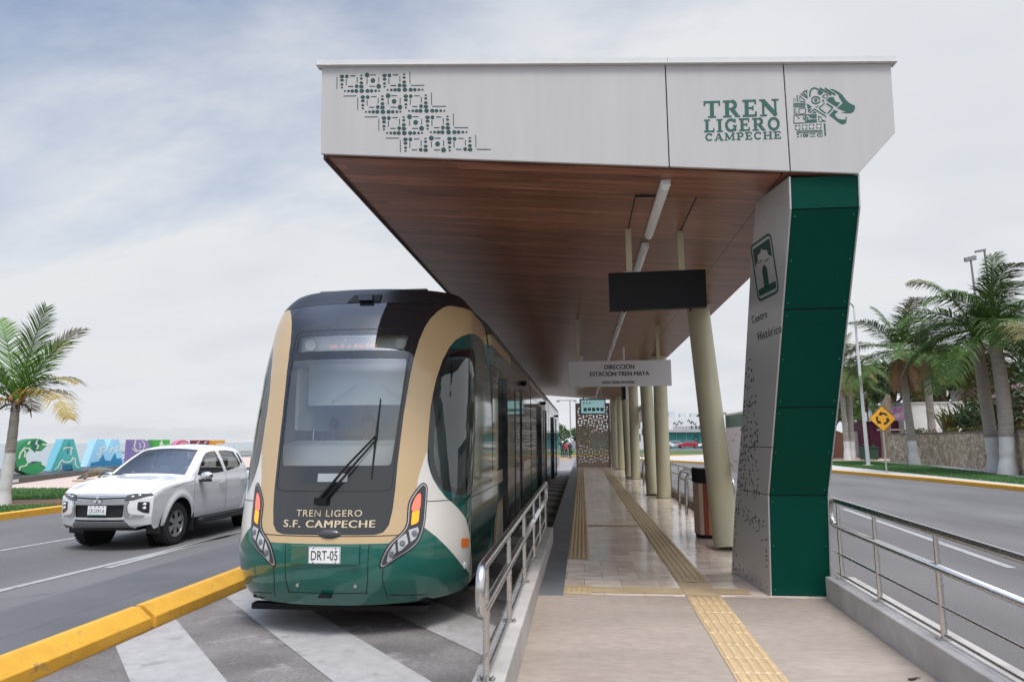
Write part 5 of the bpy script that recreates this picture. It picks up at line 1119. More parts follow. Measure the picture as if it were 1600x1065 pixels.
def pick_side(y, z, side, off=0):
    w_ = wfun(y, z); d = crown_dist(y, z); rr_ = .085; q = np.clip(1 - d / rr_, 0, 1); w_ = w_ - rr_ * .8 * (1 - np.sqrt(np.clip(1 - q * q, 0, 1))) + off
    return deform(side * w_, y, z)
def deform(x, y, z):
    x = np.asarray(x, float) + 0 * np.asarray(z); y = np.asarray(y, float) + 0 * x; f_ = np.clip((.45 - y) / 1.3, 0, 1) ** 1.5
    yy = y + .24 * (np.abs(x) / .9) ** 2.6 * f_; xx = x * (1 - .045 * np.clip((-.2 - y) / .75, 0, 1)); return np.stack([TX + xx, TY + yy, z + 0 * x], -1)
fw = smooth_poly([(.66, 1.235), (.83, 1.43), (1.02, 1.575), (1.22, 1.665), (1.58, 1.675), (1.66, 1.25), (1.2, 1.225)], 4); fw = [(.64, 1.225), (.80, 1.40), (.98, 1.545), (1.14, 1.635), (1.30, 1.672), (1.555, 1.685), (1.665, 1.255)]
rw = [(1.775, 1.262), (1.69, 1.688), (2.02, 1.69), (2.30, 1.662), (2.385, 1.48), (2.43, 1.40), (2.36, 1.335)]
rq = [(2.40, 1.655), (2.475, 1.62), (2.54, 1.45), (2.53, 1.41), (2.46, 1.40)]
dgap = [(.50, .46), (.47, .9), (.50, 1.16), (.58, 1.25)]
vY, vZ, fS, kS = cut_regions(np.linspace(-1.0, 4.42, 150), np.linspace(.34, 1.82, 52), [fw, rw, rq, outline])
for side in (1, -1):
    P = pick_side(vY, vZ, side)
    face_object('body_side', [(P, pick(fS, kS == 3), None, side < 0)], cw_, pk)
    face_object('side_window', [(pick_side(vY, vZ, side, -.012), pick(fS, (kS == 0) | (kS == 1)), None, side < 0)], cglass, pk); face_object('quarter_trim', [(P, pick(fS, kS == 2), None, side < 0)], cblk, pk)
    mb = MB()
    def pline(pts, w_=.008, off=.002, n=16):
        p = np.array(pts, float); t = np.linspace(0, len(p) - 1, n); yy = np.interp(t, range(len(p)), p[:, 0]); zz = np.interp(t, range(len(p)), p[:, 1]); o = []
        for i in range(n):
            a, b = max(i - 1, 0), min(i + 1, n - 1); d = np.array([yy[b] - yy[a], zz[b] - zz[a]]); d /= np.hypot(*d); nn_ = np.array([-d[1], d[0]]) * w_ / 2
            o += [pick_side(yy[i] + nn_[0], zz[i] + nn_[1], side, off), pick_side(yy[i] - nn_[0], zz[i] - nn_[1], side, off)]
        mb.add(o, [(2 * i, 2 * i + 1, 2 * i + 3, 2 * i + 2) for i in range(n - 1)])
    for g_ in ([(.53, .46), (.50, .9), (.52, 1.14), (.60, 1.215)], [(1.72, .46), (1.71, .9), (1.715, 1.24)], [(2.32, .48), (2.52, .80), (2.60, 1.0), (2.60, 1.36)], [(-.30, 1.05), (.1, 1.105), (.52, 1.13)], [(2.72, .50), (2.70, 1.2)]): pline(g_)
    pline(fw + fw[:1], .016, -.002, 40); pline(rw + rw[:1], .016, -.002, 40)
    mb.build('panel_gap', mat('gap_dark', (0.05, 0.05, 0.05), 0.6), pk)
    mb = MB()
    for (y_, z_) in ((1.52, 1.04), (2.42, 1.065)):
        mb.tube([Vector(pick_side(y_ - .10, z_, side, .01)), Vector(pick_side(y_ - .08, z_, side, .04)), Vector(pick_side(y_ + .08, z_ + .012, side, .04)), Vector(pick_side(y_ + .10, z_ + .012, side, .01))], .014, 8)
    mb.build('door_handle', M['chrome'], pk, smooth=True)
    # mirror
    q = pick_side(.72, 1.20, side); mr_ = MB(); mr_.ball((q[0] + side * .16, q[1] - .02, 1.215), (.13, .085, .085), 16, 10); mo = mr_.build('wing_mirror', M['chrome'], pk, smooth=True)
    MB().obox((q[0] + side * .12, q[1] - .01, 1.125), (.12, 0, 0), (0, .06, 0), (0, 0, .022)).build('mirror_base', cblk, mo, bevel=.01)
    # side step
    MB().tube([(TX + side * .92, TY + .62, .36), (TX + side * .95, TY + .75, .36), (TX + side * .95, TY + 2.3, .36), (TX + side * .92, TY + 2.42, .36)], .055, 10).box(TX + side * .93 - .07, TX + side * .93 + .07, TY + .75, TY + 2.3, .385, .418).box(TX + side * .80 - .05, TX + side * .80 + .05, TY + .55, TY + 2.45, .36, .46).build('side_step', cblk, pk, auto=40)
    MB().box(TX + side * .82 - .1, TX + side * .82 + .1, TY + .49, TY + .505, .20, .52).build('mud_flap', cblk, pk)
# top strip across hood, windscreen, roof
tp = np.array(top_prof); tt = np.concatenate([[0], np.cumsum(np.hypot(*np.diff(tp, axis=0).T))]); td = np.linspace(tt[5], tt[-2], 200); Y_ = np.interp(td, tt, tp[:, 0]); Z2_ = np.interp(td, tt, tp[:, 1])
u = np.concatenate([[-1.035], np.linspace(-1, 1, 37), [1.035]]); UU, TT = np.meshgrid(u, np.arange(len(td))); YY = Y_[TT]; ZZ = Z2_[TT]
wid = (wfun(YY, ZZ) - .085 * .8); crown = .045 * np.clip((ZZ - .95) / .2, 0, 1); 
ridge = .012 * np.exp(-((np.abs(UU) - .62) / .08) ** 2) * np.clip((YY + .9) / .2, 0, 1) * np.clip((.36 - YY) / .1, 0, 1)
nrmz = np.gradient(Y_); nrmy = -np.gradient(Z2_); ln = np.hypot(nrmz, nrmy); ny_, nz_ = (nrmy / ln)[TT], (nrmz / ln)[TT]
bul = np.where(np.abs(UU) > 1, -.035, crown * (1 - UU ** 2) + ridge); PT = deform(UU * wid, YY + ny_ * bul, ZZ + nz_ * bul)
ycell = (YY[:-1, :-1] + YY[1:, 1:]) / 2; zcell = (ZZ[:-1, :-1] + ZZ[1:, 1:]) / 2; ucell = (UU[:-1, :-1] + UU[1:, 1:]) / 2
wsm = (ycell > .40) & (ycell < 1.12) & (np.abs(ucell) < .93) & (zcell > 1.2); bedm = (ycell > 2.80) & (ycell < 4.28) & (np.abs(ucell) < .93); rwm = (ycell > 2.60) & (ycell < 2.72) & (zcell > 1.30) & (np.abs(ucell) < .85)
grid_object('hood_and_roof', PT, ~(wsm | bedm | rwm), None, cw_, pk)
grid_object('windscreen', PT - np.array([0, 0, .004]), wsm, None, glass('car_windscreen', (0.78, 0.82, 0.80), 0.20), pk); grid_object('rear_window', PT, rwm, None, cglass, pk)
MB().box(TX - .78, TX + .78, TY + 2.78, TY + 4.28, .78, .80).box(TX - .80, TX - .76, TY + 2.75, TY + 4.3, .78, 1.19).box(TX + .76, TX + .80, TY + 2.75, TY + 4.3, .78, 1.19).build('load_bed', cblk, pk)
mb = MB()
for sx_ in (-.70, .05): p0 = PT[60, 18]; mb.tube([(TX + sx_ + .25, TY + .37, 1.245), (TX + sx_ - .05, TY + .405, 1.262), (TX + sx_ - .35, TY + .44, 1.268)], .010, 6)
mb.build('wiper', cblk, pk)
for side in (1, -1):
    rp = [deform(np.float64(side * (wfun(y_, z_) - .072)), np.float64(y_), np.float64(z_ - .004)) for y_, z_ in zip(Y_[::3], Z2_[::3])]
    MB().tube([Vector(p) for p in rp], .016, 8).build('edge_moulding', cw_, pk, smooth=True)
MB().box(TX - .78, TX + .78, TY + .42, TY + .50, 1.19, 1.225).build('cowl', cblk, pk)
MB().box(TX - .1, TX + .1, TY + 2.25, TY + 2.33, 1.81, 1.84).build('roof_aerial', cblk, pk)
# nose: regions on the front face
zn_ = np.linspace(.36, .985, 40); cn_ = np.linspace(-1, 1, 81)
def front(c, z, off=0):
    y0 = np.interp(z, [p[1] for p in top_prof[:7]], [p[0] for p in top_prof[:7]]); w_ = wfun(y0, z); d = crown_dist(y0, z); q = np.clip(1 - d / .085, 0, 1); w_ = w_ - .085 * .8 * (1 - np.sqrt(np.clip(1 - q * q, 0, 1)))
    P = deform(c * w_, y0 - off, z); return P
def mir(p): return p + [(-a, b) for a, b in p[::-1]]
grille = mir([(-.52, .585), (-.525, .80)])
upper = mir([(-.60, .875), (-.56, .97)]); upper = [(-.60, .88), (-.57, .965), (.57, .965), (.60, .88), (.35, .845), (-.35, .845)]
silverband = [(-.53, .80), (-.58, .875), (-.35, .845), (.35, .845), (.58, .875), (.53, .80)]
lipv = [(-.66, .405), (-.57, .505), (.57, .505), (.66, .405)]
hlR = [(.52, .86), (.56, .965), (.76, .99), (1.0, .99), (1.0, .945), (.90, .93), (.70, .88)]; hlL = [(-a, b) for a, b in hlR]
foR = [(.76, .71), (.76, .845), (.95, .84), (.955, .64), (.86, .66)]; foL = [(-a, b) for a, b in foR]
crR = [(.535, .60), (.535, .80), (.575, .87), (.62, .86), (.585, .80), (.60, .67), (.66, .635), (.90, .605), (.90, .585), (.62, .58)]; crL = [(-a, b) for a, b in crR]
low = [(-.76, .33), (-.68, .405), (.68, .405), (.76, .33)]; slot = [(-.56, .512), (-.54, .545), (.54, .545), (.56, .512)]; offL = [(-1.1, .3), (-.76, .3), (-.70, .40), (-1.1, .47)]; offR = [(-a, b) for a, b in offL]
CF, ZF_, fF, kf = cut_regions(cn_, zn_, [hlR, hlL, foR, foL, crR, crL, grille, upper, silverband, lipv, low, slot, offL, offR], csc=.9)
PF = front(CF, ZF_)
face_object('front_bumper', [(PF, pick(fF, kf == -1), None, False)], cw_, pk)
mesh_blk = mat('grille_mesh', (0.010, 0.010, 0.011), 0.5, bump=1.0, bscale=90)
face_object('grille', [(front(CF, ZF_, -.03), pick(fF, kf == 6), None, False)], mesh_blk, pk); gu = face_object('upper_grille', [(front(CF, ZF_, -.008), pick(fF, (kf == 7)), None, False)], mat('grille_silver', (0.50, 0.51, 0.52), 0.25, 0.7), pk)
mb = MB()
for z_, w_ in ((.905, .014),):
    A = [front(c, z_ - .012 + .03 * abs(c), .004) for c in np.linspace(-.57, .57, 31)]; B = [front(c, z_ + .012 + .03 * abs(c), .004) for c in np.linspace(-.57, .57, 31)]; mb.add(A + B, [(i, i + 1, 32 + i, 31 + i) for i in range(30)])
mb.build('grille_slot', mat('slot_black', (0.012, 0.012, 0.013), 0.5), gu)
face_object('silver_band', [(front(CF, ZF_, .006), pick(fF, kf == 8), None, False)], mat('band_silver', (0.42, 0.43, 0.45), 0.3, 0.6), pk)
face_object('skid_plate', [(front(CF, ZF_, .012), pick(fF, kf == 9), None, False)], mat('skid_silver', (0.22, 0.225, 0.23), 0.35, 0.5), pk); face_object('lower_lip', [(front(CF, ZF_, .0), pick(fF, (kf == 10)), None, False)], cblk, pk); face_object('bumper_slot', [(front(CF, ZF_, -.004), pick(fF, (kf == 11)), None, False)], cblk, pk)
for (ka, kb, kc2) in ((0, 2, 4), (1, 3, 5)):
    s_ = 1 if ka == 0 else -1
    h = face_object('headlight', [(front(CF, ZF_, .004), pick(fF, kf == ka), None, False)], mat('car_lamp', (0.06, 0.062, 0.066), 0.08, 0.0, coat=0.5), pk)
    mb = MB()
    for c_, z_ in ((.66, .935), (.78, .955)): q = front(s_ * c_, z_, .008); mb.ball((q[0], q[1] + .01, q[2]), (.035, .02, .022), 12, 8)
    mb.build('projector_lens', mat('projector', (0.7, 0.72, 0.74), 0.1, 0.6), h, smooth=True)
    f = face_object('fog_lamp', [(front(CF, ZF_, .003), pick(fF, kf == kb), None, False)], mat('fog_recess', (0.025, 0.025, 0.027), 0.2, coat=.5), pk)
    mb = MB()
    for z_ in (.80, .735): q = front(s_ * .875, z_, .008); mb.ball((q[0], q[1], q[2]), (.04, .02, .028), 12, 8)
    mb.build('lamp_lens', mat('projector', (0.7, 0.72, 0.74), 0.1, 0.6), f, smooth=True)
    face_object('chrome_trim', [(front(CF, ZF_, .014), pick(fF, kf == kc2), None, False)], M['chrome'], pk)
bd_ = MB(); yb_ = float(front(0, .89)[1]) - .02
for a in (90, 210, 330):
    ca, sa = cos(radians(a)), sin(radians(a)); px_, pz_ = -sa, ca; r0, r1, hw_ = .008, .085, .030; mid = (r0 + r1) / 2
    plate(bd_, [(r0 * ca, r0 * sa), (mid * ca + hw_ * px_, mid * sa + hw_ * pz_), (r1 * ca, r1 * sa), (mid * ca - hw_ * px_, mid * sa - hw_ * pz_)], (TX, yb_, .885), UX, UZ, 0, .012)
bd_.build('badge', mat('badge_silver', (0.62, 0.63, 0.65), 0.35, 0.3), pk)
yp_ = float(front(0, .71)[1]) - .02
lp_ = MB().box(TX - .17, TX + .17, yp_, yp_ + .01, .625, .785).build('licence_plate', mat('plate_white', (0.78, 0.78, 0.76), 0.4), pk, bevel=.004)
text_mb('CE-2397-A', (TX, yp_ - .001, .70), UX, UZ, .062, .29, .002, offset=.004).build('plate_number', mat('plate_grey', (0.10, 0.10, 0.12), 0.5), lp_)
mb = MB(); mb.box(TX - .16, TX + .16, yp_ - .002, yp_, .630, .646); mb.build('plate_band', mat('plate_green', (0.12, 0.3, 0.2), 0.5), lp_); mb = MB(); [mb.box(TX + a, TX + a + .03, yp_ - .002, yp_, .765, .777) for a in (-.13, -.05, .02, .10)]; mb.build('plate_header', MATS['plate_grey'], lp_)
# underside, wheels, cabin
MB().box(TX - .52, TX + .52, TY - .62, TY + 4.1, .33, .46).build('chassis', cblk, pk)
for yc_ in (0, 3.0):
    for side in (1, -1):
        MB().tube([(TX + side * .55, TY + yc_, .385), (TX + side * .80, TY + yc_, .385)], .47, 24).build('wheel_well', cblk, pk) if 0 else None
mb = MB()
for yc_ in (0, 3.0):
    for side in (1, -1):
        n = 24; A = [(TX + side * .60, TY + yc_ + .478 * cos(2 * pi * i / n), .385 + .478 * sin(2 * pi * i / n)) for i in range(n)]; B = [(TX + side * .875, p[1], p[2]) for p in A]
        MB().add(A + B, [(i, (i + 1) % n, n + (i + 1) % n, n + i) for i in range(n) if A[i][2] > .33] + [tuple(range(n))]).build('wheel_well', cblk, pk)
rimm = mat('alloy_rim', (0.42, 0.41, 0.40), 0.35, 0.7)
def wheel(cx, cy, r_, wd, side, parent, spokes=6):
    pr_ = [(r_ * .62, -wd / 2), (r_ * .90, -wd / 2), (r_ * .985, -wd * .38), (r_, -wd * .2), (r_, wd * .2), (r_ * .985, wd * .38), (r_ * .90, wd / 2), (r_ * .62, wd / 2)]
    mb = MB(); n = 36; vs = [(cx + side * h, cy + rr_ * cos(2 * pi * k / n), r_ + rr_ * sin(2 * pi * k / n)) for rr_, h in pr_ for k in range(n)]
    mb.add(vs, [(i * n + k, i * n + (k + 1) % n, (i + 1) * n + (k + 1) % n, (i + 1) * n + k) for i in range(len(pr_) - 1) for k in range(n)])
    for i in range(40):
        a = 2 * pi * i / 40
        for h in (-.5, .5): mb.obox((cx + side * wd * .30 * h * 2, cy + (r_ + .001) * cos(a + h * .08), r_ + (r_ + .001) * sin(a + h * .08)), (wd * .14, 0, 0), (0, -sin(a) * .016, cos(a) * .016), (0, cos(a) * .006, sin(a) * .006))
    t_ = mb.build('wheel', M['rubber'], parent, auto=35)
    mb = MB(); xo = cx + side * wd * .40
    mb.tube([(xo, cy, r_), (xo + side * .012, cy, r_)], r_ * .17, 20)
    for i in range(spokes):
        a = 2 * pi * (i + .5) / spokes; d = Vector((0, cos(a), sin(a))); e = Vector((0, -sin(a), cos(a)))
        mb.prism([Vector((xo, cy, r_)) + d * r_ * .12 - e * r_ * .07, Vector((xo, cy, r_)) + d * r_ * .12 + e * r_ * .07, Vector((xo - side * .01, cy, r_)) + d * r_ * .60 + e * r_ * .15, Vector((xo - side * .01, cy, r_)) + d * r_ * .60 - e * r_ * .15], (side * .016, 0, 0))
    n = 36; A = []
    for rr_, h in ((r_ * .64, .42), (r_ * .64, .48), (r_ * .57, .48), (r_ * .55, .30)): A += [(cx + side * wd * h, cy + rr_ * cos(2 * pi * k / n), r_ + rr_ * sin(2 * pi * k / n)) for k in range(n)]
    mb.add(A, [(i * n + k, i * n + (k + 1) % n, (i + 1) * n + (k + 1) % n, (i + 1) * n + k) for i in range(3) for k in range(n)])
    mb.build('rim', rimm, t_, auto=35); MB().cyl((cx + side * wd * .12, cy, r_), (1, 0, 0), r_ * .56, .01, 24).build('brake_disc', mat('brake_dark', (0.03, 0.03, 0.03), 0.5, 0.3), t_)
    return t_
for yc_ in (0, 3.0):
    for side in (1, -1): wheel(TX + side * .755, TY + yc_, .385, .26, side, pk)
mb = MB()
for sx_ in (-.38, .38):
    mb.box(TX + sx_ - .24, TX + sx_ + .24, TY + 1.35, TY + 1.50, .8, 1.35); mb.box(TX + sx_ - .13, TX + sx_ + .13, TY + 1.42, TY + 1.52, 1.38, 1.58); mb.box(TX + sx_ - .24, TX + sx_ + .24, TY + 2.35, TY + 2.48, .8, 1.30); mb.box(TX + sx_ - .13, TX + sx_ + .13, TY + 2.40, TY + 2.48, 1.33, 1.52)
mb.build('seats', mat('seat_grey', (0.13, 0.13, 0.14), 0.8), pk, bevel=.03)
MB().prism([(TX - .72, TY + .45, 1.0), (TX - .72, TY + .45, 1.17), (TX - .72, TY + .95, 1.17), (TX - .72, TY + 1.0, 1.0)], (1.44, 0, 0)).build('dashboard', cdark, pk); MB().box(TX - .8, TX + .8, TY + .5, TY + 2.6, .5, .56).build('cabin_floor', cdark, pk)
n = 20; MB().tube([(TX + .38 + .18 * cos(2 * pi * i / n), TY + 1.08 + .05 * sin(2 * pi * i / n), 1.18 + .17 * sin(2 * pi * i / n)) for i in range(n)], .014, 8, closed=True).build('steering_wheel', cdark, pk, smooth=True)
# ------------------------------------------------------------------ big letters on the plinth
p0, dv = Vector((-24.38, 27.37, 0)), Vector((-3.52, 9.54, 0)).normalized(); nv = Vector((dv.y, -dv.x, 0))     # nv faces the road
pl = thing('letter_plinth', 'long low dark tiled plinth carrying the coloured letters', 'plinth', tuple(p0))
stone = mat('plinth_tile', (0.045, 0.038, 0.036), 0.4, var=0.25, vscale=1.0)
A = p0 - dv * 1.2; B = p0 + dv * 65
mb = MB().prism([tuple(A + Vector((0, 0, .111))), tuple(A - nv * 2.2 + Vector((0, 0, .111))), tuple(B - nv * 2.2 + Vector((0, 0, .111))), tuple(B + Vector((0, 0, .111)))], (0, 0, .24)); mb.build('plinth_block', stone, pl)
mb = MB()
for i in range(90):
    q = p0 + dv * (-1.1 + .7 * i) + nv * .004; mb.add([q + Vector((0, 0, .115)), q + dv * .02 + Vector((0, 0, .115)), q + dv * .02 + Vector((0, 0, .349)), q + Vector((0, 0, .349))], [(0, 1, 2, 3)])
mb.build('tile_joints', mat('plinth_joint', (0.09, 0.08, 0.075), 0.6), pl)
q = p0 + dv * .7 + nv * .012; MB().obox(q + Vector((0, 0, .245)), dv * .28, nv * .008, Vector((0, 0, .07))).build('plaque', mat('plaque_white', (0.6, 0.6, 0.58), 0.5), pl)
ZB, ZT = .352, 2.09
def letter(ch, px, width, col, side_col, label, deco=None, thick=.9):
    """place a block letter where its foot stands on the plinth; it is turned towards the road"""
    s_ = px; yaw = radians(63); ux = Vector((cos(yaw), sin(yaw), 0)); foot = p0 + dv * s_ - nv * 1.0 - ux * width / 2; uy = Vector((0, 0, 1)); h = ZT - ZB
    t = thing('block_letter', label, 'letter', (foot.x, foot.y, ZB), 'coloured letters of the seafront sign'); nr = ux.cross(uy); O_ = foot + Vector((0, 0, ZB + .001)); k = width
    def P(*pts): return [(a * k, b * h) for a, b in pts]
    if ch == 'C':
        o_ = [(.5 + .5 * cos(radians(a)), .5 + .5 * sin(radians(a))) for a in range(42, 319, 6)]; i_ = [(.52 + .24 * cos(radians(a)), .5 + .22 * sin(radians(a))) for a in range(318, 41, -6)]; polys_ = [P(*(o_ + i_))]
    elif ch == 'A': polys_ = [P((0, 0), (.34, 1), (.66, 1), (1, 0), (.72, 0), (.66, .2), (.34, .2), (.28, 0)), ]
    elif ch == 'M': polys_ = [P((0, 0), (.20, 1), (.40, 1), (.5, .62), (.60, 1), (.80, 1), (1, 0))]
    elif ch == 'P': polys_ = [P(*([(0, 0), (0, 1), (.6, 1)] + [(.6 + .4 * cos(radians(a)), .68 + .32 * sin(radians(a))) for a in range(80, -81, -20)] + [(.6, .36), (.34, .36), (.34, 0)]))]
    elif ch == 'E': polys_ = [P((0, 0), (0, 1), (1, 1), (1, .76), (.36, .76), (.36, .62), (.85, .62), (.85, .40), (.36, .40), (.36, .24), (1, .24), (1, 0))]
    elif ch == 'H': polys_ = [P((0, 0), (0, 1), (.35, 1), (.35, .62), (.65, .62), (.65, 1), (1, 1), (1, 0), (.65, 0), (.65, .38), (.35, .38), (.35, 0))]
    mb = MB()
    for pg in polys_: mb.prism([O_ + ux * a + uy * b - nr * thick for a, b in pg][::-1], nr * thick, 1, 0)
    mb.build('letter_body', [col, side_col], t)
    if deco:
        dm = {}
        for (kind, pts, wd, m_) in deco:
            b_ = dm.setdefault(m_.name, (MB(), m_))[0]; kk[0] += 1
            if kind == 's': ribbon(b_, P(*pts), wd, O_, ux, uy, .0, .012 + .0008 * (kk[0] % 9))
            else: plate(b_, P(*pts), O_, ux, uy, .0, .008 + .0008 * (kk[0] % 5))
        for nm_, (b_, m_) in dm.items(): b_.build('painted_motif', m_, t)
    return t
def lm(n, c): return mat(n, c, 0.45, var=0.06, vscale=2)
cr_ = lm('motif_cream', (0.62, 0.63, 0.55)); 
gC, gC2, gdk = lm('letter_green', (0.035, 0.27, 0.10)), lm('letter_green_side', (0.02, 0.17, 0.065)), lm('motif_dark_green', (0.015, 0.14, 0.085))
cyd = [((1 - t_) * .5 + .5 * 0) for t_ in (0,)]
letter('C', 5.1, 1.6, gC, gC2, 'green letter C at the left end of the row, painted with pale figures', [('p', [(.36, .90), (.55, .98), (.72, .93), (.60, .74), (.50, .60)], 0, gdk), ('s', [(.10, .44), (.13, .60), (.22, .74), (.36, .72), (.40, .62)], .07, cr_), ('s', [(.2, .70), (.26, .60), (.24, .50), (.34, .48)], .06, cr_), ('s', [(.14, .12), (.16, .22), (.30, .24), (.36, .34)], .06, cr_), ('s', [(.30, .84), (.36, .92)], .08, cr_), ('s', [(.56, .96), (.52, .86), (.60, .80), (.56, .70)], .06, cr_), ('s', [(.70, .84), (.78, .82), (.90, .84)], .07, cr_), ('s', [(.74, .28), (.82, .24), (.90, .28)], .07, cr_)])
tA, tA2, tA3 = lm('letter_teal', (0.07, 0.38, 0.37)), lm('letter_sky_side', (0.16, 0.47, 0.56)), lm('motif_deep_blue', (0.02, 0.16, 0.26))
letter('A', 9.6, 1.6, tA, tA2, 'teal and turquoise letter A with pale line figures, second in the row', [('p', [(.42, .70), (.5, .96), (.60, .70)], 0, lm('motif_teal_dark', (0.03, 0.26, 0.28))), ('s', [(.34, .66), (.42, .73), (.58, .73), (.66, .68)], .06, cr_), ('s', [(.60, .72), (.60, .48)], .05, cr_), ('s', [(.5 + .17 * cos(radians(a)), .38 + .13 * sin(radians(a))) for a in range(200, 400, 20)], .06, cr_), ('s', [(.12, .04), (.22, .10), (.30, .30), (.36, .34)], .06, cr_), ('s', [(.66, .40), (.76, .36), (.78, .16), (.90, .06)], .06, cr_), ('p', [(.36, .2), (.36, .02), (.66, .02), (.66, .2)], 0, tA3), ('p', [(.45, .62), (.50, .68), (.54, .56), (.48, .52)], 0, tA3)])
mA, mA2, mA3 = lm('letter_sky', (0.27, 0.56, 0.76)), lm('letter_sky_pale', (0.36, 0.63, 0.82)), lm('motif_blue', (0.025, 0.19, 0.38))
letter('M', 16.5, 2.35, mA, mA2, 'sky blue letter M with dark blue peaks and pale swirls, third in the row', [('p', [(.08, .02), (.10, .14), (.30, .20), (.40, .46), (.47, .22), (.62, .20), (.72, .50), (.78, .26), (.90, .30), (.97, .02)], 0, mA3), ('s', [(.36, .50), (.30, .62), (.40, .72), (.48, .62), (.42, .54)], .08, cr_), ('s', [(.55, .5), (.62, .62), (.62, .78)], .08, cr_), ('s', [(.22, .42), (.34, .46)], .08, cr_), ('s', [(.66, .62), (.82, .74)], .07, cr_), ('s', [(.70, .52), (.86, .62)], .07, cr_), ('s', [(.24, .30), (.36, .38)], .06, cr_)])
pu = lm('letter_purple', (0.19, 0.14, 0.34)); letter('P', 24.6, 1.4, lm('letter_violet', (0.22, 0.17, 0.38)), pu, 'purple letter P behind the pickup windscreen pillar', [('s', [(.20, .98), (.14, .7), (.3, .5), (.5, .52)], .08, cr_), ('s', [(.55, .95), (.72, .8), (.66, .55), (.5, .5)], .07, cr_), ('s', [(.4, .85), (.5, .7), (.42, .62)], .06, cr_), ('s', [(.05, .62), (.3, .45)], .07, cr_)])
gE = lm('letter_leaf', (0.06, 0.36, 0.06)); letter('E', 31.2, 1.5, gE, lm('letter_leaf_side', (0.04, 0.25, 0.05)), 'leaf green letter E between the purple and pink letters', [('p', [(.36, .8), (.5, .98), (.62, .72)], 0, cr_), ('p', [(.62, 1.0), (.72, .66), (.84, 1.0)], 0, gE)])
pC = lm('letter_pink', (0.52, 0.10, 0.19)); letter('C', 40.0, 1.7, pC, lm('letter_pink_side', (0.46, 0.16, 0.24)), 'pink letter C above the pickup roof', [('s', [(.22, .66), (.4, .82), (.6, .86), (.78, .74)], .07, cr_), ('s', [(.4, .60), (.55, .74), (.7, .66)], .06, cr_)])
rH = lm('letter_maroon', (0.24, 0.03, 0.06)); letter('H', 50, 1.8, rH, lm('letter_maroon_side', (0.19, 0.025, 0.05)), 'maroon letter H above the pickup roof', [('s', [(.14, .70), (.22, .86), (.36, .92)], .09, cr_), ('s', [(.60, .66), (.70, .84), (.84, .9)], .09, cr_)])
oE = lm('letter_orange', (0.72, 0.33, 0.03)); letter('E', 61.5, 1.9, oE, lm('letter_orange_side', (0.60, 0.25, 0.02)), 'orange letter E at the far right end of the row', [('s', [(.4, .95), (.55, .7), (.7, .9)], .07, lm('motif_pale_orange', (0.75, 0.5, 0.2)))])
# sea wall, sculpture, breakwater
mb = MB(); cst = [Vector((-29.6, 24, 0)), Vector((-30.9, 27, 0)), Vector((-49.5, 80, 0)), Vector((-51.5, 100, 0))]
for a, b in zip(cst[:-1], cst[1:]): d = (b - a).normalized(); n_ = Vector((-d.y, d.x, 0)) * .2; mb.prism([a + n_, a - n_, b - n_, b + n_], (0, 0, .42))
tag(mb.build('sea_wall', mat('sea_wall_white', (0.6, 0.6, 0.58), 0.7)), 'low white sea wall behind the letters', 'wall')
br = thing('lizard_sculpture', 'brown and grey mottled lizard sculpture lying on the plaza behind the pickup hood', 'sculpture', (-22.6, 29.6, .11))
def skin_mesh(name, joints, edges, mats, parent=None, subdiv=2, matfn=None, root=0):
    me = bpy.data.meshes.new(name); me.from_pydata([j[:3] for j in joints], edges, []); o = bpy.data.objects.new(name, me); COL.objects.link(o)
    md = o.modifiers.new('s', 'SKIN'); md.use_smooth_shade = True
    for i, j in enumerate(joints):
        r_ = j[3]; me.skin_vertices[0].data[i].radius = (r_, r_) if not hasattr(r_, '__len__') else r_; me.skin_vertices[0].data[i].use_root = (i == root)
    sb = o.modifiers.new('d', 'SUBSURF'); sb.levels = sb.render_levels = subdiv
    dg = bpy.context.evaluated_depsgraph_get(); m2 = bpy.data.meshes.new_from_object(o.evaluated_get(dg)); bpy.data.objects.remove(o); bpy.data.meshes.remove(me)
    if parent is not None:
        w_ = wpos(parent)
        for v in m2.vertices: v.co -= w_
    m2.materials.clear()
    for m in (mats if isinstance(mats, (list, tuple)) else [mats]): m2.materials.append(m)
    m2.name = name
    if matfn:
        w_ = wpos(parent) if parent is not None else Vector((0, 0, 0))
        for p in m2.polygons: p.material_index = matfn(p.center + w_)
    m2.polygons.foreach_set('use_smooth', [True] * len(m2.polygons)); ob = bpy.data.objects.new(name, m2); COL.objects.link(ob)
    if parent is not None: ob.parent = parent
    return ob
bx_, by_, bz_ = -22.4, 30.2, .11
LJ = [(2.6, .2, .95, .16), (2.2, .15, 1.0, .24), (1.6, 0, .98, .36), (.9, 0, .92, .42), (.2, 0, .72, .34), (-.4, -.1, .42, .18), (-.9, -.15, .22, .07), (1.6, -.45, .5, .14), (1.75, -.6, .2, .10), (.3, -.45, .45, .14), (.1, -.6, .2, .10)]
lk = .48; J = [(bx_ - .55 + a_ * lk, by_ + b_ * lk, bz_ + c_ * lk, d_ * lk) for a_, b_, c_, d_ in LJ]
skin_mesh('lizard_body', J, [(0, 1), (1, 2), (2, 3), (3, 4), (4, 5), (5, 6), (2, 7), (7, 8), (4, 9), (9, 10)], mat('lizard_skin', (0.12, 0.13, 0.11), 0.8, var=0.5, vscale=5, dirt=((0.26, 0.15, 0.05), 1.6, 0.5), bump=.8, bscale=12), br, root=3)
MB().box(bx_ - .9, bx_ + 1.1, by_ - .5, by_ + .4, .111, .20).build('sculpture_base', mat('base_tan', (0.42, 0.33, 0.26), 0.8), br, bevel=.03)
tb = thing('harbour_building', 'small pale block buildings on the far breakwater behind the pickup bed', 'building', (-100, 210, -.5))
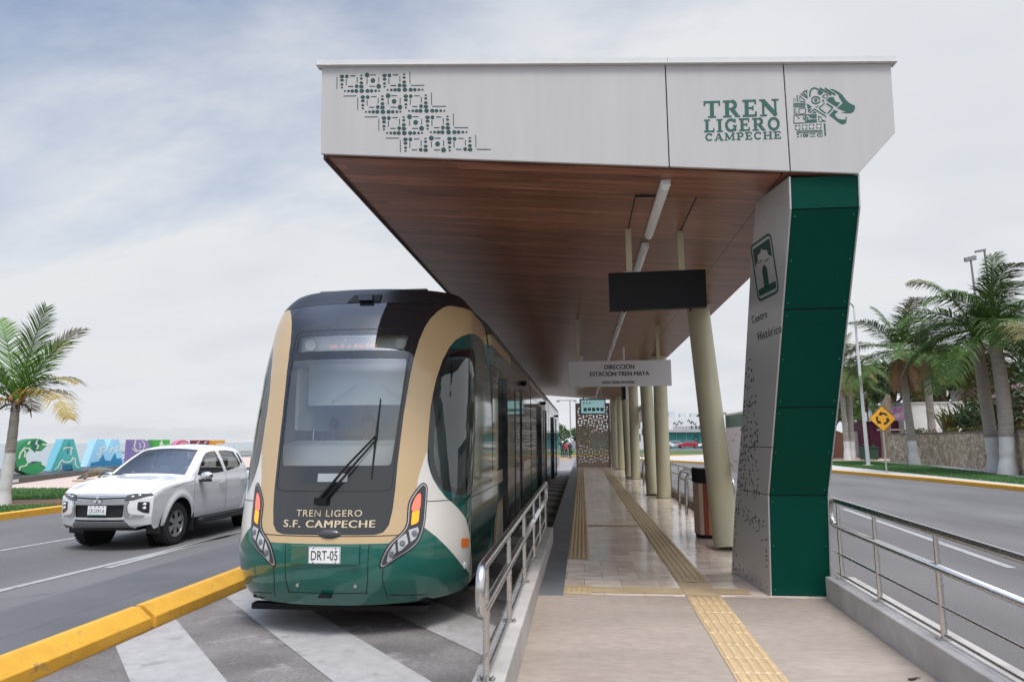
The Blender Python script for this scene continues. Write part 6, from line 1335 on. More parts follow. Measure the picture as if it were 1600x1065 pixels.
for (x, y, w2, h2) in ((-108, 240, 6, 3.9), (-113.5, 243, 4.5, 2.6)):
    b_ = MB().box(x - w2 / 2, x + w2 / 2, y, y + 6, -1.0, h2 - 1.0).build('block', mat('pale_block', (0.55, 0.52, 0.48), 0.8), tb); mb = MB()
    for i in range(int(w2 // 1.6)):
        for z_ in (.6, 2.2):
            if z_ < h2 - 1.6: mb.box(x - w2 / 2 + .5 + 1.6 * i, x - w2 / 2 + 1.3 + 1.6 * i, y - .03, y, z_, z_ + .8)
    mb.build('window', mat('far_window', (0.12, 0.15, 0.17), 0.3), b_)
struct(MB().prism([(-150, 205, -1.6), (-80, 205, -1.6), (-62, 420, -1.6), (-150, 420, -1.6)], (0, 0, .7)).build('breakwater', mat('rock_grey', (0.3, 0.29, 0.27), 0.9, var=.2)))
# ------------------------------------------------------------------ palms
def palm(name, label, cat, base, crown, r0, r1, white_h, nf, fl, seed, group=None, elev=(80, -35), leaf=('palm_leaf', (0.075, 0.135, 0.03)), droop=1.0, leaflet=.55, dead=0, spec_fronds=None, bend=None, wl=.028, nl=34, shaft=0.0, old=(0.13, 0.115, 0.035)):
    r = random.Random(seed); t = thing(name, label, cat, base, group); B = Vector(base); C = Vector(crown); bend = Vector(bend or (0, 0, 0)); n = 16; pts = []; rad = []
    for i in range(n + 1):
        k = i / n; p = B.lerp(C, k) + bend * sin(pi * k); pts.append(p); bulge = (1 + .35 * max(0, 1 - k * 9)) * (1 + .03 * ((i % 2) * 2 - 1)); rad.append((r0 + (r1 - r0) * k) * bulge)
    kw = min(1, white_h / (C.z - B.z)); 
    def sub(k0, k1, m): 
        q = []; rq_ = []
        for i in range(n + 1):
            k = k0 + (k1 - k0) * i / n; j = min(int(k * n), n - 1); f_ = k * n - j; q.append(pts[j].lerp(pts[j + 1], f_)); rq_.append(rad[j] + (rad[j + 1] - rad[j]) * f_)
        return q, rq_
    tk = mat('palm_trunk', (0.33, 0.295, 0.26), 0.9, var=0.25, vscale=2.0, stretch=(1, 1, 9), bump=.8, bscale=8, dist=.05)
    q, rq_ = sub(kw, 1, 0); tr_ = MB().tube(q, rq_, 16, caps=False).build('trunk', tk, t, smooth=True)
    if white_h: q, rq_ = sub(0, kw, 0); MB().tube(q, [x * 1.015 for x in rq_], 16, caps=False).build('painted_base', mat('lime_white', (0.60, 0.59, 0.57), 0.9, var=.1, vscale=3, dirt=((.42, .38, .35), 3.0, .62)), t, smooth=True)
    if shaft: MB().tube([C, C + Vector((0, 0, shaft * .6)), C + Vector((0, 0, shaft))], [r1 * .95, r1 * .85, r1 * .35], 12).build('crown_shaft', mat('crown_shaft', (0.12, 0.19, 0.05), 0.5, var=.15), t, smooth=True); C = C + Vector((0, 0, shaft * .75))
    L1 = mat(leaf[0], leaf[1], 0.6, var=.35, vscale=.9, spec=.2); L2 = mat(leaf[0] + '_old', old, 0.65, var=.3, vscale=1.2, spec=.2); L3 = mat('palm_dead', (0.23, 0.13, 0.065), 0.8, var=.3, vscale=2)
    cm_ = MB(); dm_ = MB()
    def frond(az, el, L, mb, mi, dr, tipmi=None, hang=.55):
        a = Vector((cos(az), sin(az), 0)); p = Vector(C); d = a * cos(el) + Vector((0, 0, sin(el))); pth = [p.copy()]; m = 18
        for i in range(m):
            p = p + d * (L / m); d = (d + Vector((0, 0, -1)) * dr * .085 * (.35 + 1.3 * i / m)).normalized(); pth.append(p.copy())
        mb.tube(pth, [max(.006, .030 * (1 - .85 * i / m) * (L / 3)) for i in range(m + 1)], 5, mi)
        sd = a.cross(Vector((0, 0, 1))).normalized()
        for i in range(nl):
            k = .10 + .90 * i / nl; j = min(int(k * m), m - 1); f_ = k * m - j; q = pth[j].lerp(pth[j + 1], f_); td_ = (pth[j + 1] - pth[j]).normalized(); ll = leaflet * (L / 3) * (sin(pi * min(1, .12 + .88 * k)) ** .55 + .18) * r.uniform(.8, 1.1); w2 = wl * (L / 3) * r.uniform(.8, 1.2)
            if r.random() < .05: continue
            for s2 in (-1, 1):
                o_ = (sd * s2 * .85 + td_ * (.45 + .35 * k) + Vector((0, 0, r.uniform(-.05, .25)))).normalized(); e = q + o_ * ll * .5; o2 = (o_ + Vector((0, 0, -1)) * hang * r.uniform(.7, 1.4) * dr).normalized(); g_ = e + o2 * ll * .5; wv = td_ * w2
                tm_ = mi if (tipmi is None or k < .55 + .3 * r.random()) else tipmi
                mb.add([q - wv * .5, q + wv * .5, e + wv * .6, e - wv * .6, g_], [(0, 1, 2, 3), (3, 2, 4)], tm_)
    if spec_fronds:
        for (az, el, L, mi, dr, tip) in spec_fronds: frond(az, el, L, cm_, mi, dr, tip)
    else:
        for i in range(nf):
            k = i / max(1, nf - 1); el = radians(elev[0] + (elev[1] - elev[0]) * k ** .9 + r.uniform(-8, 8)); frond(i * 2.39996 + r.uniform(-.25, .25), el, fl * r.uniform(.85, 1.12) * (.75 + .25 * min(1, k * 2.5)), cm_, 1 if (k > .82 and r.random() < .3) else 0, droop * r.uniform(.8, 1.25), 1 if r.random() < .25 else None)
    cm_.build('crown', [L1, L2], t)
    for i in range(dead): frond(i * 2.4 + .5, radians(-62 + r.uniform(-15, 10)), fl * .62, dm_, 0, 1.2, None, .3)
    if dead: dm_.build('dead_fronds', L3, t)
    return t
g180 = pi
FR = [  # azimuth, elevation, length, colour, droop, tip colour
    (radians(5), radians(80), 2.9, 0, .45, None), (radians(10), radians(62), 2.75, 0, .55, 1), (radians(-8), radians(36), 2.35, 0, .85, 1), (radians(-20), radians(22), 2.95, 1, 1.25, 1),
    (radians(165), radians(72), 2.8, 0, .5, None), (radians(185), radians(52), 2.7, 0, .9, None), (radians(200), radians(30), 2.5, 1, 1.3, 1), (radians(170), radians(10), 2.3, 1, 1.5, 1), (radians(225), radians(40), 2.4, 0, 1.3, 1), (radians(250), radians(60), 2.4, 0, 1.2, None), (radians(90), radians(66), 2.6, 0, .8, None), (radians(120), radians(28), 2.4, 0, 1.2, 1), (radians(240), radians(12), 2.0, 1, 1.7, 1)]
pm = palm('palm_tree', 'coconut palm with yellow-tipped fronds and a white painted foot at the left edge', 'palm', (-16.68, 18.6, .09), (-16.56, 18.6, 3.10), .17, .105, 1.5, 0, 0, 5, leaf=('coconut_leaf', (0.10, 0.19, 0.035)), spec_fronds=FR, bend=(.03, 0, 0), leaflet=.88, wl=.040, nl=50, old=(0.30, 0.215, 0.045))
mb = MB(); r = random.Random(9)
for i in range(7): a = r.uniform(0, 6.28); mb.ball((-16.56 + .17 * cos(a), 18.6 + .17 * sin(a), 3.12 + r.uniform(-.08, .16)), (.075, .075, .095), 10, 7)
mb.build('coconuts', mat('coconut', (0.33, 0.20, 0.07), 0.5, var=.2), pm, smooth=True)
mb = MB()
for i in range(26): a = r.uniform(0, 6.28); l = r.uniform(.12, .32); mb.prism([(-16.56 + .10 * cos(a) - .03 * sin(a), 18.6 + .10 * sin(a) + .03 * cos(a), 2.86 + .012 * i), (-16.56 + .10 * cos(a) + .03 * sin(a), 18.6 + .10 * sin(a) - .03 * cos(a), 2.86 + .012 * i), (-16.56 + (.12 + l * .5) * cos(a), 18.6 + (.12 + l * .5) * sin(a), 2.80 + .012 * i + l * r.uniform(-.6, .9))], (0, 0, .012))
for sx_ in (-1, 1): mb.tube([(-16.56, 18.6, 2.98), (-16.56 + sx_ * .3, 18.58, 3.0), (-16.56 + sx_ * .52, 18.55, 2.82), (-16.56 + sx_ * .62, 18.5, 2.6)], [.02, .03, .025, .01], 6)
mb.build('leaf_bases', mat('leaf_base', (0.07, 0.05, 0.04), 0.9, var=.3), pm)
# ------------------------------------------------------------------ right-hand side
RP = 'tall royal palms along the right-hand road'
dk = ('royal_leaf', (0.058, 0.108, 0.022))
palm('palm_tree', 'single royal palm with brown dead fronds, just right of the yellow roundabout sign', 'palm', (21.45, 47.3, .14), (21.15, 47.3, 7.0), .27, .20, 1.55, 13, 4.6, 21, RP, elev=(86, -18), leaf=dk, droop=.9, dead=5, leaflet=.9, wl=.034, nl=66, shaft=.8)
palm('palm_tree', 'royal palm standing behind the stone wall, right of the single roadside palm', 'palm', (28.8, 60, .2), (28.75, 60, 8.6), .32, .25, 0, 12, 4.2, 22, RP, elev=(82, -45), leaf=dk, droop=1.2, dead=6, leaflet=.9, wl=.036, nl=60, shaft=.8)
palm('palm_tree', 'front trunk of the close pair of royal palms near the right edge', 'palm', (19.72, 34.5, .14), (19.78, 34.5, 6.2), .33, .27, 1.75, 14, 4.5, 23, RP, elev=(80, -25), leaf=dk, droop=1.15, leaflet=.95, wl=.030, nl=76, bend=(.12, 0, 0), shaft=1.1)
palm('palm_tree', 'rear trunk of the close pair of royal palms near the right edge', 'palm', (20.22, 36.3, .14), (19.95, 36.3, 6.5), .30, .26, 1.75, 14, 4.7, 24, RP, elev=(72, -28), leaf=dk, droop=1.15, leaflet=.95, wl=.030, nl=76, shaft=1.0)
palm('palm_tree', 'left trunk of the two royal palms between the green pillar and the lamp post', 'palm', (21.5, 58.8, .14), (21.45, 58.8, 7.4), .23, .18, 1.5, 10, 3.6, 25, RP, elev=(80, -40), leaf=('olive_leaf', (0.085, 0.115, 0.03)), droop=1.1, dead=3, leaflet=.85, wl=.038, nl=54, shaft=.7)
palm('palm_tree', 'right trunk of the two royal palms between the green pillar and the lamp post', 'palm', (21.95, 59.1, .14), (22.2, 59.1, 7.2), .23, .18, 1.5, 10, 3.6, 26, RP, elev=(74, -45), leaf=('olive_leaf', (0.085, 0.115, 0.03)), droop=1.2, dead=3, leaflet=.85, wl=.038, nl=54, shaft=.7)
palm('palm_tree', 'tall dark royal palm in front of the broad trees, left of the roadside palm', 'palm', (25.5, 66, .2), (25.6, 66, 6.6), .30, .26, 0, 11, 3.8, 27, RP, elev=(60, -50), leaf=dk, droop=1.3, dead=7, leaflet=.9, wl=.038, nl=54)
# lamp post
t = thing('lamp_post', 'tall pale octagonal lamp post standing on the right-hand lawn', 'lamp post', (18.16, 46.3, .13))
MB().tube([(18.16, 46.3, .13), (18.10, 46.3, 5), (18.04, 46.3, 10.45)], [.13, .10, .065], 8).build('pole', mat('pole_grey', (0.62, 0.62, 0.60), 0.5, var=.06), t, auto=30)
MB().box(17.9, 18.42, 46.05, 46.55, .131, .20).build('base_block', M['sidewalk'], t, bevel=.02)
MB().tube([(18.04, 46.3, 10.40), (17.9, 46.2, 10.58), (17.6, 45.9, 10.62)], .05, 8).box(17.30, 17.66, 45.72, 46.0, 10.56, 10.68).build('lamp_head', mat('lamp_head_grey', (0.40, 0.40, 0.40), 0.5), t)
for i, (x, z1, nm) in enumerate(((49.75, 24.3, 'shorter'), (51.5, 25.4, 'taller'))):
    t = thing('floodlight_pole', nm + ' thin floodlight pole rising behind the pair of palms', 'lamp post', (x + .5, 90, 0)); MB().tube([(x + .5, 90, 0), (x, 90, z1)], [.22, .12], 8).build('pole', mat('pole_dark', (0.20, 0.20, 0.20), 0.6), t, smooth=True)
    mb = MB(); 
    if i == 0: [mb.obox((x - .5 + .45 * q, 90, z1 + .1 * q), (.22, 0, 0), (0, .2, 0), (0, 0, .25)) for q in range(3)]
    else: mb.obox((x - .5, 90, z1), (.6, 0, .1), (0, .2, 0), (0, 0, .12))
    mb.build('floodlight', mat('pole_dark', (0.20, 0.20, 0.20), 0.6), t)
t = thing('street_light', 'dark thin pole left of the lamp post, beside the green pillar edge', 'lamp post', (17.1, 50, .13)) if 0 else None
# yellow roundabout signs
def round_sign(cx, cy, cz, half, zb_, label, yaw=0.0):
    t = thing('roundabout_sign', label, 'road sign', (cx, cy, zb_), None); ux = Vector((cos(yaw), sin(yaw), 0)); uy = Vector((0, 0, 1)); O_ = Vector((cx, cy, cz))
    MB().box(cx - .03, cx + .03, cy + .02, cy + .08, zb_, cz + half * .8).build('post', mat('galvanised', (0.42, 0.42, 0.41), 0.45, 0.5), t)
    sq = [(0, -half), (half, 0), (0, half), (-half, 0)]; k = .95
    f = plate(MB(), sq, O_, ux, uy, -.012, 0).build('sign_plate', mat('sign_black', (0.015, 0.015, 0.013), 0.5), t); plate(MB(), [(a * k, b * k) for a, b in sq], O_, ux, uy, .0, .003).build('sign_face', mat('sign_yellow', (0.78, 0.36, 0.015), 0.45, var=.04), t)
    mb = MB(); R_ = half * .40
    for q in range(3):
        a0 = 35 + 120 * q; arcp = [(R_ * cos(radians(a0 + 62 * i / 10)), R_ * sin(radians(a0 + 62 * i / 10))) for i in range(11)]; ribbon(mb, arcp, half * .15, O_, ux, uy, .003, .006)
        a1 = radians(a0 + 62); tip = radians(a0 + 100); mb2 = [((R_ - half * .19) * cos(a1), (R_ - half * .19) * sin(a1)), ((R_ + half * .19) * cos(a1), (R_ + half * .19) * sin(a1)), (R_ * cos(tip) * 1.02, R_ * sin(tip) * 1.02)]; plate(mb, mb2, O_, ux, uy, .003, .0065)
    mb.build('arrows', mat('sign_black', (0.015, 0.015, 0.013), 0.5), t); return t
round_sign(15.31, 36.8, 2.86, .665, .14, 'yellow diamond roundabout sign with three black arrows at the right-hand kerb', radians(-4))
round_sign(8.75, 90.0, 3.15, .62, .14, 'distant yellow roundabout sign seen between the platform columns', radians(8))
# stone wall, planters
def ston():
    m = mat('rubble_stone', (0.4, 0.33, 0.25), 0.9); t = m.node_tree; b = t.nodes['Principled BSDF']; L = t.links.new; co = t.nodes.new('ShaderNodeTexCoord'); v = t.nodes.new('ShaderNodeTexVoronoi'); v.inputs['Scale'].default_value = 5.2; v.inputs['Randomness'].default_value = 1; L(co.outputs['Object'], v.inputs[0])
    r_ = t.nodes.new('ShaderNodeValToRGB'); e = r_.color_ramp.elements; e[0].position = 0.1; e[0].color = (0.36, 0.29, 0.22, 1); e[1].position = .9; e[1].color = (0.74, 0.64, 0.50, 1); L(v.outputs['Color'], r_.inputs[0])
    v2 = t.nodes.new('ShaderNodeTexVoronoi'); v2.feature = 'DISTANCE_TO_EDGE'; v2.inputs['Scale'].default_value = 5.2; L(co.outputs['Object'], v2.inputs[0]); r2 = t.nodes.new('ShaderNodeValToRGB'); r2.color_ramp.elements[0].position = .0; r2.color_ramp.elements[0].color = (.55, .49, .43, 1); r2.color_ramp.elements[1].position = .12; r2.color_ramp.elements[1].color = (1, 1, 1, 1); L(v2.outputs['Distance'], r2.inputs[0])
    mx = t.nodes.new('ShaderNodeMix'); mx.data_type = 'RGBA'; mx.blend_type = 'MULTIPLY'; mx.inputs[0].default_value = 1; L(r_.outputs[0], mx.inputs[6]); L(r2.outputs[0], mx.inputs[7]); n = t.nodes.new('ShaderNodeTexNoise'); n.inputs['Scale'].default_value = 1.2; n.inputs['Detail'].default_value = 6; L(co.outputs['Object'], n.inputs[0])
    r3 = t.nodes.new('ShaderNodeValToRGB'); r3.color_ramp.elements[0].position = .35; r3.color_ramp.elements[0].color = (.82, .79, .76, 1); r3.color_ramp.elements[1].position = .6; r3.color_ramp.elements[1].color = (1.05, 1.0, .97, 1); L(n.outputs[0], r3.inputs[0]); m3 = t.nodes.new('ShaderNodeMix'); m3.data_type = 'RGBA'; m3.blend_type = 'MULTIPLY'; m3.inputs[0].default_value = 1; L(mx.outputs[2], m3.inputs[6]); L(r3.outputs[0], m3.inputs[7]); L(m3.outputs[2], b.inputs['Base Color'])
    bp = t.nodes.new('ShaderNodeBump'); bp.inputs['Strength'].default_value = 1; bp.inputs['Distance'].default_value = .06; L(v2.outputs['Distance'], bp.inputs['Height']); L(bp.outputs[0], b.inputs['Normal']); return m
WL = [Vector((18.2, 18, .15)), Vector((19.65, 32.6, .15)), Vector((21.5, 38.5, .15)), Vector((22.45, 46, .15)), Vector((22.3, 53.0, .15))]
t = thing('stone_wall', 'rough rubble stone retaining wall with dark top edge along the right-hand lawn', 'wall', tuple(WL[1])); mb = MB(); cp = MB()
for a, b in zip(WL[:-1], WL[1:]):
    mb.prism([a, b, b + Vector((.5, 0, 0)), a + Vector((.5, 0, 0))], (0, 0, 1.95)); cp.prism([a + Vector((-.03, 0, 1.953)), b + Vector((-.03, 0, 1.953)), b + Vector((.53, 0, 1.953)), a + Vector((.53, 0, 1.953))], (0, 0, .12))
mb.prism([WL[-1] + Vector((.0, -.5, 0)), WL[-1] + Vector((12, -.5, 0)), WL[-1] + Vector((12, 0, 0)), WL[-1]], (0, 0, 1.95))
mb.build('masonry', ston(), t); cp.build('coping', mat('coping_dark', (0.20, 0.17, 0.14), 0.9, var=.3, vscale=2), t)
def terrace(): return struct(MB().prism([(19.0, 18, .2), (19.95, 32.6, .2), (21.7, 38.5, .2), (22.9, 46, .2), (22.8, 52.5, .2), (34, 52.5, .2), (60, 52.5, .2), (60, 18, .2)], (0, 0, 1.75)).build('raised_ground', M['soil']))
terrace()
def leafblob(mb, c, rx, ry, rz, n, size, r, mi=0, k2=None):
    for _ in range(n):
        while True:
            a, b, c2 = r.uniform(-1, 1), r.uniform(-1, 1), r.uniform(-1, 1); d = a * a + b * b + c2 * c2
            if .25 < d < 1: break
        p = Vector((c[0] + a * rx, c[1] + b * ry, c[2] + c2 * rz)); s_ = size * r.uniform(.6, 1.4); u_ = Vector((r.gauss(0, 1), r.gauss(0, 1), r.gauss(0, .6))).normalized(); v_ = u_.cross(Vector((r.gauss(0, 1), r.gauss(0, 1), r.gauss(0, 1)))).normalized()
        mb.add([p - u_ * s_, p + v_ * s_ * .5, p + u_ * s_, p - v_ * s_ * .5], [(0, 1, 2, 3)], mi if not k2 or r.random() < .7 else k2)
lf1 = mat('leaf_dark', (0.028, 0.062, 0.020), 0.55, var=.4, vscale=.5); lf2 = mat('leaf_mid', (0.055, 0.105, 0.028), 0.55, var=.4, vscale=.6); lf3 = mat('leaf_bright', (0.11, 0.18, 0.035), 0.55, var=.35, vscale=.8); bark = mat('bark', (0.12, 0.095, 0.075), 0.95, var=.3, vscale=4, bump=.6, bscale=10)
def tree(label, x, y, z0, h, rad, seed, mats=(lf1, lf2), n=3600, size=.22, group=None, name='broadleaf_tree'):
    r = random.Random(seed); t = thing(name, label, 'tree', (x, y, z0), group); tk = MB(); tk.tube([(x, y, z0), (x + .1, y, z0 + h * .3), (x, y, z0 + h * .55)], [rad * .09, rad * .07, rad * .05], 8)
    cr = MB(); nb = 13
    for i in range(nb):
        a = 2.4 * i; rr_ = rad * sqrt((i + .5) / nb) * .8; zc = z0 + h * (.56 + .32 * (1 - (rr_ / rad) ** 2) + r.uniform(-.13, .08)); c = (x + rr_ * cos(a), y + rr_ * sin(a), zc); s_ = rad * r.uniform(.28, .45)
        leafblob(cr, c, s_, s_, s_ * .72, n // nb, size, r, 0, 1); tk.tube([(x, y, z0 + h * r.uniform(.3, .5)), ((x + c[0]) / 2, (y + c[1]) / 2, zc - h * .12), c], [rad * .035, rad * .022, rad * .008], 6)
    tk.build('trunk', bark, t, smooth=True); cr.build('crown', list(mats), t); return t
BG = 'dense broad trees behind the stone wall'
for i, (x, y, h, rd) in enumerate(((30.0, 78, 9.8, 4.6), (34.6, 80, 10.8, 4.8), (38.8, 78, 11.6, 5.0), (44, 80, 11.0, 5.0), (49, 78, 9.6, 4.8), (26.0, 84, 9.4, 4.2))):
    tree(('dense dark green broad tree directly behind the single roadside palm', 'dense dark green broad tree behind the white block building', 'tallest dark green broad tree behind the shrubs on the wall', 'dark green broad tree behind the leaning palm fronds, right of the tallest one', 'dark green broad tree behind the pair of palms', 'dark green broad tree left of the lamp post, behind the paired thin palms')[i], x, y, .2, h, rd, 40 + i, group=BG, n=4600, size=.27)
tree('small bright broadleaf tree cut off by the right edge of the picture', 22.4, 31.5, 2.0, 5.2, 1.7, 61, (lf2, lf3), 2600, .12)
tree('low spreading bright green tree behind the lamp post', 21.6, 63, .2, 5.4, 3.4, 62, (lf3, lf2), 3200, .15)
r = random.Random(12)
SH = 'shrubs planted on top of the stone wall'
hm = mat('hedge_green', (0.11, 0.15, 0.03), 0.7, var=.4, vscale=2); hr = mat('hedge_rust', (0.34, 0.13, 0.035), 0.7, var=.3, vscale=2); mb = MB()
for a, b in zip(WL[:-1], WL[1:]):
    for k in range(int((b - a).length * 2.4)):
        p = a.lerp(b, r.random()); leafblob(mb, (p.x + .55, p.y, 2.32), .35, .35, .22, 26, .07, r, 0, 1)
tag(mb.build('flower_hedge', [hm, hr]), 'low orange and green flowering hedge along the top of the stone wall', 'hedge', kind='stuff')
def shrub(label, x, y, h, rd, seed, m, spiky=False):
    r = random.Random(seed); t = thing('shrub', label, 'shrub', (x, y, 1.95), SH); mb = MB()
    if spiky:
        for i in range(60):
            a = r.uniform(0, 6.28); l = h * r.uniform(.6, 1.1); d = Vector((cos(a) * r.uniform(.1, .8), sin(a) * r.uniform(.1, .8), 1)).normalized(); p = Vector((x + r.uniform(-.3, .3) * rd, y + r.uniform(-.3, .3) * rd, 1.95)); s2 = d.cross(Vector((0, 0, 1))).normalized() * .05; m_ = p + d * l * .6; e = m_ + (d + Vector((0, 0, -.7))).normalized() * l * .4
            mb.add([p - s2, p + s2, m_ + s2 * 1.6, m_ - s2 * 1.6, e], [(0, 1, 2, 3), (3, 2, 4)], i % 2)
    else: leafblob(mb, (x, y, 1.95 + h * .5), rd, rd, h * .52, 900, .11, r, 0, 1)
    mb.build('foliage', m, t); MB().tube([(x, y, 1.9), (x, y, 1.95 + h * .4)], .05, 6).build('stem', bark, t)
dy_ = mat('dry_leaf', (0.26, 0.21, 0.08), 0.8, var=.3)
for (lab, x, y, h, rd, s_, m, sp_) in (('pale dry spiky shrub on the wall right of the white block building', 23.6, 47.0, 2.4, 1.0, 1, [lf3, dy_], True), ('dark glossy bushy shrub on the wall between the palm groups', 23.5, 43.6, 2.3, 1.1, 2, [lf1, lf2], False), ('light feathery shrub on the wall, tallest of the planting', 24.1, 45.6, 3.5, .8, 3, [dy_, lf3], True), ('fan-leaved shrub on the wall left of the paired trunks', 23.4, 41.2, 3.2, 1.2, 4, [lf2, lf1], True), ('round green shrub on the wall directly left of the paired trunks', 23.2, 38.8, 2.5, .9, 5, [lf1, lf3], False), ('small green shrub on the wall right of the paired trunks', 20.9, 34.0, .55, .5, 6, [lf2, lf3], False)): shrub(lab, x, y, h, rd, s_, m, sp_)
# buildings behind the wall
t = thing('white_building', 'plain white block building behind the single roadside palm', 'building', (29.6, 64, 1.9)); MB().box(28.4, 34.5, 64, 72, .2, 4.9).build('walls', mat('render_white', (0.66, 0.66, 0.65), 0.8, var=.05), t); MB().box(28.3, 34.6, 63.9, 72.1, 4.902, 5.02).build('parapet', mat('parapet_grey', (0.5, 0.5, 0.49), 0.8), t); MB().box(33.2, 33.9, 63.96, 64, .9, 3.0).build('window', mat('far_window', (0.12, 0.15, 0.17), 0.3), t)
t = thing('purple_stall', 'low maroon kiosk with a purple patterned fascia behind the roundabout sign', 'kiosk', (27.2, 64, .2))
MB().box(25.2, 28.35, 65, 68, .2, 3.4).build('back_wall', mat('maroon_wall', (0.11, 0.015, 0.045), 0.7), t); MB().prism([(25.9, 63.6, 3.42), (28.35, 63.6, 3.42), (28.35, 63.6, 4.72), (25.9, 63.6, 4.35)], (0, .12, 0)).build('fascia', mat('purple_print', (0.30, 0.16, 0.30), 0.6, var=.5, vscale=2.2, dirt=((.55, .45, .5), 1.6, .5)), t); MB().box(25.9, 28.3, 63.55, 63.6, 2.55, 2.66).box(26.2, 26.3, 63.55, 63.65, .2, 2.6).box(28.0, 28.1, 63.55, 63.65, .2, 2.6).build('rail', mat('rail_white', (0.55, 0.55, 0.55), 0.6), t)
t = thing('restaurant_building', 'maroon and grey restaurant building with white fence and OLIMPO sign at the right edge', 'building', (27, 44, 1.95))
gy = mat('slab_grey', (0.33, 0.31, 0.29), 0.85, var=.15, vscale=1); mrn = mat('maroon_sign', (0.16, 0.012, 0.035), 0.5); mw = mat('maroon_wall', (0.11, 0.015, 0.045), 0.7)
MB().box(25.2, 45, 45.0, 47, 1.95, 4.6).build('back_wall', mat('dull_red_wall', (0.22, 0.13, 0.11), 0.8, var=.1), t); MB().prism([(24.2, 44.6, 4.25), (45, 44.6, 5.4), (45, 44.6, 6.1), (24.2, 44.6, 4.95)], (0, 3, 0)).build('roof_slab', gy, t)  # back wall in a dull red-brown with slight random variation
sb_ = MB().box(24.05, 28.5, 41.8, 41.9, 2.72, 3.62).build('sign_board', mrn, t); mb = MB(); text_mb('OLÍMPO', (24.95, 41.795, 3.30), UX, UZ, .40, 1.55, mb=mb); text_mb("SALA'NA", (25.05, 41.795, 2.90), UX, UZ, .20, 1.2, mb=mb); mb.build('sign_lettering', mat('sign_pale', (0.62, 0.55, 0.55), 0.6), sb_)
mb = MB(); [mb.box(23.2 + .22 * i, 23.27 + .22 * i, 41.6, 41.63, 1.95, 2.66) for i in range(30)]; mb.box(23.1, 30, 41.63, 41.66, 2.45, 2.52); mb.build('picket_fence', mat('picket_white', (0.55, 0.50, 0.50), 0.7), t)
MB().box(24.6, 30, 41.95, 42.1, 1.95, 3.0).build('counter', mw, t); mb = MB(); [mb.tube([(24.3 + .5 * i + .2 * cos(a_), 44.5, 4.75 + .03 * i + .2 * sin(a_)) for a_ in [2 * pi * k / 10 for k in range(10)]], .035, 5, closed=True) for i in range(12)]; mb.build('scroll_frieze', mw, t)
# street end: white wall, brown gate, rubbish container, stump
tag(MB().box(24.9, 27.2, 66, 66.4, .14, 2.5).build('white_wall', mat('render_white', (0.66, 0.66, 0.65), 0.8)), 'short white wall behind the rubbish container', 'wall')
tag(MB().prism([(22.6, 65, .14), (24.1, 65, .14), (24.1, 65, 1.9), (23.4, 65, 2.4), (22.6, 65, 2.75)], (0, .3, 0)).build('brown_wall', mat('brown_wall', (0.24, 0.12, 0.085), 0.85, var=.15)), 'sloping brown wall between the paired thin palms and the lamp post', 'wall')
t = thing('rubbish_container', 'dark green rubbish container behind the lamp post', 'container', (22.9, 58, .14)); MB().box(22.28, 23.45, 57.6, 58.4, .22, 1.12).build('tank', mat('bin_green', (0.018, 0.045, 0.03), 0.6, var=.2), t, bevel=.03); MB().box(22.24, 23.49, 57.56, 58.44, 1.12, 1.20).build('lid', mat('bin_lid', (0.03, 0.06, 0.045), 0.5), t, bevel=.02); mb = MB(); [mb.cyl((x_, y_, .19), (1, 0, 0), .06, .05, 10) for x_ in (22.4, 23.3) for y_ in (57.75, 58.25)]; mb.build('castors', M['rubber'], t)
t = thing('tree_stump', 'broken bleached palm stump above the roundabout sign', 'stump', (25.9, 62, .2)); MB().tube([(25.9, 62, .2), (26.0, 62, 3.0), (26.2, 62, 4.8), (26.45, 62, 5.6)], [.42, .38, .40, .16], 10).build('trunk', mat('dead_wood', (0.27, 0.21, 0.15), 0.9, var=.35, vscale=2.5, stretch=(1, 1, .3), bump=1, bscale=5), t, smooth=True)
t = thing('garden_lamp', 'small black lantern lamp between the stump and the lamp post', 'lamp post', (24.6, 62, .2)); MB().tube([(24.6, 62, .2), (24.6, 62, 5.3)], .05, 8).build('pole', M['black'], t); MB().lathe((24.6, 62, 5.3), [(.08, 0), (.17, .12), (.2, .38), (.08, .5), (.02, .62)], 10).build('lantern', mat('lantern_pale', (0.35, 0.36, 0.35), 0.4), t)
# ------------------------------------------------------------------ far side beyond the platform
t = thing('glass_building', 'white building with teal glass ground floor and wavy dark graphics seen between the columns', 'building', (18, 150, 0))
wl = mat('render_white', (0.66, 0.66, 0.65), 0.8, var=.05); tg = mat('teal_glass', (0.05, 0.24, 0.22), 0.08, coat=.3, var=.15, vscale=.4); gdk_ = mat('graphic_dark', (0.07, 0.09, 0.09), 0.7)
MB().box(2, 26.3, 150, 165, 3.5, 6.6).build('upper_wall', wl, t); gw = MB().box(2, 26.3, 150.2, 165, 0, 3.45).build('glazing', tg, t); [MB().box(2 + 2.02 * i, 2.08 + 2.02 * i, 150.12, 150.2, 0, 3.45).build('mullion', mat('mullion', (0.25, 0.33, 0.32), 0.5), gw) for i in range(13)]
MB().box(1.8, 26.5, 149.4, 150.0, 3.4, 4.0).build('canopy', mat('canopy_grey', (0.42, 0.43, 0.43), 0.7), t); mb = MB(); [mb.box(19.5 + .3 * i, 19.62 + .3 * i, 149.35, 149.4, 4.0, 4.5) for i in range(22)]; mb.box(19.5, 26.1, 149.35, 149.4, 4.5, 4.56); mb.build('balustrade', gdk_, t)
mb = MB(); 
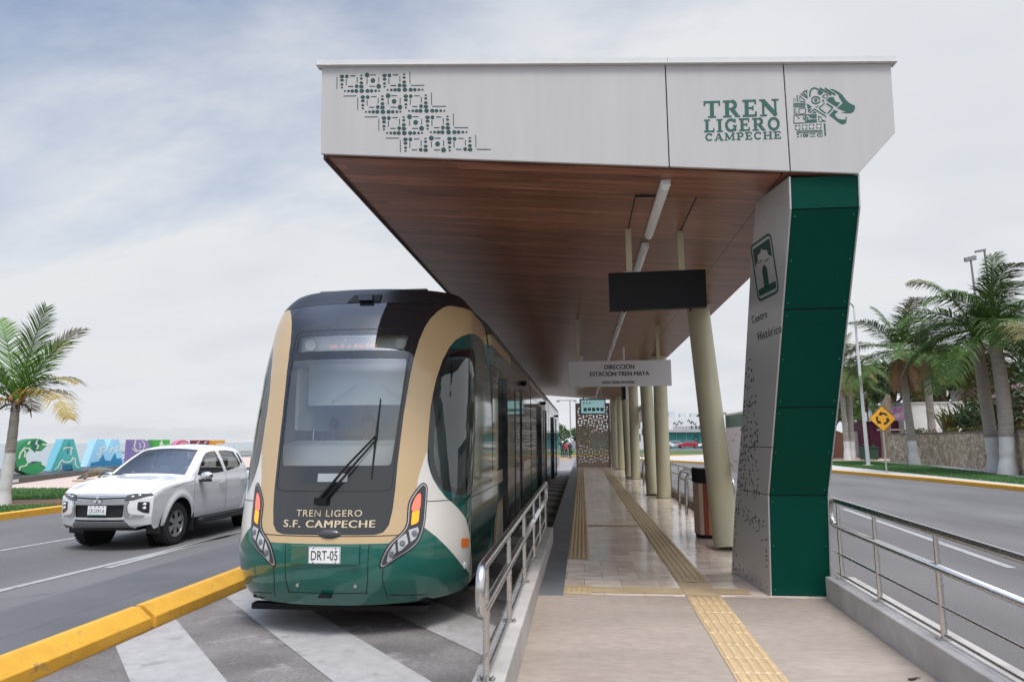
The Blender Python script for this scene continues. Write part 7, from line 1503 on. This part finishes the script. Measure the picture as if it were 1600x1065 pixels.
for (x0_, z0_) in ((19.6, 5.1), (20.6, 5.4), (22.6, 5.6), (23.4, 5.2)): ribbon(mb, [(x0_ + .12 * i, z0_ + .35 * sin(i * .8) + .02 * i) for i in range(9)], .16, (0, 150, 0), UX, UZ, .02, .06)
for x_ in (24.2, 24.9, 23.2): mb.box(x_, x_ + .35, 149.9, 149.98, 4.1, 4.75)
mb.build('wall_graphics', gdk_, t)
mb = MB(); plate(mb, [(23.4, 1.9), (24.2, 2.9), (25.0, 1.9), (24.7, 1.9), (24.2, 2.45), (23.7, 1.9)], (0, 150.1, 0), UX, UZ, .0, .04); text_mb('AVANTI', (24.2, 150.08, 1.55), UX, UZ, .3, 1.5, mb=mb) if 0 else mb.box(23.5, 24.9, 150.06, 150.1, 1.4, 1.6); mb.build('shop_emblem', mat('emblem_teal', (0.01, 0.08, 0.08), 0.5), gw)
mb = MB(); r = random.Random(8)
for i in range(9): x_ = 5 + 2.35 * i; mb.box(x_, x_ + r.uniform(1.2, 2.1), 153, 155, 6.62, 6.62 + r.uniform(.6, 1.5))
mb.build('roof_equipment', mat('equipment_grey', (0.42, 0.45, 0.46), 0.7, var=.2), t)
t = thing('tall_white_building', 'white multi-storey building with small windows seen between two cream columns', 'building', (9.5, 138, 0)); b_ = MB().box(6.5, 12.2, 138, 146, 0, 8.8).build('walls', wl, t)
for i in range(3):
    for j in range(3): MB().box(7.2 + 1.7 * i, 8.2 + 1.7 * i, 137.95, 138, 1.6 + 2.5 * j, 3.0 + 2.5 * j).build('window', mat('far_window', (0.12, 0.15, 0.17), 0.3), t)
def car(name, label, x, y, col, seed=0, side_on=True, group=None, h=1.5, L=4.3):
    """parked car seen side-on at over a hundred metres"""
    t = thing(name, label, 'car', (x, y, .14), group); m_ = mat('paint_' + col[0], col[1], 0.3, coat=.6); s_ = L / 4.3
    pr_ = [(-2.1, .35), (-2.12, .62), (-1.95, .78), (-1.15, .90), (-.55, 1.36), (.85, 1.40), (1.55, .98), (2.05, .92), (2.12, .6), (2.08, .33)]
    gl_ = [(-.98, .92), (-.50, 1.30), (.80, 1.33), (1.36, .98)]
    MB().prism([(x + a * s_, y - .85, .14 + b * h / 1.45) for a, b in pr_], (0, 1.7, 0)).build('body', m_, t, bevel=.06)
    MB().prism([(x + a * s_, y - .86, .14 + b * h / 1.45) for a, b in gl_], (0, 1.72, 0)).build('side_windows', mat('far_window', (0.12, 0.15, 0.17), 0.3), t)
    for a in (-1.35, 1.3):
        for yy in (-.8, .8): w_ = MB().cyl((x + a * s_, y + yy, .14 + .32), (0, 1, 0), .32, .2, 18).build('wheel', M['rubber'], t, auto=40); MB().cyl((x + a * s_, y + yy * 1.14, .14 + .32), (0, 1, 0), .19, .03, 14).build('rim', rimm, w_, auto=40)
red, whi, sil = ('red', (0.42, 0.012, 0.04)), ('white', (0.75, 0.75, 0.74)), ('silver', (0.45, 0.46, 0.47))
PG = 'cars parked in front of the teal glass building'
car('parked_car', 'red parked car in front of the teal glass building', 21.0, 139, red, group=PG); car('parked_car', 'white parked car directly right of the red one', 24.6, 137.5, whi, group=PG); car('parked_car', 'white parked van-like car right of the white one, beside the leaning column', 28.4, 139, whi, group=PG, h=1.75); car('parked_car', 'silver parked car behind the red one', 18.6, 142.5, sil, group=PG); car('parked_car', 'white parked car partly behind the upright cream column', 16.0, 139.5, whi, group=PG); car('parked_car', 'white parked car at the far right of the row, beyond the leaning column', 32.5, 140, whi, group=PG)
# people
skinc = mat('skin', (0.33, 0.185, 0.125), 0.6); hairc = mat('hair_black', (0.012, 0.010, 0.010), 0.6)
def cloth(n, c): return mat('cloth_' + n, c, 0.85, var=.08, vscale=8)
def person(label, x, y, z, h, yaw, top, legs, pose='stand', hat=None, group=None, shoes=(0.02, 0.02, 0.02), long_hair=False, face=False, seed=0):
    t = thing('person', label, 'person', (x, y, z), group); s_ = h / 1.75; r = random.Random(seed)
    ca, sa = cos(yaw), sin(yaw)
    def W(a, b, c): return (x + (a * ca - b * sa) * s_, y + (a * sa + b * ca) * s_, z + c * s_)     # local: -b is the way they face
    st = .16 if pose == 'walk' else .02
    if pose == 'seat':
        J = [(0, 0, .90, .135), (0, -.01, 1.10, .125), (0, .0, 1.30, .145), (0, .0, 1.42, .075), (0, -.01, 1.50, .055), (0, -.02, 1.60, .088), (0, -.025, 1.70, .085),
             (.17, 0, 1.36, .062), (.23, -.06, 1.10, .048), (.17, -.30, 1.05, .036), (.14, -.42, 1.08, .030), (-.17, 0, 1.36, .062), (-.23, -.06, 1.10, .048), (-.17, -.30, 1.05, .036), (-.14, -.42, 1.08, .030),
             (.10, -.05, .85, .085), (.13, -.46, .86, .07), (.13, -.48, .45, .05), (.13, -.60, .41, .035), (-.10, -.05, .85, .085), (-.13, -.46, .86, .07), (-.13, -.48, .45, .05), (-.13, -.60, .41, .035)]
    else:
        J = [(0, 0, .96, .125), (0, .0, 1.14, .115), (0, .01, 1.32, .14), (0, .0, 1.43, .072), (0, -.01, 1.50, .052), (0, -.02, 1.59, .088), (0, -.02, 1.68, .085),
             (.18, .01, 1.38, .06), (.24, .02, 1.12, .045), (.24, -.06 - st * .5, .90, .034), (.235, -.09 - st * .6, .80, .030), (-.18, .01, 1.38, .06), (-.24, .02, 1.12, .045), (-.24, -.06 + st * .5, .90, .034), (-.235, -.09 + st * .6, .80, .030),
             (.09, 0, .90, .088), (.10, -.02 - st * .5, .50, .062), (.10, .02 - st, .10, .042), (.11, -.12 - st, .04, .034), (-.09, 0, .90, .088), (-.10, -.02 + st * .6, .50, .062), (-.10, .06 + st, .10, .042), (-.11, -.08 + st, .04, .034)]
    E = [(0, 1), (1, 2), (2, 3), (3, 4), (4, 5), (5, 6), (2, 7), (7, 8), (8, 9), (9, 10), (2, 11), (11, 12), (12, 13), (13, 14), (0, 15), (15, 16), (16, 17), (17, 18), (0, 19), (19, 20), (20, 21), (21, 22)]
    zw = z + (.98 if pose != 'seat' else .93) * s_; zn_ = z + 1.44 * s_
    def mf(c):
        lz = (c.z - z) / s_; lx = ((c.x - x) * ca + (c.y - y) * sa) / s_; ly = (-(c.x - x) * sa + (c.y - y) * ca) / s_
        if lz > 1.455: return 0
        if lz < .11: return 3
        if pose == 'seat':
            if ly < -.36 and lz > .95: return 0
            return 1 if lz > .95 else 2
        if abs(lx) > .165 and lz < .94: return 0
        return 1 if lz > .97 else 2
    body = skin_mesh('body', [(*W(a, b, c), r_ * s_) for a, b, c, r_ in J], E, [skinc, top, legs, mat('shoe_%02d' % int(shoes[0] * 90), shoes, 0.6)], t, 2, mf)
    mb = MB(); hc = W(0, .012, 1.665)
    if long_hair: mb.ball(hc, (.105 * s_, .115 * s_, .115 * s_), 14, 10); mb.ball(W(0, .06, 1.53), (.095 * s_, .06 * s_, .14 * s_), 12, 8)
    else: mb.ball(W(0, .018, 1.685), (.096 * s_, .106 * s_, .092 * s_), 14, 10)
    mb.build('hair', hairc, t, smooth=True)
    if hat: MB().lathe(W(0, -.01, 1.68), [(.155 * s_, -.01), (.125 * s_, .0), (.12 * s_, .05 * s_), (.09 * s_, .10 * s_), (.02 * s_, .125 * s_)], 16).build('helmet', hat, t, smooth=True)
    if face:
        mb = MB(); 
        for e in (-.034, .034): mb.ball(W(e, -.098, 1.615), (.012 * s_, .008 * s_, .008 * s_), 8, 6)
        mb.build('eyes', hairc, t, smooth=True); mb = MB().ball(W(0, -.108, 1.585), (.014 * s_, .02 * s_, .022 * s_), 8, 6); mb.build('nose', skinc, t, smooth=True); MB().ball(W(0, -.097, 1.545), (.026 * s_, .01 * s_, .008 * s_), 8, 6).build('mouth', mat('lips', (0.26, 0.10, 0.085), 0.5), t, smooth=True)
        mb = MB(); [mb.ball(W(e, -.01, 1.60), (.012 * s_, .022 * s_, .034 * s_), 8, 6) for e in (-.093, .093)]; mb.build('ears', skinc, t, smooth=True)
    return t
navy, dgr, wht, blk, redc, grn = cloth('navy', (0.02, 0.03, 0.055)), cloth('dark_green', (0.012, 0.05, 0.035)), cloth('white', (0.6, 0.6, 0.58)), cloth('black', (0.018, 0.018, 0.02)), cloth('red', (0.45, 0.03, 0.025)), cloth('green', (0.05, 0.13, 0.10))
hh = mat('helmet_white', (0.75, 0.75, 0.74), 0.35)
FP = 'people standing beyond the far end of the platform'
person('person in dark clothes and a white helmet standing left of the pair beyond the platform', -1.95, 70, .005, 1.72, 2.9, navy, dgr, hat=hh, group=FP)
person('person in dark clothes and white helmet standing nearest the pierced screen', -1.18, 69.5, .005, 1.74, -.5, navy, dgr, hat=hh, group=FP, seed=3)
person('person in a red shirt standing between the two helmeted people', -1.66, 73, .005, 1.68, .4, redc, blk, group=FP)
RG = 'people walking past the white wall'
person('person in a green patterned top and white trousers walking right of the rubbish container', 25.5, 63.6, .14, 1.36, 2.6, grn, wht, 'walk', group=RG)
person('person in black beside the rubbish container, left of the one in white trousers', 25.0, 64.4, .14, 1.36, 2.9, blk, blk, 'walk', group=RG, seed=4)
person('person in a black top and red trousers at the left edge beside the green pillar', 26.9, 77.4, .14, 1.5, 2.6, blk, redc, 'walk', group=RG, seed=5)
person('person in dark clothes walking right of the one in red trousers', 28.4, 78, .14, 1.5, .3, blk, navy, 'walk', group=RG, seed=6)
person('person with dark bobbed hair looking down behind the left half of the tram windscreen', -3.22, 8.62, .45, 1.70, .25, cloth('sage', (0.20, 0.27, 0.23)), blk, 'seat', long_hair=True, face=True)
person('person in a pale shirt driving behind the right half of the tram windscreen', -2.72, 8.60, .45, 1.74, .1, cloth('pale_yellow', (0.5, 0.48, 0.33)), navy, 'seat', face=True, seed=8)
person('person driving the white pickup, seen dimly through its windscreen', TX + .38, TY + 1.42, -.04, 1.62, 0.0, cloth('salmon', (0.5, 0.25, 0.2)), navy, 'seat', face=True, seed=9)
# trees along the esplanade behind the camera (they show in the tram's glass)
mb = MB(); r = random.Random(5)
for i in range(26): x_ = -46 + 3.6 * i; h_ = r.uniform(2.5, 6.5); leafblob(mb, (x_, -30 + r.uniform(-4, 4), h_ * .62), r.uniform(1.8, 3.0), 2, h_ * .5, 230, .42, r, 0, 1)
tag(mb.build('roadside_trees', [lf1, lf2]), 'dark belt of roadside trees behind the viewer, mirrored in the tram windscreen', 'trees', kind='stuff')
t = thing('fallen_leaf', 'small dark dead leaf lying on the ramp at the foot of the right-hand low wall', 'leaf', (2.17, 5.1, .274))
MB().add([(2.13, 5.07, .278), (2.155, 5.06, .281), (2.195, 5.085, .280), (2.21, 5.105, .285), (2.175, 5.105, .279), (2.145, 5.09, .282)], [(0, 1, 5), (1, 4, 5), (1, 2, 4), (2, 3, 4)]).build('blade', mat('leaf_litter', (0.025, 0.018, 0.014), 0.8), t); MB().tube([(2.205, 5.10, .282), (2.23, 5.115, .278)], .003, 5).build('stalk', mat('leaf_litter', (0.025, 0.018, 0.014), 0.8), t)
# far trees and gantry at the end of the busway
FT = 'far trees beyond the end of the busway'
tree('far low green tree behind the people at the end of the busway, left', -4.6, 128, .14, 5.0, 2.4, 81, (lf2, lf3), 1400, .2, FT); tree('far low green tree behind the helmeted people, right', -1.2, 150, .14, 4.4, 2.6, 82, (lf2, lf3), 1400, .2, FT); tree('far green tree left of the glass building, between the columns', 14.0, 134, .14, 5.2, 2.6, 83, (lf1, lf2), 1500, .22, FT); tree('green tree on the roofline right of the glass building', 27.2, 156, .14, 8.2, 2.4, 84, (lf2, lf3), 1500, .22, FT)
t = thing('overhead_gantry', 'thin grey T-shaped light mast above the end of the tram', 'light mast', (-1.9, 120, 0)); MB().tube([(-1.9, 120, 0), (-1.9, 120, 8.7)], .10, 8).tube([(-4.2, 120, 8.75), (-.8, 120, 8.75)], .09, 8).build('mast', mat('mast_grey', (0.3, 0.31, 0.31), 0.6), t); mb = MB(); [mb.obox((x_, 120, 8.55), (.3, 0, 0), (0, .2, 0), (0, 0, .1)) for x_ in (-4.0, -1.0)]; mb.build('lamp_head', mat('mast_grey', (0.3, 0.31, 0.31), 0.6), t)
# far ground cover beyond everything: low line of trees on the horizon
mb = MB(); r = random.Random(77)
for i in range(46): x_ = -55 + 7.5 * i; leafblob(mb, (x_ + r.uniform(-3, 3), 260 + r.uniform(-12, 12), r.uniform(1.5, 3.5)), r.uniform(4, 7), 4, r.uniform(2, 4.5), 210, .8, r, 0, 1)
tag(mb.build('far_trees', [lf1, lf2]), 'low far-off belt of trees along the horizon', 'trees', kind='stuff')
t = thing('leafy_branch', 'thin leafy twig reaching in left of the green pillar', 'branch', (3.4, 14.0, 0)) if 0 else None
